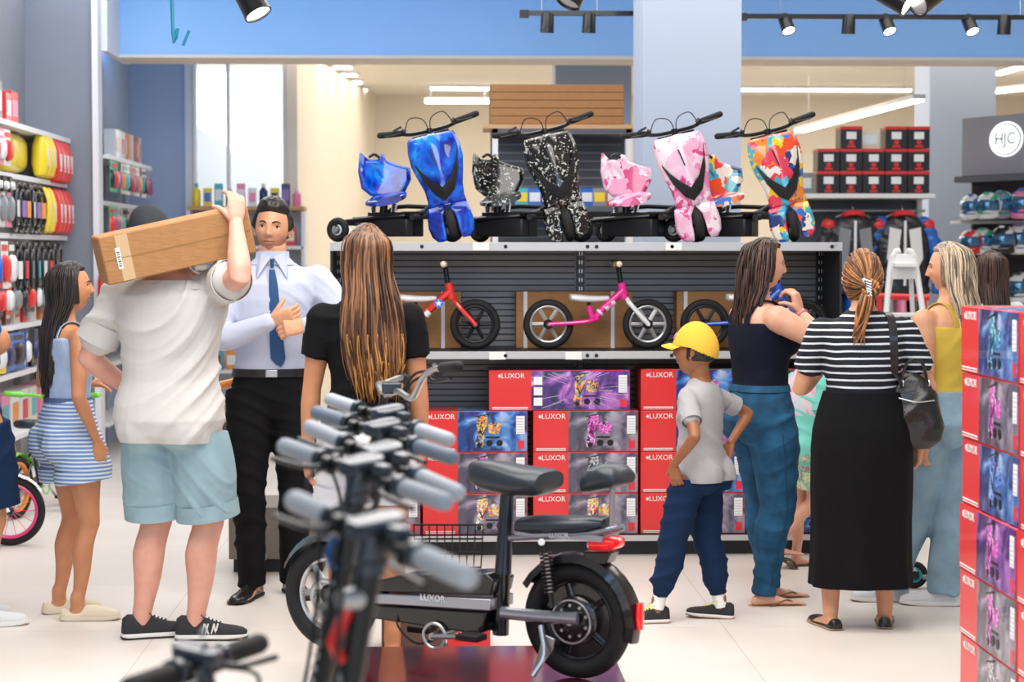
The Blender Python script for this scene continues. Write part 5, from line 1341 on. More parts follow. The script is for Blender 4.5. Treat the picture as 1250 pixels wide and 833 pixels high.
aj = {(1, 2): ('art_blue', 'ink_orange'), (1, 1): ('art_grey', 'ink_pink'), (1, 0): ('art_grey', 'ink_yellow'), (2, 2): ('art_grey', 'ink_pink'), (2, 1): ('art_grey', 'ink_silver'), (2, 0): ('art_grey', 'ink_yellow'),
      (0, 0): ('art_grey', 'ink_red'), (0, 1): ('art_blue', 'ink_cyan'), (3, 3): ('art_blue', 'ink_pink'), (3, 2): ('art_purple', 'ink_cyan'), (3, 1): ('art_blue', 'ink_blue'), (3, 0): ('art_grey', 'ink_pink'), (4, 0): ('art_blue', 'ink_cyan')}
nm = {0: 'bottom', 1: 'second from the bottom', 2: 'third from the bottom', 3: 'topmost'}
for ci, (a_, b_, n, where) in enumerate(cols):
    for l in range(n):
        ar, ik_ = aj.get((ci, l), (arts[(ci+l) % 3], inks[(ci*2+l) % 6]))
        bx_at(a_, b_, l, art=ar, ink=ik_, label='red scooter box, %s of %s' % (('top' if l == n-1 else nm[l]), where), group='red scooter boxes on the low shelf')
Y = BY-.16; x0, x1 = P(597, 470, Y).x, P(769, 470, Y).x
luxor_box(((x0+x1)/2, BY, bz+3*(Hh+.0025)), x1-x0, Hh*.98, .32, 'art_purple', 'ink_orange', 'long red scooter box with streaking light picture, lying across two columns', 'red scooter boxes on the low shelf', big=True)
# stack of boxes at the near right (faces the aisle, turned 90 degrees)
xs_ = 1.835; yB = 2430/349.0; ln = .70; dz = .232
topz = 1.6-(373-308)/349.0
k_ = 0
rows = ['topmost', 'second from the top', 'third from the top', 'fourth from the top', 'fifth from the top', 'bottom']
artr = [('art_blue', 'ink_cyan'), ('art_grey', 'ink_pink'), ('art_blue', 'ink_blue'), ('art_purple', 'ink_pink'), ('art_grey', 'ink_pink'), ('art_grey', 'ink_silver')]
for col in range(2):
    for l in range(6):
        z = topz-(l+1)*dz
        yy = yB-.35-col*(ln+.012); x = xs_+.17+(.004*((l*7+col*3) % 3-1))
        ar, ik_ = artr[(l+col*2) % 6]
        luxor_box((x, yy, max(z, .0)), ln, dz-.003 if z > 0 else dz-.003+z, .34, ar, ik_, 'red scooter box in the near right stack, %s of the %s pile' % (rows[l], ('aisle-end' if col == 0 else 'nearer')), 'red scooter boxes piled at the right', rz=-PI/2)
zl = topz-6*dz
if zl > .01: tag(MB().box((xs_+.18, yB-.62, zl/2), (.40, 1.3, zl)).build('low_platform', MATS['shelf_body'], bevel=.004), 'dark low platform under the stacked red boxes', 'platform')
# ---------------------------------------------------------------- cartons and balance bikes on the middle shelf
def floor_carton(px0, px1, py_top, Y, z, D, label, group=None):
    x0, x1 = P(px0, 400, Y).x, P(px1, 400, Y).x; h = P(700, py_top, Y).z-z
    t = thing('carton', label, 'carton', ((x0+x1)/2, Y+D/2, z), 0, group)
    MB().box((0, 0, h/2), (x1-x0, D, h)).build('carton_shell', MATS['card'], t, bevel=.003)
    for fx in (-.42, .33):
        MB().box(((x1-x0)*fx, -D/2-.0015, h/2), (.02, .002, h)).build('white_strap', MATS['white_plastic'], t, smooth=False)
    return t
Yc = SY+.36
floor_carton(432, 563, 356, Yc, zm, .13, 'brown carton leaning behind the red balance bike', 'cartons behind the balance bikes')
floor_carton(630, 772, 356, Yc, zm, .13, 'brown carton leaning behind the pink balance bike', 'cartons behind the balance bikes')
floor_carton(826, 962, 356, Yc, zm, .13, 'brown carton leaning behind the blue balance bike', 'cartons behind the balance bikes')
def wheel(mb_par, name, c, ax, R, rt, m_tyre, m_rim, spokes=6, blade=False, hub=.02, m_hub='black_plastic', thin=False, rimw=.010):
    w_ = MB().torus(c, ax, R-rt, rt, 48, 12).build(name, MATS[m_tyre], mb_par)
    ax = V(ax).normalized(); a, b = frame_of(ax); c = V(c)
    rb = MB().torus(c, ax, R-2*rt, rimw, 44, 8, flat=1.3)
    for k in range(spokes):
        t = 2*PI*k/spokes
        for dt, sg in ((.12, 1), (-.12, -1)) if not thin else ((.0, 1),):
            d0 = a*math.cos(t+dt)+b*math.sin(t+dt); d1 = a*math.cos(t+dt*.3)+b*math.sin(t+dt*.3)
            if blade: rb.tube([c+d0*hub, c+d1*(R-2*rt)], [.010, .007], 6)
            else: rb.tube([c+d0*hub+ax*(sg*.012), c+d1*(R-2*rt)], .0018, 5)
    rb.build('rim', MATS[m_rim], w_)
    MB().lathe([(.0, -.03), (hub*.7, -.03), (hub, -.018), (hub, .018), (hub*.7, .03), (0, .03)], c, ax, 18).build('hub', MATS[m_hub], w_)
    return w_
mat('bike_red', (.80, .03, .02), .2, coat=.8); mat('bike_pink', (.85, .02, .30), .2, coat=.8); mat('bike_blue', (.02, .10, .55), .2, coat=.8); mat('bike_white', (.85, .86, .88), .2, coat=.6); mat('cream_grip', (.80, .66, .50), .5); mat('rim_grey', (.55, .56, .58), .3, .8)
def balance_bike(loc, m_frame, m_fork, m_seat, m_rim, label, star=False):
    "side-on to the camera, front to +X; origin: ground below mid wheelbase"
    t = thing('balance_bike', label, 'bike', loc, 0, 'balance bikes on the middle shelf')
    R = .134; wb = .265; cz = R
    for x, nm_ in ((-wb, 'rear_wheel'), (wb, 'front_wheel')):
        wheel(t, nm_, (x, 0, cz), (0, 1, 0), R, .019, 'rubber', m_rim, 6, True, .026)
    hd, hb = V((wb-.145, 0, cz+.215)), V((wb-.118, 0, cz+.145))
    fm = MB()
    fm.tube([hb+V((-.006, 0, -.01)), hd+V((.004, 0, .005))], .022, 14)
    fm.tube(spline([hb.lerp(hd, .5), V((.02, 0, cz+.075)), V((-.015, 0, cz+.03))], 5), [.026]*5+[.024]*5+[.022], 12, flat=.8)
    fm.tube([V((-.03, 0, cz+.02)), V((-.05, 0, cz+.10))], .016, 10)
    fo = fm.build('frame', MATS[m_frame], t)
    cs = MB()
    for sg in (-1, 1): cs.tube(spline([(0, sg*.012, cz+.03), (-.08, sg*.034, cz+.012), (-wb, sg*.036, cz)], 5), .011, 8)
    cs.cyl((-wb, -.045, cz), (-wb, .045, cz), .008, 10).build('chain_stay', MATS[m_frame], t)
    fk = MB()
    for sg in (-1, 1): fk.tube(spline([hb+V((.004, 0, -.005)), hb+V((.025, sg*.034, -.04)), V((wb, sg*.036, cz))], 4), .0125, 8)
    fk.cyl((wb, -.046, cz), (wb, .046, cz), .009, 10).build('fork', MATS[m_fork], t)
    MB().tube([(-.048, 0, cz+.09), (-.052, 0, cz+.135)], .011, 8).build('seat_post', MATS['black_metal'], t)
    sb = MB(); rg = []
    for x, w_, h in ((-.155, .02, .022), (-.145, .055, .03), (-.10, .068, .034), (-.05, .052, .030), (0, .030, .026), (.045, .022, .022), (.06, .010, .014)):
        rg.append(ring(V((x, 0, cz+.145-.010*math.sin((x+.155)*12))), V((0, 1, 0)), V((0, 0, 1)), w_, h*.62, 18, 2.5))
    sb.loft(rg); sb.build('seat', MATS[m_seat], t)
    MB().tube([hd, hd+V((-.012, 0, .085))], .014, 10).build('stem', MATS['black_metal'], t)
    hbz = hd+V((-.012, 0, .085))
    h_ = MB().tube(spline([hbz+V((-.01, -.155, .02)), hbz+V((0, -.10, .02)), hbz, hbz+V((0, .10, .02)), hbz+V((-.01, .155, .02))], 5), .010, 8).build('handlebar', MATS['black_metal'], t)
    for sg in (-1, 1):
        MB().tube([hbz+V((-.004, sg*.10, .02)), hbz+V((-.012, sg*.18, .02))], .0165, 12, round_ends=True).build('grip', MATS['cream_grip'], h_)
    # decals
    if star:
        MB().tube([V((.085, 0, cz+.125)), V((.055, 0, cz+.100))], .0268, 12, flat=.85).build('white_band', MATS['bike_white'], fo)
        MB().tube([V((.020, 0, cz+.070)), V((.0, 0, cz+.048))], .0262, 12, flat=.85).build('white_band', MATS['bike_white'], fo)
        d = MB().cyl((.072, -.020, cz+.112), (.072, -.029, cz+.112), .024, 24).build('star_badge', MATS['ink_blue'], fo)
        poly = [((.020 if k % 2 == 0 else .008)*math.sin(PI*k/5), (.020 if k % 2 == 0 else .008)*math.cos(PI*k/5)) for k in range(10)]
        MB().prism(poly, (.072, -.030, cz+.112), (1, 0, 0), (0, 0, 1), (0, -1, 0), .002).build('star', MATS['bike_white'], d)
    else:
        d = MB().tube([V((.085, 0, cz+.125)), V((.035, 0, cz+.085))], .0268, 12, flat=.85).build('pale_band', mat('pale_pink', (.85, .70, .82), .3), fo)
        MB().cyl((.06, -.022, cz+.105), (.06, -.030, cz+.105), .011, 16).build('flower_badge', MATS[m_frame], fo)
        MB().tube([V((.015, 0, cz+.068)), V((.005, 0, cz+.058))], .0262, 12, flat=.85).build('pale_band', MATS['pale_pink'], fo)
    return t
YB = SY+.17
def bb(px, **k): balance_bike((P(px, 400, YB).x, YB, zm), **k)
zm += .002
bb(519, m_frame='bike_red', m_fork='bike_red', m_seat='bike_white', m_rim='black_plastic', label='red balance bike with star badge and white saddle', star=True)
bb(730, m_frame='bike_pink', m_fork='bike_white', m_seat='bike_white', m_rim='rim_grey', label='pink balance bike with white fork and grey rims')
bb(921, m_frame='bike_blue', m_fork='bike_blue', m_seat='bike_white', m_rim='black_plastic', label='blue balance bike half hidden behind the jeans woman')
# ---------------------------------------------------------------- drift trikes on top
mat_soft('trike_blue', [(.32, (.001, .006, .10)), (.46, (.002, .03, .42)), (.60, (.003, .14, .75)), (.74, (.02, .42, .85))], 8, .15, .6, 4, .9)
mat_blotch('trike_black', [(.005, .005, .006)]*5+[(.60, .62, .55)]+[(.006, .006, .008)]*6, 34, .2, .6, 3)
mat_blotch('trike_pink', [(.88, .42, .60), (.85, .25, .50), (.90, .62, .74), (.70, .08, .25), (.92, .75, .82), (.88, .45, .62), (.85, .55, .70)], 17, .2, .6, 1.6)
mat_blotch('trike_graffiti', [(.85, .08, .02), (.02, .18, .65), (.90, .60, .02), (.88, .80, .70), (.05, .45, .60), (.85, .25, .03), (.02, .05, .20), (.80, .05, .10)], 17, .2, .6, 1.4)
def drift_trike(px, skin, label, bodyrot=-62, lean=13, zoff=0, seatmat=None):
    Yt = SY+.10; x = P(px, 300, Yt).x
    t = thing('drift_trike', label, 'trike', (x, Yt, zt), 0, 'drift trikes on top of the shelving')
    LT = M.Rotation(rad(-lean), 4, 'Y') @ M.Rotation(rad(-7), 4, 'X')     # steering assembly: leaning sideways, raked back
    LT = M.Rotation(rad(0), 4, 'Z') @ LT
    # shield
    rows = [(.575, -.118, .118, .020), (.56, -.130, .128, .034), (.50, -.140, .140, .045), (.43, -.138, .142, .050), (.36, -.120, .126, .052), (.29, -.098, .108, .050), (.23, -.094, .102, .046), (.19, -.100, .108, .042)]
    nx = 14; vs = []; fs = []
    for v_, a, b_, bl in rows:
        for i in range(nx+1):
            u = i/nx; xx = a+(b_-a)*u; vs.append((xx, -.055-bl*(1-(2*u-1)**2)-.02*(1 if abs(2*u-1) < .25 else 0), v_))
    for r_ in range(len(rows)-1):
        for i in range(nx): q = r_*(nx+1)+i; fs.append((q, q+1, q+nx+2, q+nx+1))
    mb = MB(); mb.add(vs, fs, LT)
    for sg in (-1, 1):   # the two skirts beside the wheel
        vs = []; fs = []
        for k, (v_, a, b_) in enumerate(((.19, .0 if sg > 0 else -.0, .108), (.14, .030, .116), (.09, .036, .122), (.04, .038, .112), (.005, .045, .085))):
            for i in range(7): 
                u = i/6; xx = sg*(a+(b_-a)*u); vs.append((xx, -.055-.045*(1-(xx/.125)**2), v_))
        for r_ in range(4):
            for i in range(6): q = r_*7+i; fs.append((q, q+1, q+8, q+7))
        mb.add(vs, fs, LT)
    me = mb.mesh('shield'); so = link_mesh('front_shield', me, MATS[skin], t, angle=50)
    sm_ = so.modifiers.new('s', 'SOLIDIFY'); sm_.thickness = .010; sm_.offset = -1
    # black V
    mb = MB(); o_ = -.055
    def onsh(xx, v_):
        a = np.interp(-v_, [-r[0] for r in rows], [r[1] for r in rows]); b_ = np.interp(-v_, [-r[0] for r in rows], [r[2] for r in rows]); bl = np.interp(-v_, [-r[0] for r in rows], [r[3] for r in rows])
        u = (xx-a)/(b_-a); return V((xx, -.055-bl*(1-(2*u-1)**2)-.013-.016*math.exp(-((2*u-1)/.3)**2), v_))
    for pts_, ws in (([(-.118, .43), (-.085, .35), (-.04, .28), (.0, .245)], [.008, .028, .040, .036]), ([(.122, .50), (.105, .40), (.06, .30), (.0, .245)], [.008, .028, .040, .036])):
        rg = []
        for (xx, v_), w_ in zip(pts_, ws):
            c = onsh(xx, v_); rg.append([LT @ (c+V((0, 0, w_))), LT @ (c+V((0, -.004, w_*.9))), LT @ (c+V((0, -.004, -w_*.9))), LT @ (c-V((0, 0, w_)))])
        mb.loft(rg)
    mb.build('black_chevron', MATS['black_plastic'], so, angle=50)
    MB().tube([LT @ onsh(-.02, .49), LT @ onsh(-.005, .40)], .004, 6).build('vent_slot', MATS['black_plastic'], so)
    # wheel, fork, stem
    T3 = LT.to_3x3()
    wheel(t, 'front_wheel', LT @ V((.0, -.03, .098)), T3 @ V((1, 0, 0)), .098, .024, 'rubber', 'rim_grey', 5, True, .02)
    fk = MB()
    for sg in (-1, 1): fk.tube([LT @ V((sg*.032, -.03, .098)), LT @ V((sg*.034, -.012, .26))], .010, 8)
    fk.tube([LT @ V((-.036, -.012, .26)), LT @ V((.036, -.012, .26))], .014, 8).tube([LT @ V((0, -.01, .25)), LT @ V((0, .0, .62))], .017, 12)
    fk.build('fork', MATS['black_metal'], t)
    hb = MB().tube(spline([LT @ V(p) for p in ((-.17, .02, .635), (-.10, .005, .612), (0, 0, .608), (.10, .005, .612), (.17, .02, .635))], 4), .0105, 8).tube([LT @ V((-.10, -.01, .585)), LT @ V((.10, -.01, .590))], .007, 6).build('handlebar', MATS['black_metal'], t)
    for sg in (-1, 1):
        MB().tube([LT @ V((sg*.155, .018, .632)), LT @ V((sg*.262, .030, .648))], .0165, 12, round_ends=True).build('grip', MATS['rubber'], hb)
        MB().tube(spline([LT @ V(p) for p in ((sg*.135, -.005, .628), (sg*.175, -.035, .620), (sg*.235, -.030, .622))], 4), .005, 6).tube([LT @ V((sg*.125, -.01, .625)), LT @ V((sg*.145, -.01, .64))], .014, 8).build('brake_lever', MATS['black_plastic'], hb)
        MB().tube(spline([LT @ V(p) for p in ((sg*.13, -.01, .63), (sg*.09, -.07, .68), (sg*.02, -.06, .66), (0, -.03, .57))], 5), .0028, 6).build('cable', MATS['rubber'], hb)
    MB().box(LT @ V((-.165, -.0, .655)), (.05, .012, .012), rot=M.Rotation(rad(-30), 3, 'Y')).build('bell', MATS['black_plastic'], hb)
    # body frame trailing to the rear left
    B = M.Rotation(rad(bodyrot), 4, 'Z')      # local +Y (rearwards) swung to the left
    B = M.Rotation(rad(-bodyrot-0), 4, 'Z')
    def b(p): return B @ V(p)
    fr = MB().tube(spline([b((0, .01, .30)), b((0, .12, .20)), b((0, .28, .135)), b((0, .62, .12))], 5), .017, 10)
    for sg in (-1, 1): fr.tube(spline([b((0, .16, .17)), b((sg*.07, .26, .14)), b((sg*.09, .42, .13)), b((sg*.10, .62, .11))], 4), .011, 8)
    fr.tube([b((-.20, .62, .10)), b((.20, .62, .10))], .012, 8)
    fr.build('frame', MATS['black_metal'], t)
    fp = MB()
    fp.tube([b((-.19, .15, .13)), b((.19, .15, .13))], .010, 8)
    for sg in (-1, 1): fp.tube([b((sg*.13, .15, .13)), b((sg*.20, .15, .13))], .016, 10)
    fp.build('foot_peg', MATS['rubber'], t)
    MB().loft([[b((sx*w_, yy, zz)) for sx, zz in ((-1, .03), (1, .03), (1, .125), (-1, .125))] for yy, w_ in ((.22, .055), (.25, .085), (.52, .085), (.55, .06))]).build('battery_box', MATS['black_plastic'], t, bevel=.006)
    sb2 = MB()
    for k in range(7): sb2.box(b((.087, .27+.035*k, .078)), (.006, .012, .07), rot=B.to_3x3())
    sb2.build('battery_ribs', MATS['mesh_panel'], t, smooth=False)
    MB().box(b((0, .20, .155)), (.24, .12, .012), rot=B.to_3x3()).box(b((0, .36, .148)), (.15, .26, .022), rot=B.to_3x3()).build('foot_board', MATS['black_plastic'], t, bevel=.003)
    MB().tube(spline([b((.09, .08, .24)), b((.12, .18, .19)), b((.10, .40, .19)), b((.09, .54, .12))], 4), .012, 8).build('side_hoop', MATS['black_metal'], t)
    MB().tube([b((.115, .16, .15)), b((.115, .56, .105))], .009, 8).build('side_rail', MATS['steel'], t)
    for sg in (-1, 1):
        wheel(t, 'rear_wheel', b((sg*.165, .62, .066)), b((1, 0, 0)), .066, .020, 'rubber', 'bike_white', 5, True, .022, 'steel')
    # seat, turned to look at the aisle
    S = M.Translation(b((0, .46, .20))+V((.02, 0, 0))) @ M.Rotation(rad(10), 4, 'Z') @ M.Rotation(rad(6), 4, 'Y') @ M.Scale(1.12, 4)
    out = [(-.135, .20), (-.128, .175), (-.085, .175), (-.045, .178), (-.030, .208), (-.012, .205), (.0, .180), (.06, .165), (.118, .155), (.125, .10), (.10, .035), (.06, 0.), (-.06, 0.), (-.11, .03), (-.135, .11)]
    vs = []; n_ = len(out)
    mb = MB(); K = 5
    def warp(x_, z_): return V((x_, .03-.9*x_*x_*2.2+.25*(z_-.0)*.6, z_+.035))
    cc = [(0, .085)]+[(x_, z_) for x_, z_ in out]
    ringsv = []
    for k in range(1, K+1): ringsv.append([warp(x_*k/K, .085+(z_-.085)*k/K) for x_, z_ in out])
    mb.v = [S @ warp(0, .085)]+[S @ p for r_ in ringsv for p in r_]
    for i in range(n_): mb.f.append((0, 1+i, 1+(i+1) % n_)); mb.m.append(0)
    for k in range(K-1):
        for i in range(n_): a_ = 1+k*n_+i; b__ = 1+k*n_+(i+1) % n_; mb.f.append((a_, b__, b__+n_, a_+n_)); mb.m.append(0)
    st = link_mesh('seat_back', mb.mesh('s'), MATS[skin], t, angle=60); ss = st.modifiers.new('s', 'SOLIDIFY'); ss.thickness = .014
    MB().tube(spline([S @ V((-.085, .035, .222)), S @ V((-.062, .04, .238)), S @ V((-.035, .035, .225))], 4), .008, 8).build('grab_handle', MATS['black_plastic'], st)
    rg = [ring(S @ V((0, -.02-.03*k, .035-.004*k)), T3 @ V((1, 0, 0)), V((0, 0, 1)), w_, .022, 18, 3) for k, w_ in enumerate((.09, .11, .115, .11, .10, .07))]
    MB().loft(rg).build('seat_pan', MATS[skin if seatmat is None else seatmat], t)
    for sg in (-1, 1):
        mb = MB()
        for k in range(12): mb.torus(S @ V((sg*.05, -.03, -.065+k*.0075)), (0, 0, 1), .012, .0042, 12, 5)
        mb.build('seat_spring', MATS['steel'], t)
    MB().tube([S @ V((0, -.03, .02)), S @ V((0, -.03, -.085))], .022, 10).tube([S @ V((-.08, -.03, -.075)), S @ V((.10, -.03, -.075))], .014, 8).tube([S @ V((-.07, -.05, -.07)), S @ V((.20, -.10, -.02))], .010, 8).build('seat_post', MATS['black_metal'], t)
    return t
zt += .002
drift_trike(556, 'trike_blue', 'glossy blue drift trike, first from the aisle end of the shelf')
drift_trike(697, 'trike_black', 'black drift trike speckled with white, between the blue and the pink')
drift_trike(856, 'trike_pink', 'pink marbled drift trike in front of the broad column')
drift_trike(970, 'trike_graffiti', 'drift trike covered in multicoloured graffiti print')
# ---------------------------------------------------------------- electric moped on the wine-red platform
RW = P(705, 755, 6.85); FWp = P(405, 722, 7.39)
uu = (FWp-RW); uu.z = 0; wbase = uu.length; uu.normalize(); ww = V((uu.y, -uu.x, 0))   # lateral
if ww.y > 0: ww = -ww                                                                    # towards the camera
PZ = .12
tag(MB().box((.085, 6.80, PZ/2), (1.09, 1.26, PZ)).build('display_platform', mat('platform_wine', (.10, .012, .02), .15, coat=.8, var=.3, scale=4), bevel=.004), 'low glossy wine-red platform under the electric moped', 'platform')
mp = thing('electric_moped', 'dark electric moped with black saddle, rear seat and wire basket', 'moped', (RW.x, RW.y, PZ), 0)
O_ = V((RW.x, RW.y, PZ))
def MPx(px, py, w=0.0):
    "point of the moped's own mid plane (moved sideways by w) seen there in the photo, relative to its root"
    d = CR @ V(((px-625)/F_PX, (416.5-py)/F_PX, -1.0)); c = V((0, 0, CAMZ)); p0 = RW+ww*w
    return c+d*((p0-c).dot(ww)/d.dot(ww))-O_
mat('moped_blue', (.030, .042, .062), .3, .3, coat=.5); mat('moped_black', (.008, .008, .010), .25, coat=.6); mat('moped_silver', (.42, .44, .50), .25, .8); mat('leatherette', (.022, .030, .042), .4, coat=.2, bump=.1, scale=150); mat('tail_red', (.80, .01, .015), .12, coat=1, emit=(1, .02, .02), estr=.25)
ra = .205
rc = V((0, 0, ra)); fc = uu*wbase+V((0, 0, ra))
wr_ = wheel(mp, 'rear_wheel', rc, ww, ra, .034, 'rubber', 'moped_black', 5, True, .06, 'moped_black')
MB().lathe([(.0, -.012), (.132, -.012), (.136, .0), (.132, .012), (.0, .012)], rc-ww*.012, ww, 40).build('wheel_disc', MATS['moped_black'], wr_)
MB().lathe([(.0, .034), (.03, .036), (.075, .03), (.085, .02), (.085, -.02), (.05, -.034), (0, -.034)], rc, ww, 32).build('hub_motor', MATS['moped_black'], wr_)
mb = MB()
for k in range(9): a_ = 2*PI*k/9; mb.cyl(rc+ww*.034+uu*(.055*math.cos(a_))+V((0, 0, .055*math.sin(a_))), rc+ww*.040+uu*(.055*math.cos(a_))+V((0, 0, .055*math.sin(a_))), .006, 8)
mb.cyl(rc+ww*.03, rc+ww*.065, .012, 12).torus(rc+ww*.05, ww, .075, .004, 30, 6).build('hub_bolts', MATS['steel'], wr_)
wf_ = wheel(mp, 'front_wheel', fc, ww, ra, .034, 'rubber', 'rim_grey', 7, True, .04, 'moped_black')
MB().torus(fc+ww*.045, ww, .06, .008, 30, 6, flat=.3).build('brake_disc', MATS['steel'], wf_)
# rear fender
rg = []
for k in range(15):
    a_ = rad(150-k*(165/14)); R_ = ra+.022
    c = rc-uu*(R_*math.cos(a_))*1+V((0, 0, R_*math.sin(a_)))
    n_ = (c-rc).normalized(); wd = .048*(1 if k < 13 else .8)
    rg.append([c-ww*wd-n_*.022, c-ww*wd*.75+n_*.004, c+n_*.012, c+ww*wd*.75+n_*.004, c+ww*wd-n_*.022, c+ww*wd*.9-n_*.024, c+n_*.006, c-ww*wd*.9-n_*.024])
MB().loft(rg).build('rear_fender', MATS['moped_black'], mp, angle=50)
a_ = rad(8); c = rc-uu*((ra+.03)*math.cos(a_))+V((0, 0, (ra+.03)*math.sin(a_)))
MB().loft([ring(c+V((0, 0, z_))-uu*(.008-.002*abs(z_)*100*.1), ww, uu, .026*(1-abs(z_)*8), .010, 14) for z_ in (-.045, -.03, 0, .03, .045)]).build('rear_reflector', MATS['tail_red'], mp)
rg = []
for k in range(10):
    a_ = rad(25+k*11); R_ = ra+.02; c = fc+uu*(R_*math.cos(a_))+V((0, 0, R_*math.sin(a_))); n_ = (c-fc).normalized()
    rg.append([c-ww*.045-n_*.02, c+n_*.012, c+ww*.045-n_*.02, c+n_*.005])
MB().loft(rg).build('front_fender', MATS['moped_blue'], mp, angle=50)
def slab_uv(name, pxs, wh, m, bev=.006, par=None, w0=0):
    pts_ = [MPx(x_, y_) for x_, y_ in pxs]
    mb = MB(); n_ = len(pts_); vs = [p+ww*(w0-wh) for p in pts_]+[p+ww*(w0+wh) for p in pts_]
    mb.add(vs, [tuple(range(n_)), tuple(range(2*n_-1, n_-1, -1))]+[(i, (i+1) % n_, n_+(i+1) % n_, n_+i) for i in range(n_)])
    return mb.build(name, MATS[m], par or mp, bevel=bev, angle=30)
slab_uv('battery_cover', [(470, 706), (500, 700), (606, 697), (616, 706), (612, 724), (470, 719)], .075, 'moped_black')
band = slab_uv('silver_band', [(468, 721), (613, 728), (613, 742), (468, 733)], .082, 'moped_silver', .004)
slab_uv('lower_body', [(468, 735), (606, 744), (600, 770), (575, 768), (468, 752)], .070, 'moped_black')
p0_ = MPx(512, 732, .0825); p1_ = MPx(545, 734.5, .0825)
text('lettering', 'LUXOR', .032, MATS['white_paper'], band, TF(MPx(528, 731, .084), (p1_-p0_), (0, 0, 1)), .0008)
# frame
mb = MB()
mb.tube([MPx(613, 700), MPx(611, 775)], .030, 14)
mb.tube([MPx(470, 720), MPx(445, 700), MPx(438, 650)], .028, 12).tube([MPx(611, 765), MPx(470, 745)], .02, 10)
mb.build('main_frame', MATS['moped_black'], mp)
MB().tube([MPx(619, 600), MPx(614, 700)], [.024, .030], 16).build('seat_tube', MATS['moped_blue'], mp)
MB().tube([MPx(620, 590), MPx(618, 625)], .018, 12).build('seat_post', MATS['steel'], mp)
def saddle(name, pxs, m='leatherette'):
    "profile stations (px, top y, bottom y, halfwidth)"
    rg = []
    for x_, yt, yb, hw in pxs:
        a0, a1 = MPx(x_, yt), MPx(x_, yb); c = (a0+a1)/2; hh = (a0-a1).length/2; rg.append(ring(c, ww, V((0, 0, 1)), hw, hh, 24, 2.6))
    return MB().loft(rg).build(name, MATS[m], mp)
saddle('saddle', [(574, 571, 580, .015), (579, 563, 590, .045), (592, 561, 597, .065), (612, 564, 602, .080), (632, 568, 605, .105), (650, 571, 606, .120), (664, 573, 605, .120), (671, 576, 601, .105), (673, 584, 596, .06)])
saddle('rear_seat', [(634, 638, 646, .04), (640, 631, 650, .075), (660, 629, 652, .085), (700, 630, 651, .085), (728, 630, 648, .078), (741, 633, 644, .05)])
saddle('backrest_saddle', [(711, 590, 600, .02), (716, 578, 602, .05), (728, 568, 601, .07), (742, 565, 598, .085), (756, 568, 596, .09), (763, 576, 593, .08), (767, 584, 590, .04)])
MB().tube([MPx(748, 597), MPx(746, 642)], .010, 8).build('backrest_post', MATS['steel'], mp)
rk = MB()
for sg in (-.055, .055): rk.tube(spline([MPx(622, 658, sg), MPx(660, 656, sg), MPx(720, 652, sg), MPx(762, 644, sg)], 4), .011, 8)
rk.box((MPx(640, 655)+MPx(745, 648))/2, ((MPx(640, 655)-MPx(745, 648)).length, .13, .02), rot=M(((-uu.x, -ww.x, 0), (-uu.y, -ww.y, 0), (0, 0, 1)))).build('rear_rack', MATS['moped_silver'], mp, angle=40)
p0_ = MPx(665, 655, .067); p1_ = MPx(700, 653, .067)
text('lettering', 'LUXOR', .024, MATS['white_paper'], mp, TF((p0_+p1_)/2+ww*.002, (p1_-p0_), (0, 0, 1)), .0008)
MB().loft([ring(MPx(x_, 663), ww, V((0, 0, 1)), w_, h_, 20, 3) for x_, w_, h_ in ((721, .03, .014), (726, .05, .024), (745, .055, .026), (756, .045, .018), (759, .02, .008))]).build('tail_light', MATS['tail_red'], mp)
slab_uv('tail_bracket', [(716, 672), (752, 673), (745, 688), (722, 690)], .035, 'moped_black')
for w_ in (-.075, .075):
    a0, a1 = MPx(664, 662, w_), MPx(674, 742, w_); ax_ = (a1-a0); mb = MB().tube([a0, a1], .009, 8)
    for k in range(11): mb.torus(a0+ax_*(.18+.058*k), ax_, .019, .0045, 16, 6)
    mb.build('shock_spring', MATS['moped_black' if w_ > 0 else 'steel'], mp)
sw = MB()
for w_ in (-.06, .06): sw.tube(spline([MPx(612, 748, w_), MPx(650, 752, w_), MPx(705, 756, w_)], 4), .014, 8, flat=1.6)
sw.build('swing_arm', MATS['moped_silver'], mp)
MB().cyl(MPx(661, 662, .08), MPx(661, 662, .115), .012, 12).build('reflector_knob', MATS['white_plastic'], mp)
slab_uv('chain_tensioner', [(676, 770), (690, 776), (688, 790), (676, 806), (664, 812), (670, 795)], .006, 'steel', .002, w0=.075)
MB().tube(spline([MPx(660, 764, .08), MPx(664, 800, .11), MPx(650, 826, .15)], 4), .010, 8).build('kickstand', MATS['steel'], mp)
pc_ = MPx(545, 772, .0)
MB().cyl(pc_-ww*.10, pc_+ww*.10, .014, 10).tube([pc_+ww*.10, MPx(568, 778, .11)], .010, 8).torus(pc_+ww*.085, ww, .045, .006, 24, 6, flat=.6).build('crank', MATS['steel'], mp)
MB().box(MPx(575, 778, .15), (.09, .07, .022), rot=M(((uu.x, ww.x, 0), (uu.y, ww.y, 0), (0, 0, 1)))).build('pedal', MATS['rubber'], mp, bevel=.003)
MB().box(MPx(515, 768, -.14), (.09, .07, .022), rot=M(((uu.x, ww.x, 0), (uu.y, ww.y, 0), (0, 0, 1)))).build('pedal', MATS['rubber'], mp, bevel=.003)
MB().tube(spline([MPx(488, 745, .06), MPx(486, 765, .08), MPx(510, 786, .08), MPx(545, 775, .07)], 5), .0045, 6).build('cable', MATS['rubber'], mp)
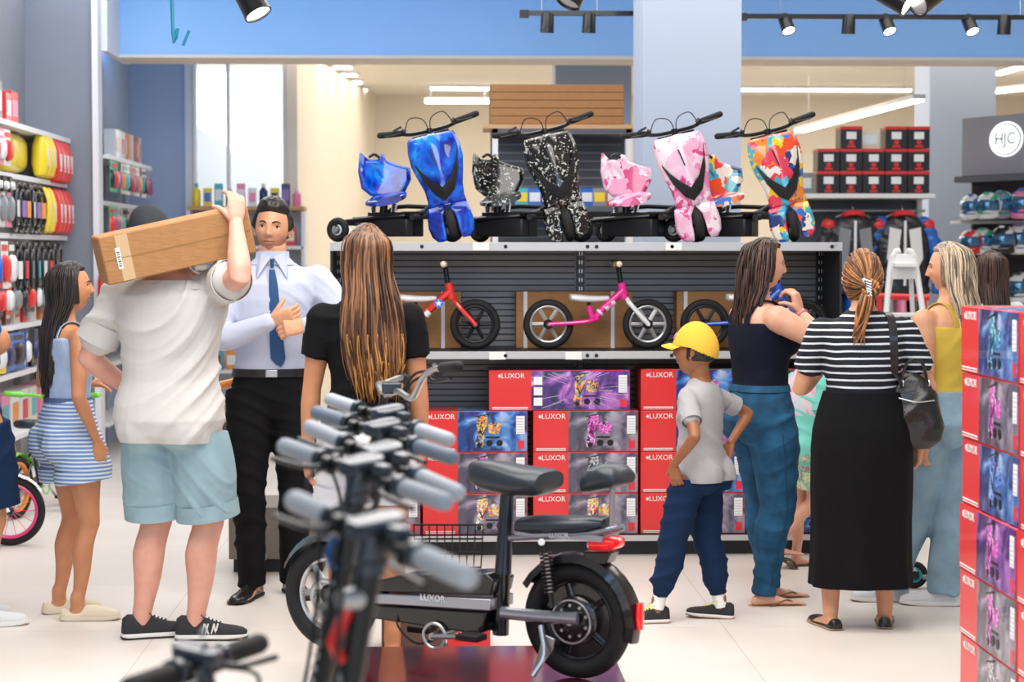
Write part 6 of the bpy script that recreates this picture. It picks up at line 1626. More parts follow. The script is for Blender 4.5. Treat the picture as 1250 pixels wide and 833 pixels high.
# steering
stm = MB().tube([MPx(437, 700), MPx(449, 610), MPx(462, 520), MPx(470, 482)], [.024, .020, .017, .017], 14).build('steering_column', MATS['moped_black'], mp)
fk = MB()
for w_ in (-.055, .055): fk.tube([MPx(431, 690, w_), MPx(405, 722, w_)+ww*0], .015, 10)
fk.tube([MPx(433, 686, -.06), MPx(433, 686, .06)], .018, 8).build('fork', MATS['moped_silver'], mp)
hb = MB().tube(spline([MPx(470, 484, .0), MPx(486, 478, .07), MPx(503, 486, .14), MPx(516, 462, .20), MPx(528, 452, .26), MPx(545, 449, .31)], 5), .012, 8).tube(spline([MPx(470, 484, 0), MPx(462, 470, -.08), MPx(470, 468, -.16), MPx(486, 462, -.24), MPx(494, 462, -.32)], 5), .012, 8).build('handlebar', MATS['steel'], mp)
MB().tube([MPx(540, 449, .30), MPx(560, 447, .40)], .018, 12, round_ends=True).build('grip', MATS['rubber'], hb)
MB().tube([MPx(490, 462, -.28), MPx(497, 462, -.38)], .018, 12, round_ends=True).build('grip', MATS['rubber'], hb)
MB().tube(spline([MPx(520, 456, .22), MPx(530, 466, .24), MPx(550, 462, .34)], 4), .006, 6).tube([MPx(528, 448, .24), MPx(536, 458, .25)], .018, 8).build('brake_lever', MATS['black_plastic'], hb)
MB().box(MPx(478, 474, .05), (.07, .05, .04)).build('display', MATS['moped_blue'], hb, bevel=.006)
MB().tube(spline([MPx(524, 452, .22), MPx(505, 458, .1), MPx(492, 480, .08), MPx(478, 520, .03)], 5), .005, 6).tube(spline([MPx(524, 455, .22), MPx(500, 470, .1), MPx(488, 500, .08), MPx(470, 540, .03)], 5), .005, 6).build('cable', MATS['rubber'], hb)
ml = MB().tube([MPx(445, 612, .0), MPx(432, 612, .0)], .03, 16).build('headlight', MATS['moped_black'], mp)
MB().tube([MPx(432, 612, .0), MPx(430, 612, .0)], .026, 16).build('lens', MATS['white_plastic'], ml)
# wire basket
bk = MB(); b0 = [(505, 642), (590, 640)]; b1 = [(512, 690), (585, 694)]
def bp(u_, v_, w_):
    x_ = 505+85*u_; return MPx(x_+(3-6*u_)*v_, 641+52*v_, w_*(.13-.02*v_))
for v_ in (0, .33, .66, 1): bk.tube([bp(0, v_, -1), bp(1, v_, -1), bp(1, v_, 1), bp(0, v_, 1)], .0035, 6, close=True)
for k in range(10):
    u_ = k/9
    bk.tube([bp(u_, 0, -1), bp(u_, 1, -1), bp(u_, 1, 1), bp(u_, 0, 1)], .0025, 5)
for k in range(5):
    w_ = -1+.5*k
    bk.tube([bp(0, 0, w_), bp(0, 1, w_), bp(1, 1, w_), bp(1, 0, w_)], .0025, 5)
bk.tube([bp(.5, 1, 0), MPx(548, 702)], .012, 8)
tag_b = bk.build('wire_basket', MATS['black_metal'], mp)
# boxes on the floor behind the platform
t = thing('floor_box', 'small red box on the floor behind the wine-red platform', 'box', (P(572, 790, 7.9).x, 7.95, 0)); wbx = P(598, 790, 7.9).x-P(546, 790, 7.9).x
MB().box((0, 0, .07), (wbx, .3, .14)).build('box_shell', MATS['luxor_red'], t, bevel=.003); text('lettering', 'LUXOR', .03, MATS['white_paper'], t, TF((0, -.152, .09), (1, 0, 0), (0, 0, 1)), .0005)
t = thing('floor_box', 'dark brown low box on the floor beside the small red one', 'box', (P(505, 790, 7.9).x, 7.95, 0))
MB().box((0, 0, .085), (.25, .3, .17)).build('box_shell', mat('box_brown', (.14, .075, .06), .6), t, bevel=.003); MB().box((0, 0, .171), (.03, .3, .002)).build('tape_strip', MATS['tape'], t)
# ---------------------------------------------------------------- kick scooters in a row
def kick_scooter(label, grip, accent, m_stem='black_metal', H=1.15, hw=.27, detail=True, group='parked electric kick scooters'):
    t = thing('kick_scooter', label, 'scooter', (0, 0, 0), 0, group)
    rk_ = .16; z = lambda h: V((0, rk_*(-1)*(1-h/H)*1.0, h))     # the stem line: foot forward (-Y), top at the origin
    st = MB().tube([z(.34), z(H-.03)], .0215, 16).build('stem', MATS[m_stem], t)
    MB().tube([z(.40), z(.52)], .030, 14).build('folding_collar', MATS[accent], st)
    hb = MB().tube([(-hw+.02, .0, H), (-.05, 0, H), (.05, 0, H), (hw-.02, .0, H)], .0145, 12).build('handlebar', MATS[m_stem], t)
    MB().tube([z(H-.06), z(H)+V((0, 0, .004))], .027, 14).build('stem_clamp', MATS['moped_blue'], hb)
    for sg in (-1, 1):
        MB().tube([(sg*(hw-.125), 0, H), (sg*hw, 0, H)], .0195, 16, round_ends=True).build('grip', MATS[grip], hb)
        MB().tube([(sg*(hw-.145), 0, H), (sg*(hw-.128), 0, H)], .025, 14).build('grip_collar', MATS['moped_blue'], hb)
        MB().tube(spline([(sg*(hw-.165), -.012, H-.005), (sg*(hw-.14), -.045, H-.012), (sg*(hw-.03), -.055, H-.016)], 4), .0065, 8).tube([(sg*(hw-.18), -.006, H-.004), (sg*(hw-.155), -.006, H-.004)], .020, 10).build('brake_lever', MATS['black_metal'], hb)
        MB().tube(spline([(sg*(hw-.165), -.015, H-.01), (sg*.07, -.085, H-.03), (sg*.03, -.075, H-.12), z(.8)+V((sg*.02, -.03, 0)), z(.45)+V((sg*.02, -.03, 0))], 6), .004, 6).build('cable', MATS['rubber'], hb)
    dsp = MB().loft([ring(V((0, y_, H+.02+dz_)), V((1, 0, 0)), V((0, 0, 1)), w_, .014, 20, 4) for y_, dz_, w_ in ((-.045, -.008, .02), (-.035, -.005, .034), (.03, .004, .036), (.042, .006, .02))]).build('display', MATS['moped_blue'], hb)
    MB().loft([ring(V((0, -.060, H-.10)), V((1, 0, 0)), V((0, 0, 1)), .016, .016, 18), ring(V((0, -.02, H-.10)), V((1, 0, 0)), V((0, 0, 1)), .020, .020, 18)]).build('headlight', MATS['steel'], t)
    MB().tube([z(H-.10)+V((0, -.024, 0)), z(H-.17)+V((0, -.045, 0)), z(H-.20)+V((0, -.024, 0))], .011, 8).build('latch_lever', MATS[accent], st)
    MB().box((hw-.20, .0, H+.022), (.035, .03, .022)).build('bell', MATS['moped_blue'], hb, bevel=.004)
    # fork shrouds with pale marks running down
    fo = MB()
    for sg in (-1, 1): fo.tube([z(.46)+V((sg*.045, -.01, 0)), V((sg*.045, -rk_-.02, .11))], .021, 12)
    fo.loft([ring(z(h)+V((0, -.008, 0)), V((1, 0, 0)), V((0, 1, 0)), .066 if h < .5 else .045, .028, 18, 3) for h in (.42, .46, .50, .54)])
    fk = fo.build('fork', MATS[m_stem], t)
    mk = MB()
    for i in range(12): mk.box(z(.92-i*.026)+V((0, -.0225, 0)), (.018, .002, .014), rot=M.Rotation(rad(8+40*(i % 3-1)), 3, 'Y'))
    mk.build('pale_marking', mat('mark_grey', (.30, .31, .33), .4), st, smooth=False)
    wheel(t, 'front_wheel', (0, -rk_-.02, .11), (1, 0, 0), .11, .026, 'rubber', m_stem, 6, True, .03)
    rg = []
    for k in range(9):
        a_ = rad(40+k*14); c = V((0, -rk_-.02-.128*math.cos(a_), .11+.128*math.sin(a_))); rg.append([c-V((.034, 0, 0)), c+V((0, 0, .008)), c+V((.034, 0, 0)), c-V((0, 0, .002))])
    MB().loft(rg).build('front_fender', MATS[accent], t, angle=50)
    MB().loft([[V((sx*w_, y_, z_)) for sx, z_ in ((-1, zz_), (1, zz_), (1, zz_+.055), (-1, zz_+.055))] for y_, w_, zz_ in ((-.06, .03, .16), (.02, .085, .11), (.10, .095, .10), (.62, .095, .10), (.70, .06, .11))]).build('deck', MATS['black_plastic'], t, bevel=.008)
    MB().box((0, .35, .158), (.15, .48, .004)).build('grip_tape', MATS['rubber'], t, smooth=False)
    MB().tube([z(.44), (0, -.03, .20), (0, .03, .15)], .028, 12).build('neck', MATS[m_stem], t)
    wheel(t, 'rear_wheel', (0, .80, .11), (1, 0, 0), .11, .026, 'rubber', m_stem, 6, True, .03)
    ar = MB()
    for sg in (-1, 1): ar.tube([(sg*.055, .66, .13), (sg*.05, .80, .11)], .014, 8)
    ar.build('rear_arm', MATS[m_stem], t)
    rg = []
    for k in range(9):
        a_ = rad(10+k*16); c = V((0, .80-.128*math.cos(a_), .11+.128*math.sin(a_))); rg.append([c-V((.034, 0, 0)), c+V((0, 0, .008)), c+V((.034, 0, 0)), c-V((0, 0, .002))])
    rf = MB().loft(rg).build('rear_fender', MATS['black_plastic'], t, angle=50)
    MB().box((0, .945, .16), (.05, .012, .03)).build('rear_light', MATS['tail_red'], rf, bevel=.003)
    MB().tube([(.06, .10, .10), (.16, .14, .006)], .008, 8).build('kickstand', MATS['steel'], t)
    return t
mat('accent_blue', (.03, .10, .28), .3, .5, coat=.5); mat('accent_red', (.70, .02, .02), .3, coat=.5); mat('grey_grip_pale', (.42, .45, .50), .6, bump=.2, scale=200)
def place_scooter(t, L, R, hw, H, zc):
    cx, cy = (L[0]+R[0])/2, (L[1]+R[1])/2; s_ = (cy-308)/(1.6-zc); Y_ = F_PX/s_
    c = P(cx, cy, Y_); psi = max(rad(49), min(rad(57.5), math.acos(min(.98, (R[0]-L[0])/s_/(2*hw)))))
    dy = hw*math.sin(psi); yl = 308+(1.6-zc)*F_PX/(Y_+dy); yr = 308+(1.6-zc)*F_PX/(Y_-dy)
    extra = ((R[1]-L[1])-(yr-yl))/s_/(2*hw)
    M_ = M.Rotation(-psi, 4, 'Z') @ M.Rotation(math.asin(max(-.25, min(.25, extra))), 4, 'Y')
    t.rotation_euler = M_.to_euler(); p = M_ @ V((0, 0, H)); t.location = (c.x-p.x, c.y-p.y, 0)
defs = [((350, 604), (566, 698), 'grey_grip_pale', 'accent_red', 'electric kick scooter with a red fender, lowest handlebar of the cluster'),
        ((338, 538), (543, 606), 'grey_grip', 'accent_blue', 'electric kick scooter with slate blue parts, second handlebar from the viewer'),
        ((352, 508), (578, 588), 'grey_grip_pale', 'accent_blue', 'electric kick scooter with pale grips, middle one of the cluster'),
        ((376, 497), (556, 552), 'grey_grip_b', 'accent_red', 'electric kick scooter with dark slate grips behind the middle one'),
        ((398, 482), (548, 531), 'grey_grip_pale', 'accent_blue', 'electric kick scooter at the far end of the cluster')]
for L_, R_, g_, a_, lab in defs:
    t = kick_scooter(lab, g_, a_, 'black_metal'); place_scooter(t, L_, R_, .27, 1.15, 1.15)
t = kick_scooter('low black kick scooter, only its handlebar end in view', 'rubber', 'accent_blue', H=.86, hw=.21, group=None); place_scooter(t, (176, 858), (324, 803), .21, .86, .86)
t.rotation_euler = (M.Rotation(rad(64), 4, 'Z')).to_euler(); e_ = P(316, 812, 3.75); o_ = M.Rotation(rad(64), 3, 'Z') @ V((.21, 0, .86)); t.location = (e_.x-o_.x, e_.y-o_.y, 0)
tg = tag(MB().loft([ring(P(x_, 538, 5.2)+V((0, 0, 0)), V((0, 1, 0)), V((0, 0, 1)), .03, h_, 14) for x_, h_ in ((450, .004), (458, .012), (482, .012), (492, .004))]).build('yellow_tag', mat('tag_yellow', (.80, .75, .02), .5)), 'small yellow tag hanging among the scooter handlebars', 'tag')
# ---------------------------------------------------------------- shop goods
COLS = {'white': (.82, .82, .80), 'red': (.75, .03, .03), 'yellow': (.92, .68, .03), 'green': (.02, .50, .22), 'blue': (.02, .14, .55), 'orange': (.85, .30, .04), 'pink': (.85, .25, .40), 'black': (.015, .015, .018), 'grey': (.25, .26, .28), 'teal': (.05, .45, .50), 'brown': (.20, .09, .04), 'cream': (.78, .70, .55), 'navy': (.02, .03, .10), 'purple': (.25, .12, .40)}
for k_, v_ in COLS.items(): mat('p_'+k_, v_, .35, coat=.3)
PROTO = {}; JR = random.Random(11)
def deep_dup(root, loc, rz, label, group):
    r = root.copy(); C.objects.link(r); r.location = loc; r.rotation_euler = (0, 0, rz); r['label'] = label
    if group: r['group'] = group
    for a in PKIDS[root.name]:
        c = a.copy(); C.objects.link(c); c.parent = r
        for b_ in PKIDS.get(a.name, []): d = b_.copy(); C.objects.link(d); d.parent = c
    return r
PKIDS = {}
def good(kind, c1, c2, loc, rz, label, group, w=.09, h=.2):
    "hanging or standing goods; origin: hanging = top, standing = bottom; front looks to local -Y"
    key = (kind, c1, c2, w, h); loc = (loc[0], loc[1]+(JR.uniform(-.012, .012) if abs(rz) > 1 else 0), loc[2]); rz = rz+(JR.uniform(-.22, .22) if kind in ('card', 'loop', 'light') else JR.uniform(-.05, .05))
    if key in PROTO: return deep_dup(PROTO[key], loc, rz, label, group)
    names = {'card': 'hanging_card', 'pouch': 'hanging_pouch', 'loop': 'hanging_inner_tube', 'box': 'small_box', 'bottle': 'lube_bottle', 'bag': 'padded_bag', 'light': 'hanging_bike_light'}
    cats = {'card': 'packaged part', 'pouch': 'pouch', 'loop': 'bike tube', 'box': 'box', 'bottle': 'bottle', 'bag': 'bag', 'light': 'bike light'}
    t = thing(names[kind], label, cats[kind], loc, rz, group)
    a, b_ = MATS['p_'+c1], MATS['p_'+c2]
    if kind == 'card':
        c = MB().box((0, 0, -h/2), (w, .004, h)).build('backing_card', a, t, smooth=False)
        bl = MB().loft([ring(V((0, y_, -h*.58)), V((1, 0, 0)), V((0, 0, 1)), w_*w, h_*h, 16, 3) for y_, w_, h_ in ((-.002, .42, .30), (-.02, .40, .28), (-.032, .30, .20))]).build('blister', b_, t)
        MB().box((0, -.003, -h*.14), (w*.8, .002, h*.13)).build('header_print', b_, c, smooth=False)
    elif kind == 'pouch':
        MB().loft([ring(V((0, 0, z_*h)), V((1, 0, 0)), V((0, 1, 0)), w*w_, .05*d_, 20, 2.8) for z_, w_, d_ in ((-.02, .25, .3), (-.08, .46, .6), (-.3, .5, 1.1), (-.7, .5, 1.2), (-.95, .46, .8), (-1, .3, .3))]).build('pouch_body', a, t)
        MB().box((0, -.055, -h*.55), (w*.35, .008, h*.4)).build('front_panel', b_, t, bevel=.003)
        MB().tube([(0, 0, 0), (0, .0, -.03)], .012, 8).build('hook_loop', MATS['black_plastic'], t)
    elif kind == 'loop':
        o = MB(); pts_ = [(w*.5*math.sin(2*PI*k/24), .004*math.sin(k), -h/2+h/2*math.cos(2*PI*k/24)) for k in range(24)]
        o.tube(pts_, .013, 8, close=True).build('tube_loop', a, t)
        MB().tube([(w*.5*.6*math.sin(2*PI*k/20), -.02, -h/2+h/2*.72*math.cos(2*PI*k/20)) for k in range(20)], .011, 8, close=True).build('inner_loop', a, t)
        MB().box((0, -.03, -h*.52), (w*.42, .008, h*.34)).build('paper_sleeve', b_, t, bevel=.002)
    elif kind == 'box':
        s_ = MB().box((0, 0, h/2), (w, w*.7, h)).build('box_shell', a, t, bevel=.002)
        MB().box((0, -w*.35-.0015, h*.5), (w*.75, .002, h*.5)).build('front_print', b_, s_, smooth=False)
    elif kind == 'bottle':
        MB().lathe([(0, 0), (w*.45, 0), (w*.5, .01), (w*.5, h*.68), (w*.25, h*.80), (w*.2, h*.84)], (0, 0, 0), (0, 0, 1), 18).build('bottle_body', a, t)
        MB().lathe([(w*.24, h*.83), (w*.24, h), (0, h)], (0, 0, 0), (0, 0, 1), 14).build('cap', b_, t)
    elif kind == 'bag':
        MB().loft([ring(V((x_, 0, h*.5)), V((0, 1, 0)), V((0, 0, 1)), .10*d_, h*.5*d_, 22, 3) for x_, d_ in ((-w*.5, .72), (-w*.44, .94), (-w*.2, 1), (w*.2, 1), (w*.44, .94), (w*.5, .72))]).build('bag_body', a, t)
        MB().box((-w*.5-.004, 0, h*.45), (.01, .12, h*.55)).build('end_panel', b_, t, bevel=.003)
    elif kind == 'light':
        MB().box((0, 0, -h/2), (w, .03, h)).build('pack', a, t, bevel=.003)
        MB().lathe([(0, -.02), (w*.3, -.02), (w*.34, 0)], (0, -.016, -h*.6), (0, 1, 0), 14).build('lamp', b_, t)
    PROTO[key] = t; PKIDS[t.name] = [c for c in C.objects if c.parent == t]
    for c in PKIDS[t.name]: PKIDS[c.name] = [d for d in C.objects if d.parent == c]
    return t
def shelving(name, label, x, y0, y1, depth, levels, side, hooks=True, m='shelf_white', back='wall_white', wallboard=True, htop=None):
    "a run along Y; side +1: its face looks to +X. x = face plane"
    t = thing(name, label, 'shelving', (x, (y0+y1)/2, 0)); L = y1-y0; xb = -side*depth
    for z_, dp in levels:
        bo = MB().box((-side*dp/2-side*(depth-dp), 0, z_-.015) if False else (xb+side*dp/2, 0, z_-.015), (dp, L, .03)).build('shelf_board', MATS[m], t, bevel=.002)
        MB().box((xb+side*dp+side*.004, 0, z_-.015), (.008, L, .034)).build('price_rail', MATS['white_plastic'], bo, smooth=False)
    ht = htop or max(z_ for z_, _ in levels)+.02
    if wallboard: MB().box((xb+side*.012, 0, ht/2), (.02, L, ht)).build('back_board', MATS[back], t, smooth=False)
    for k in range(int(L/1.2)+2):
        yy = -L/2+.02+min(k*1.2, L-.04); MB().box((xb+side*.03, yy, ht/2), (.05, .03, ht)).build('upright', MATS['steel'], t, smooth=False)
    return t
# run against the left wall
XF = -2.75
lv = [(2.44, .33), (2.11, .30), (1.72, .30), (1.13, .33), (.82, .33), (.42, .35), (.12, .35)]
shelving('wall_shelving', 'white wall shelving full of cycling accessories at the left frame edge', XF, 12.0, 14.97, .35, lv, 1, m='shelf_white')
rn = random.Random(3)
def lab(adj, what, where): return '%s %s %s' % (adj, what, where)
FZ = rad(90)
# top shelf boxes
for i, (y_, c1, c2, h_) in enumerate(((12.15, 'orange', 'white', .24), (12.42, 'orange', 'black', .27), (12.64, 'grey', 'black', .26), (12.86, 'grey', 'white', .26), (13.14, 'red', 'white', .2), (13.34, 'red', 'pink', .22))):
    good('box', c1, c2, (XF-.14, y_, 2.44), FZ, lab(c1+' and '+c2, 'small box', 'on the top shelf of the left wall shelving, number of its kind beside the wall') if False else '%s box with %s front on the top shelf at the left wall' % (c1, c2), 'boxes on the top left shelf', .19, h_)
good('bag', 'yellow', 'orange', (XF-.18, 13.55, 2.135), rad(90), 'big yellow padded bag bulging on the second left shelf', None, .62, .27)
for i in range(3): good('pouch', 'yellow', 'cream', (XF-.04+.0*i, 13.98+i*.13, 2.43), FZ, 'yellow hanging pouch in the upper row on the left wall', 'yellow pouches in the upper row', .15, .31)
for i in range(4): good('pouch', 'red', 'white', (XF-.03, 14.40+i*.14, 2.41), FZ, 'red hanging pouch in the upper row near the wall corner', 'red pouches in the upper row', .15, .31)
for i in range(2): good('pouch', 'yellow', 'cream', (XF-.03, 14.02+i*.16, 2.06), FZ, 'yellow hanging pouch in the second row on the left wall', 'yellow pouches in the second row', .15, .33)
for i in range(4): good('pouch', 'red', 'white', (XF-.03, 14.40+i*.14, 2.06), FZ, 'red hanging pouch in the second row near the wall corner', 'red pouches in the second row', .15, .33)
for i, c in enumerate(('white', 'white', 'pink', 'white')): good('card', c, 'red' if c == 'white' else 'white', (XF-.02, 12.25+i*.19, 2.38), FZ, '%s blister card in the upper row at the left frame edge' % c, 'blister cards in the upper row', .15, .23)
for i, c in enumerate(('white', 'pink', 'white', 'pink')): good('card', c, 'grey', (XF-.02, 12.25+i*.20, 2.04), FZ, '%s blister card in the second row at the left frame edge' % c, 'blister cards in the second row', .16, .28)
for i in range(6): good('loop', 'black', ('white', 'purple', 'orange')[i % 3], (XF-.02, 13.02+i*.165, 2.05), FZ, 'black inner tube with %s sleeve in the second row on the left wall' % ('white', 'purple', 'orange')[i % 3], 'inner tubes in the second row', .20, .32)
for i in range(8): good('loop', 'black', ('white', 'red', 'grey', 'teal')[i % 4], (XF-.02, 13.05+i*.21, 1.66), FZ, 'black inner tube with %s sleeve in the third row on the left wall' % ('white', 'red', 'grey', 'teal')[i % 4], 'inner tubes in the third row', .17, .34)
for i, c in enumerate(('white', 'red', 'teal', 'white', 'black')): good('card', c, ('black', 'white', 'blue', 'red', 'white')[i], (XF-.02, 12.15+i*.19, 1.67), FZ, '%s blister card in the third row at the left frame edge' % c, 'blister cards in the third row', .14, .30)
for i in range(12): 
    c = ('black', 'black', 'navy', 'red', 'grey', 'black')[i % 6]; good('card', c, ('grey', 'black', 'red', 'white')[i % 4], (XF-.02, 12.15+i*.225, 1.42), FZ, '%s card with %s blister in the fourth row on the left wall' % (c, ('grey', 'black', 'red', 'white')[i % 4]), 'blister cards in the fourth row', .15, .22)
for i in range(10):
    c = ('red', 'white', 'orange', 'brown', 'cream')[i % 5]; good('box', c, ('white', 'red', 'black')[i % 3], (XF-.12, 12.2+i*.27, 1.13), FZ, '%s box with %s print on the waist-high left shelf' % (c, ('white', 'red', 'black')[i % 3]), 'boxes on the waist-high left shelf', .16, .16)
for i in range(9):
    c = ('yellow', 'yellow', 'blue', 'blue', 'blue', 'navy')[i % 6]; good('card', c, ('black', 'white', 'navy')[i % 3], (XF-.01, 12.2+i*.28, 1.08), FZ, '%s card with %s blister hanging below the waist-high left shelf' % (c, ('black', 'white', 'navy')[i % 3]), 'cards below the waist-high left shelf', .20, .24)
for i in range(9):
    c = ('black', 'grey', 'navy')[i % 3]; good('box', c, ('white', 'yellow')[i % 2], (XF-.13, 12.25+i*.3, .82), FZ, '%s box with %s print on the knee-high left shelf' % (c, ('white', 'yellow')[i % 2]), 'boxes on the knee-high left shelf', .22, .10)
for i in range(9):
    c = ('white', 'cream', 'pink', 'white')[i % 4]; good('box', c, ('orange', 'red', 'teal')[i % 3], (XF-.13, 12.25+i*.3, .42), FZ, '%s box with %s print on the low left shelf' % (c, ('orange', 'red', 'teal')[i % 3]), 'boxes on the low left shelf', .22, .26)
# helmet-like black light racks on the third shelf
for i in range(5): good('light', 'black', 'white', (XF-.0, 12.1+i*.17, 2.08-.0), FZ, 'black bike light on the left wall near the frame edge', 'black bike lights', .08, .10)
p_ = P(127, 332, 14.93); good('pouch', 'red', 'pink', (p_.x, 14.90, p_.z), 0, 'single red pouch hanging at the wall end beside the dark-haired girl', None, .08, .36)
# second run beyond the wall end
XS = -2.52
shelving('wall_shelving', 'white shelving beyond the wall end with boxes and bottles', XS, 15.2, 17.45, .28, [(2.34, .27), (1.99, .22), (1.62, .22), (1.2, .25), (.75, .25), (.3, .25)], 1, back='col_bluelit', htop=2.3)
for i in range(9):
    c = ('white', 'white', 'cream', 'orange', 'orange', 'cream', 'brown', 'red', 'cream')[i]; good('box', c, ('orange', 'white', 'red', 'cream')[i % 4], (XS-.12, 16.05+i*.15, 2.34), FZ, '%s box with %s print on the top shelf beyond the wall end' % (c, ('orange', 'white', 'red', 'cream')[i % 4]), 'boxes on the top shelf beyond the wall end', .14, .24)
for r_, z_ in enumerate((2.30, 1.95, 1.58, 1.15)):
    for i in range(13):
        c = ('green', 'white', 'green', 'white', 'cream', 'white', 'grey', 'cream', 'white', 'pink', 'white', 'black', 'cream')[(i+r_*2) % 13] if i > 1 else 'green'
        c2 = ('black', 'red', 'purple', 'orange', 'teal')[(i+r_) % 5]
        good('card', c, c2, (XS-.0, 15.3+i*.165, z_), FZ, '%s card with %s blister in row %s of the shelving beyond the wall end' % (c, c2, ('one', 'two', 'three', 'four')[r_]), 'cards on the shelving beyond the wall end', .13, .24)
# run facing the shop under the window
YW = 17.55
t = thing('window_shelving', 'pale shelving with a wooden top and small goods under the window', 'shelving', (-1.72, YW, 0)); 
mat('wood_top', (.55, .30, .12), .5, var=.2, scale=12, stretch=(1, 8, 1))
MB().box((0, .16, 1.985), (1.02, .36, .035)).build('wooden_top', MATS['wood_top'], t, bevel=.003)
for z_ in (.12, .55, .95, 1.30, 1.64): MB().box((0, .16, z_), (1.0, .34, .03)).build('shelf_board', MATS['shelf_white'], t, bevel=.002)
MB().box((0, .33, 1.0), (1.0, .02, 2.0)).build('back_board', MATS['wall_white'], t, smooth=False)
for sx in (-.5, .5): MB().box((sx, .16, .98), (.03, .34, 1.96)).build('side_board', MATS['wall_white'], t, smooth=False)
for i in range(10):
    c = ('yellow', 'yellow', 'teal', 'brown', 'pink', 'white', 'navy', 'yellow', 'navy', 'pink')[i]; c2 = ('teal', 'blue', 'white', 'cream', 'white', 'pink', 'cream', 'navy', 'purple', 'white')[i]
    good('bottle' if i % 3 == 0 else 'box', c, c2, (-2.16+i*.098, YW+.08, 2.003), 0, '%s and %s container on the wooden top under the window' % (c, c2), 'containers on the wooden top', .075, .16 if i % 2 else .20)
for r_, z_ in enumerate((1.655, 1.315, .965, .565, .135)):
    for i in range(7):
        c = ('brown', 'cream', 'orange', 'white', 'red', 'brown', 'teal')[(i*3+r_) % 7]; c2 = ('cream', 'brown', 'white')[(i+r_) % 3]
        good('box', c, c2, (-2.12+i*.13, YW+.08, z_), 0, '%s box with %s print on the %s shelf below the window' % (c, c2, ('top', 'second', 'third', 'fourth', 'lowest')[r_]), 'boxes on the shelving below the window', .10, .17)
# orange-handled tool on a stand in the aisle
p = P(276, 469, 9.6); t = thing('kick_scooter', 'small kick scooter with an orange grip behind the shirted man', 'scooter', (p.x+.12, p.y, 0))
MB().tube([(0, 0, .12), (0, 0, p.z)], .018, 10).build('stem', MATS['steel'], t)
h_ = MB().tube([(-.14, 0, p.z-.0), (.14, .05, p.z+.03)], .012, 8).build('handlebar', MATS['steel'], t)
MB().tube([(-.17, -.01, p.z-.01), (-.08, 0, p.z+.01)], .019, 12, round_ends=True).build('grip', MATS['p_orange'], h_); MB().tube([(.10, .045, p.z+.03), (.19, .06, p.z+.035)], .019, 12, round_ends=True).build('grip', MATS['p_orange'], h_)
MB().box((0, .22, .09), (.10, .42, .02)).build('deck', MATS['p_grey'], t, bevel=.004)
wheel(t, 'front_wheel', (0, -.0, .07), (1, 0, 0), .07, .018, 'rubber', 'rim_grey', 5, True, .018); wheel(t, 'rear_wheel', (0, .45, .07), (1, 0, 0), .07, .018, 'rubber', 'rim_grey', 5, True, .018)
# ---------------------------------------------------------------- low taupe plinth by the shirted man
x0, x1 = P(279, 640, 9.9).x, P(398, 640, 9.9).x
t = thing('display_plinth', 'low taupe display plinth behind the shirted man\'s legs', 'plinth', ((x0+x1)/2, 10.15, 0))
MB().box((0, 0, .20), (x1-x0, .5, .26)).build('plinth_body', mat('taupe', (.22, .19, .16), .5), t, bevel=.004); MB().box((0, .01, .035), (x1-x0-.04, .44, .07)).build('kick_board', MATS['shelf_body'], t)
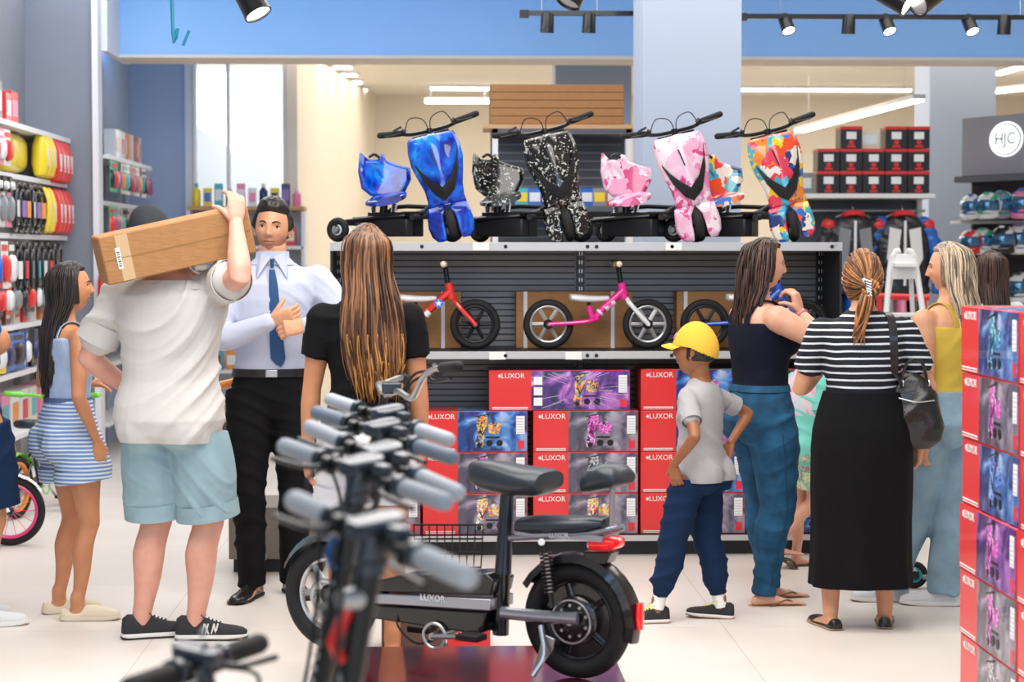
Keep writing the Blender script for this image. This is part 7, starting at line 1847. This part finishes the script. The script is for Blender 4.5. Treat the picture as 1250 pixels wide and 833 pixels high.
# ---------------------------------------------------------------- kids' bikes at the left
def kids_bike(loc, rz, m_f, m_rim, m_acc, label, R=.19, m_seat='leatherette'):
    t = thing('kids_bike', label, 'bike', loc, rz, None)
    wb = .36; cz = R
    wheel(t, 'rear_wheel', (-wb, 0, cz), (0, 1, 0), R, .022, 'rubber', m_rim, 14, False, .022, thin=True, rimw=.013); wheel(t, 'front_wheel', (wb, 0, cz), (0, 1, 0), R, .022, 'rubber', m_rim, 14, False, .022, thin=True, rimw=.013)
    hd = V((wb-.13, 0, cz+.27)); bb_ = V((-.05, 0, cz-.03)); st = V((-.14, 0, cz+.22))
    f = MB().tube(spline([hd, V((.05, 0, cz+.13)), bb_], 5), .019, 10).tube([bb_, st], .016, 10).tube([hd+V((.0, 0, -.04)), hd+V((-.01, 0, .06))], .022, 10).tube(spline([hd+V((-.01, 0, .02)), V((.02, 0, cz+.20)), st+V((.02, 0, -.05))], 4), .015, 8)
    for sg in (-1, 1): f.tube([bb_+V((0, sg*.02, 0)), V((-wb, sg*.05, cz))], .009, 8).tube([st+V((0, sg*.01, -.03)), V((-wb, sg*.05, cz))], .008, 8)
    f.build('frame', MATS[m_f], t)
    fk = MB()
    for sg in (-1, 1): fk.tube(spline([hd+V((.012, sg*.01, -.06)), hd+V((.03, sg*.045, -.09)), V((wb, sg*.05, cz))], 4), .011, 8)
    fk.build('fork', MATS[m_f], t)
    MB().tube([st, st+V((-.03, 0, .13))], .012, 8).build('seat_post', MATS['steel'], t)
    MB().loft([ring(st+V((x_, 0, .15-.0)), V((0, 1, 0)), V((0, 0, 1)), w_, h_, 16, 2.6) for x_, w_, h_ in ((-.14, .03, .02), (-.12, .07, .028), (-.06, .065, .026), (0, .03, .02), (.07, .018, .014))]).build('saddle', MATS[m_seat], t)
    hb = hd+V((-.02, 0, .20)); h_ = MB().tube([hd+V((-.01, 0, .05)), hb-V((0, 0, .03))], .013, 8).tube(spline([hb+V((-.06, -.25, .05)), hb+V((0, -.10, .03)), hb+V((0, -.05, -.03)), hb+V((0, .05, -.03)), hb+V((0, .10, .03)), hb+V((-.06, .25, .05))], 4), .011, 8).build('handlebar', MATS[m_acc], t)
    for sg in (-1, 1): MB().tube([hb+V((-.05, sg*.22, .045)), hb+V((-.09, sg*.31, .055))], .018, 10, round_ends=True).build('grip', MATS[m_acc], h_)
    MB().torus(bb_+V((0, -.04, 0)), (0, 1, 0), .045, .006, 22, 6, flat=.6).build('chain_ring', MATS[m_acc], t)
    MB().tube([bb_+V((0, -.06, 0)), bb_+V((.07, -.07, -.07))], .008, 6).tube([bb_+V((0, .06, 0)), bb_+V((-.07, .07, .07))], .008, 6).build('crank', MATS['steel'], t)
    for sg in (-1, 1): MB().box(bb_+V((sg*.07, -sg*.11, -sg*.07)), (.07, .07, .018)).build('pedal', MATS['rubber'], t, bevel=.003)
    gd = MB()
    for wx in (-wb, wb):
        rg = []
        for k in range(10):
            a_ = rad(30+k*13); c = V((wx-math.cos(a_)*(R+.014), 0, cz+math.sin(a_)*(R+.014))); rg.append([c+V((0, -.032, -.004)), c+V((0, 0, .006)), c+V((0, .032, -.004)), c-V((0, 0, .002))])
        gd = MB().loft(rg).build('mudguard', MATS[m_acc] if wx < 0 else MATS[m_f], t, angle=50)
    return t
mat('rim_pink', (.85, .05, .25), .3, coat=.5); mat('bike_green', (.20, .65, .05), .3, coat=.6)
p = G(12, 667); kids_bike((p.x-.36, p.y, 0), rad(3), 'bike_white', 'rim_pink', 'bike_pink', 'white kids bike with pink rims at the left frame edge')
p = G(38, 628); kids_bike((p.x+.05, p.y+.15, 0), rad(75), 'moped_black', 'p_orange', 'bike_green', 'black and green kids bike with orange rims behind the pink-rimmed one', R=.19)
# ---------------------------------------------------------------- storage shelving behind the trikes
YS = 14.2
x0, x1 = P(601, 200, YS).x, P(771, 200, YS).x; zs_ = P(680, 157, YS).z
mat('rack_grey', (.10, .11, .13), .5, .2); mat('wood_ply', (.62, .36, .18), .55, var=.12, scale=8, stretch=(1, 1, 14))
t = thing('storage_rack', 'dark grey storage rack behind the black trike with flat cartons on top', 'shelving', ((x0+x1)/2, YS+.3, 0)); Wd = x1-x0
for z_ in (.3, .85, 1.4, 1.93, zs_): MB().box((0, 0, z_-.02), (Wd, .6, .04)).build('shelf_board', MATS['rack_grey'], t, smooth=False)
mb = MB().box((0, .27, zs_/2), (Wd, .02, zs_)).build('back_panel', MATS['rack_grey'], t, smooth=False)
rb = MB()
for k in range(34): rb.box((0, .255, .35+k*.062), (Wd-.04, .01, .012))
rb.build('panel_ribs', MATS['mesh_panel'], mb, smooth=False)
for sx in (-1, 1): MB().box((sx*(Wd/2-.02), -.28, zs_/2), (.04, .04, zs_)).build('upright', MATS['wall_white'], t, smooth=False)
p = P(703, 152, YS); MB().box((0.02, -.05, zs_+.015), (Wd+.16, .5, .03)).build('ply_board', MATS['wood_ply'], t, smooth=False)
for k in range(5): tag(MB().box(((x0+x1)/2-.02+.012*((k*3) % 3-1), YS+.25, zs_+.034+.028+k*.057), (Wd*.96, .42, .054)).build('flat_carton', MATS['card'], bevel=.003), 'long flat brown carton in the pile on the storage rack', 'carton', 'flat cartons piled on the storage rack')
for i in range(9): good('box', ('navy', 'teal', 'blue', 'black', 'orange', 'teal', 'blue', 'grey', 'red')[i], ('white', 'yellow', 'cyan' if False else 'white')[i % 3], (x0+.12+i*(Wd-.2)/8.5, YS+.12, 1.93), 0, '%s box with %s print on the storage rack behind the trikes' % (('navy', 'teal', 'blue', 'black', 'orange', 'teal', 'blue', 'grey', 'red')[i], ('white', 'yellow', 'white')[i % 3]), 'boxes on the storage rack', .10, .13)
# ---------------------------------------------------------------- right: helmet boxes on a wall shelf, jackets below
YR = 15.2
x0, x1 = P(975, 237, YR).x, P(1139, 237, YR).x; zr = P(1060, 236, YR).z
t = thing('jacket_rack', 'light shelf rack with black and red boxes above hanging jackets', 'shelving', ((x0+x1)/2, YR+.25, 0)); Wd = x1-x0
MB().box((0, 0, zr-.02), (Wd+.04, .5, .035)).build('shelf_board', MATS['shelf_white'], t, bevel=.002)
MB().box((0, .235, zr/2), (Wd, .02, zr)).build('back_panel', MATS['rack_grey'], t, smooth=False)
for sx in (-1, 1): MB().box((sx*Wd/2, .2, zr/2), (.04, .05, zr)).build('upright', MATS['shelf_white'], t, smooth=False)
MB().cyl((-Wd/2, .0, zr-.13), (Wd/2, .0, zr-.13), .012, 10).build('hanging_rail', MATS['steel'], t)
MB().box((0, 0, .12), (Wd, .5, .04)).build('base_board', MATS['shelf_white'], t, bevel=.002)
s_ = F_PX/YR; bw = 27.6/s_; bh = 27.5/s_
def hbox(ix, lv, label):
    x = P(1137-13.8-27.6*ix, 200, YR).x; t = thing('helmet_box', label, 'box', (x, YR+.14, zr+lv*bh), 0, 'black and red boxes on the jacket rack')
    b_ = MB().box((0, 0, bh*.5), (bw-.006, .2, bh-.004)).build('box_shell', MATS['p_black'], t, bevel=.002)
    MB().box((0, -.0, bh*.92), (bw-.002, .206, bh*.14)).build('red_lid', MATS['p_red'], t, bevel=.002)
    MB().box((0, -.1015, bh*.58), (bw*.44, .002, bh*.32)).build('white_label', MATS['white_paper'], b_, smooth=False)
    MB().cyl((0, -.1005, bh*.28), (0, -.1035, bh*.28), bw*.11, 14).box((0, -.102, bh*.10), (bw*.36, .002, bh*.10)).build('red_mark', MATS['p_red'], b_, smooth=False)
row = ['bottom', 'middle', 'top']; pos = ['beside the column', 'second from the column', 'third from the column', 'fourth from the column', 'fifth from the column']
for lv_, ids in ((0, range(5)), (1, range(5)), (2, (0, 1, 3))):
    for i in ids: hbox(i, lv_, 'black box with red lid, %s row, %s' % (row[lv_], pos[i]))
good('box', 'grey', 'white', (P(985, 230, YR).x, YR+.14, zr), 0, 'grey box with white label at the inner end of the shelf of black boxes', None, .14, .16)
# suspended white boxes between the top row
good('box', 'cream', 'white', (P(1064, 200, YR).x, YR+.14, zr+2*bh), 0, 'cream box between the black boxes of the top row', None, .16, .14)
def jacket(px, c_body, c_sl, c_col, label):
    x = P(px, 260, YR).x; zt_ = zr-.14; t = thing('jacket', label, 'jacket', (x, YR+.12, zt_), 0, 'motorcycle jackets on the rack')
    MB().tube(spline([(-.20, 0, -.08), (-.08, 0, -.02), (0, 0, 0), (.08, 0, -.02), (.20, 0, -.08)], 4), .008, 6).tube([(0, 0, 0), (0, .0, .03), (.01, .08, .05)], .004, 6).build('hanger', MATS['steel'], t)
    mb = MB().loft([ring(V((0, 0, z_)), V((1, 0, 0)), V((0, 1, 0)), w_, d_, 26, 2.6) for z_, w_, d_ in ((-.02, .07, .05), (-.06, .15, .07), (-.12, .21, .09), (-.25, .22, .10), (-.45, .21, .09), (-.62, .215, .095), (-.64, .2, .08))])
    me = voxel(mb, .011, 3); folds(me, .006, 60, (.3, 0, 1), px); bo = link_mesh('jacket_body', me, MATS[c_body], t, angle=180)
    for sg in (-1, 1):
        mb = MB().tube([(sg*.17, 0, -.10), (sg*.255, -.02, -.28), (sg*.27, -.05, -.42), (sg*.255, -.07, -.60)], [.07, .062, .055, .042], 14, round_ends=True); me = voxel(mb, .010, 3); folds(me, .006, 70, (0, 0, 1), px); link_mesh('sleeve', me, MATS[c_sl], t, angle=180)
        MB().ell((sg*.19, -.02, -.10), (.06, .06, .05), 12).build('shoulder_pad', MATS[c_col], t)
    MB().torus((0, -.01, -.03), (0, .3, 1), .075, .022, 24, 8).build('collar', MATS[c_col], t)
    MB().box((0, -.10, -.32), (.02, .006, .50)).build('zip', MATS['white_plastic'], bo, smooth=False)
    for sg in (-1, 1): MB().prism([(sg*.03, -.14), (sg*.12, -.12), (sg*.14, -.36), (sg*.07, -.50)], (0, -.098, 0), (1, 0, 0), (0, 0, 1), (0, -1, 0), .012).build('chest_panel', MATS['p_grey' if c_sl == 'p_black' else 'p_white'], bo, angle=30)
    return t
jacket(1045, 'p_black', 'p_black', 'p_red', 'black motorcycle jacket with red collar'); jacket(1106, 'p_black', 'p_blue', 'p_red', 'blue, black and white motorcycle jacket beside the column')
for i in range(9): 
    c = ('black', 'navy', 'black', 'blue', 'red', 'black', 'grey', 'pink', 'black')[i]; x = x0+.10+i*(Wd-.15)/9
    t = thing('hanging_garment', '%s garment on the lower rail of the jacket rack' % c, 'clothing', (x, YR+.22, 1.36), 0, 'garments on the lower rail')
    mb = MB().loft([ring(V((0, 0, z_)), V((1, .3, 0)), V((-.3, 1, 0)), w_, d_, 18, 2.6) for z_, w_, d_ in ((0, .03, .03), (-.05, .035, .16), (-.3, .04, .18), (-.75, .042, .19), (-.95, .04, .19))]); me = mb.mesh('g'); link_mesh('garment_body', me, MATS['p_'+c], t, angle=180)
    MB().tube([(0, 0, 0), (0, 0, .05)], .005, 6).build('hanger', MATS['steel'], t)
# white step ladder
YL = 12.4; mat('ladder_white', (.80, .80, .80), .35); c = P(1102, 400, YL)
t = thing('step_ladder', 'white tubular step ladder behind the striped woman', 'ladder', (c.x, YL, 0)); zt2 = P(1100, 306, YL).z
for sg in (-1, 1):
    MB().tube(spline([(sg*.02, .0, zt2), (sg*.06, 0, zt2-.03), (sg*.10, -.02, zt2-.25), (sg*.25, -.28, .01)], 5), .019, 10).build('rail', MATS['ladder_white'], t)
    MB().tube([(sg*.05, .03, zt2-.06), (sg*.22, .38, .01)], .015, 10).build('rear_rail', MATS['ladder_white'], t)
for k in range(5):
    z_ = .28+k*.31; f_ = 1-z_/zt2; MB().box((0, -.02-.26*f_, z_), (.12+.36*f_, .09, .025)).build('step', MATS['ladder_white'], t, bevel=.003)
MB().box((0, 0, zt2-.10), (.16, .03, .16)).build('top_plate', MATS['ladder_white'], t, bevel=.006)
x_ = P(1092, 362, 12.7); tag(MB().cyl((P(1068, 362, 12.8).x, 12.8, x_.z), (P(1134, 362, 12.8).x, 12.8, x_.z-.01), .022, 14).cyl((P(1068, 362, 12.8).x+.03, 12.8, x_.z), (P(1068, 362, 12.8).x+.03, 12.8, 0), .018, 10).cyl((P(1134, 362, 12.8).x-.03, 12.8, x_.z), (P(1134, 362, 12.8).x-.03, 12.8, 0), .018, 10).build('barrier_rail', MATS['p_red']), 'red barrier rail behind the white ladder', 'rail')
# ---------------------------------------------------------------- logo sign and helmets
A_, B_ = P(1174, 180, 16.6), P(1250, 180, 15.95); A_.z = B_.z = 0; dr = (B_-A_).normalized(); nr = V((dr.y, -dr.x, 0))
if nr.x > 0: nr = -nr
B2 = A_+dr*1.0; sA = F_PX/16.6; zt_, zb_ = 1.6+164/sA, 1.6+93/sA; hh_ = zt_-zb_; ctr = (A_+B2)/2; ctr.z = (zt_+zb_)/2
t = thing('logo_sign', 'grey sign board with a round white logo', 'sign', ctr)
RS = M(((dr.x, -nr.x, 0), (dr.y, -nr.y, 0), (0, 0, 1)))
MB().box(-nr*.06, (1.0, .12, hh_), rot=RS).build('sign_board', mat('sign_grey', (.30, .30, .34), .5), t, bevel=.004)
MB().box(V((0, 0, -hh_/2-.03)), (1.0, .16, .05), rot=RS).build('lower_ledge', MATS['rack_grey'], t, smooth=False)
lc = P(1229, 170, 16.13)-ctr; lc = lc-nr*lc.dot(nr); R_ = 21.5/(F_PX/16.13); sy = 1.35
mat('logo_white', (.95, .97, 1), .4, emit=(1, 1, 1), estr=.9); mat('logo_dark', (.03, .10, .14), .5)
def disc(r0, m, dx, nm, par):
    pts_ = [(r0*sy*math.cos(2*PI*k/40), r0*math.sin(2*PI*k/40)) for k in range(40)]
    return MB().prism(pts_, lc+nr*dx, dr, (0, 0, 1), nr, .006).build(nm, MATS[m], par, smooth=False)
d = disc(R_, 'logo_white', .004, 'round_logo', t); d2 = disc(R_*.90, 'logo_dark', .008, 'logo_ring', d); d3 = disc(R_*.84, 'logo_white', .012, 'logo_disc', d)
o = text('lettering', 'HJC', R_*.80, MATS['logo_dark'], d, TF(lc+nr*.018, dr, (0, 0, 1)) @ M.Diagonal((1.25, 1.2, 1, 1)), .001)
def helmet(loc, rz, c1, c2, label, s=1.0, vis='p_navy'):
    t = thing('helmet', label, 'helmet', loc, rz, 'helmets on the display'); R = .135*s
    def hp(th, ph): 
        x, y, z = math.sin(th)*math.cos(ph), math.sin(th)*math.sin(ph), math.cos(th)
        return V((x*R*.92, y*R*1.12, z*R+R*.95))
    nu, nv = 32, 22; vs = [hp(PI*(i+.01)/nv*.80, 2*PI*j/nu) for i in range(nv+1) for j in range(nu)]
    def opening(i, j): th = PI*(i+.5)/nv*.80; ph = 2*PI*(j+.5)/nu; f = math.cos(ph+PI/2); return f > .45 and 1.18 < th < 1.80
    fs1 = []; fs2 = []
    for i in range(nv):
        for j in range(nu):
            if opening(i, j): continue
            q = (i*nu+j, i*nu+(j+1) % nu, (i+1)*nu+(j+1) % nu, (i+1)*nu+j); th = PI*(i+.5)/nv*.8; ph = 2*PI*(j+.5)/nu
            (fs2 if (math.sin(ph*3+th*4) > .55 or th > 2.0) else fs1).append(q)
    mb = MB(); mb.v = vs; mb.f = fs1+fs2; mb.m = [0]*len(fs1)+[1]*len(fs2)
    me = mb.mesh('h'); o = link_mesh('shell', me, [MATS['p_'+c1], MATS['p_'+c2]], t, angle=60); sm_ = o.modifiers.new('s', 'SOLIDIFY'); sm_.thickness = .012
    vv = []; ff = []
    for i in range(7):
        for j in range(17):
            th = 1.12+.74*i/6; ph = -PI/2+(-1.15+2.3*j/16); p_ = hp(th, ph); c_ = V((0, 0, R*.95)); vv.append(c_+(p_-c_)*1.03)
    for i in range(6):
        for j in range(16): ff.append((i*17+j, i*17+j+1, (i+1)*17+j+1, (i+1)*17+j))
    m2 = MB().add(vv, ff); o2 = m2.build('visor', MATS[vis], t); s2 = o2.modifiers.new('s', 'SOLIDIFY'); s2.thickness = .003
    MB().tube(spline([hp(2.2, -PI/2-1.1)+V((0, 0, 0)), hp(2.3, -PI/2-.5)+V((0, -.02, -.005)), hp(2.3, -PI/2)+V((0, -.035, -.005)), hp(2.3, -PI/2+.5)+V((0, -.02, -.005)), hp(2.2, -PI/2+1.1)], 4), .026*s, 10).build('chin_guard', MATS['p_'+c1], t)
    MB().box((0, -R*.55, R*1.86), (.04*s, .07*s, .02*s)).build('vent', MATS['p_'+c2], o, bevel=.004)
    return t
mat('p_visor', (.04, .16, .32), .06, .6, coat=1)
Yh = 16.0
t = thing('helmet_display', 'dark helmet display unit with ledges under the logo sign', 'shelving', (P(1290, 300, Yh).x, Yh+.25, 0)); w0 = P(1176, 300, Yh).x-t.location.x; w1 = 1.0
zz = [P(1200, 269, Yh).z, P(1200, 312, Yh).z, P(1200, 371, Yh).z, .9, .3]
xd = P(1206, 300, Yh).x-t.location.x
MB().box(((xd+w1)/2, .26, 1.15), (w1-xd, .04, 2.3)).build('back_panel', mat('plum_black', (.030, .024, .034), .5), t, smooth=False)
for i, z_ in enumerate(zz): MB().box(((w0+w1)/2, 0.02, z_-.012), (w1-w0, .34, .024)).build('ledge', MATS['wall_white'] if i < 1 else MATS['plum_black'], t, bevel=.002)
MB().box((w0+.02, .12, .8), (.04, .28, 1.6)).build('side_panel', MATS['plum_black'], t, smooth=False)
hd_ = [(1188, 0, 'white', 'blue', 'white and blue helmet, upper row, nearest the column'), (1205, 0, 'white', 'green', 'white and green helmet, upper row, second from the column'), (1224, 0, 'grey', 'teal', 'grey helmet with blue visor, upper row, third from the column'), (1248, 0, 'pink', 'blue', 'pink and blue helmet at the frame edge, upper row'), (1271, 0, 'white', 'black', 'white helmet beyond the frame edge, upper row'),
       (1184, 1, 'red', 'white', 'red and white helmet, lower row, nearest the column'), (1202, 1, 'white', 'green', 'white and green helmet, lower row, second from the column'), (1224, 1, 'black', 'white', 'black and white helmet, lower row, third from the column'), (1247, 1, 'white', 'purple', 'white and purple helmet at the frame edge, lower row'), (1190, 2, 'green', 'red', 'green and red helmet on the third ledge behind the blonde woman'), (1215, 2, 'navy', 'red', 'navy helmet on the third ledge'), (1245, 2, 'white', 'black', 'white helmet with black visor on the third ledge at the frame edge')]
for i, (px, r_, c1, c2, lb_) in enumerate(hd_):
    s_ = .80+.006*(px-1184)*.5; helmet((P(px, 300, Yh).x, Yh+.04-(.07 if i % 2 else 0), zz[r_]), rad(-28), c1, c2, lb_, s_, 'p_visor')
# stroller-like small wheel scooter at the right behind the blonde woman
p = G(1136, 733); t = thing('kids_scooter', 'small kids scooter with a grey-green wheel beside the blonde woman', 'scooter', (p.x, p.y+.32, 0))
wheel(t, 'front_wheel', (0, 0, .065), (0, 1, 0), .065, .017, 'rubber', 'p_teal', 5, True, .02)
MB().tube([(.005, 0, .065), (-.01, 0, .16), (-.06, 0, .66)], .014, 8).build('stem', MATS['ladder_white'], t); MB().box((.20, 0, .06), (.34, .09, .02)).build('deck', MATS['p_grey'], t, bevel=.004)
wheel(t, 'rear_wheel', (.40, 0, .05), (0, 1, 0), .05, .015, 'rubber', 'p_teal', 5, True, .016)
h_ = MB().tube([(-.06, -.15, .67), (-.06, .15, .67)], .010, 8).build('handlebar', MATS['ladder_white'], t)
for sg in (-1, 1): MB().tube([(-.06, sg*.10, .67), (-.06, sg*.17, .67)], .015, 8, round_ends=True).build('grip', MATS['p_teal'], h_)
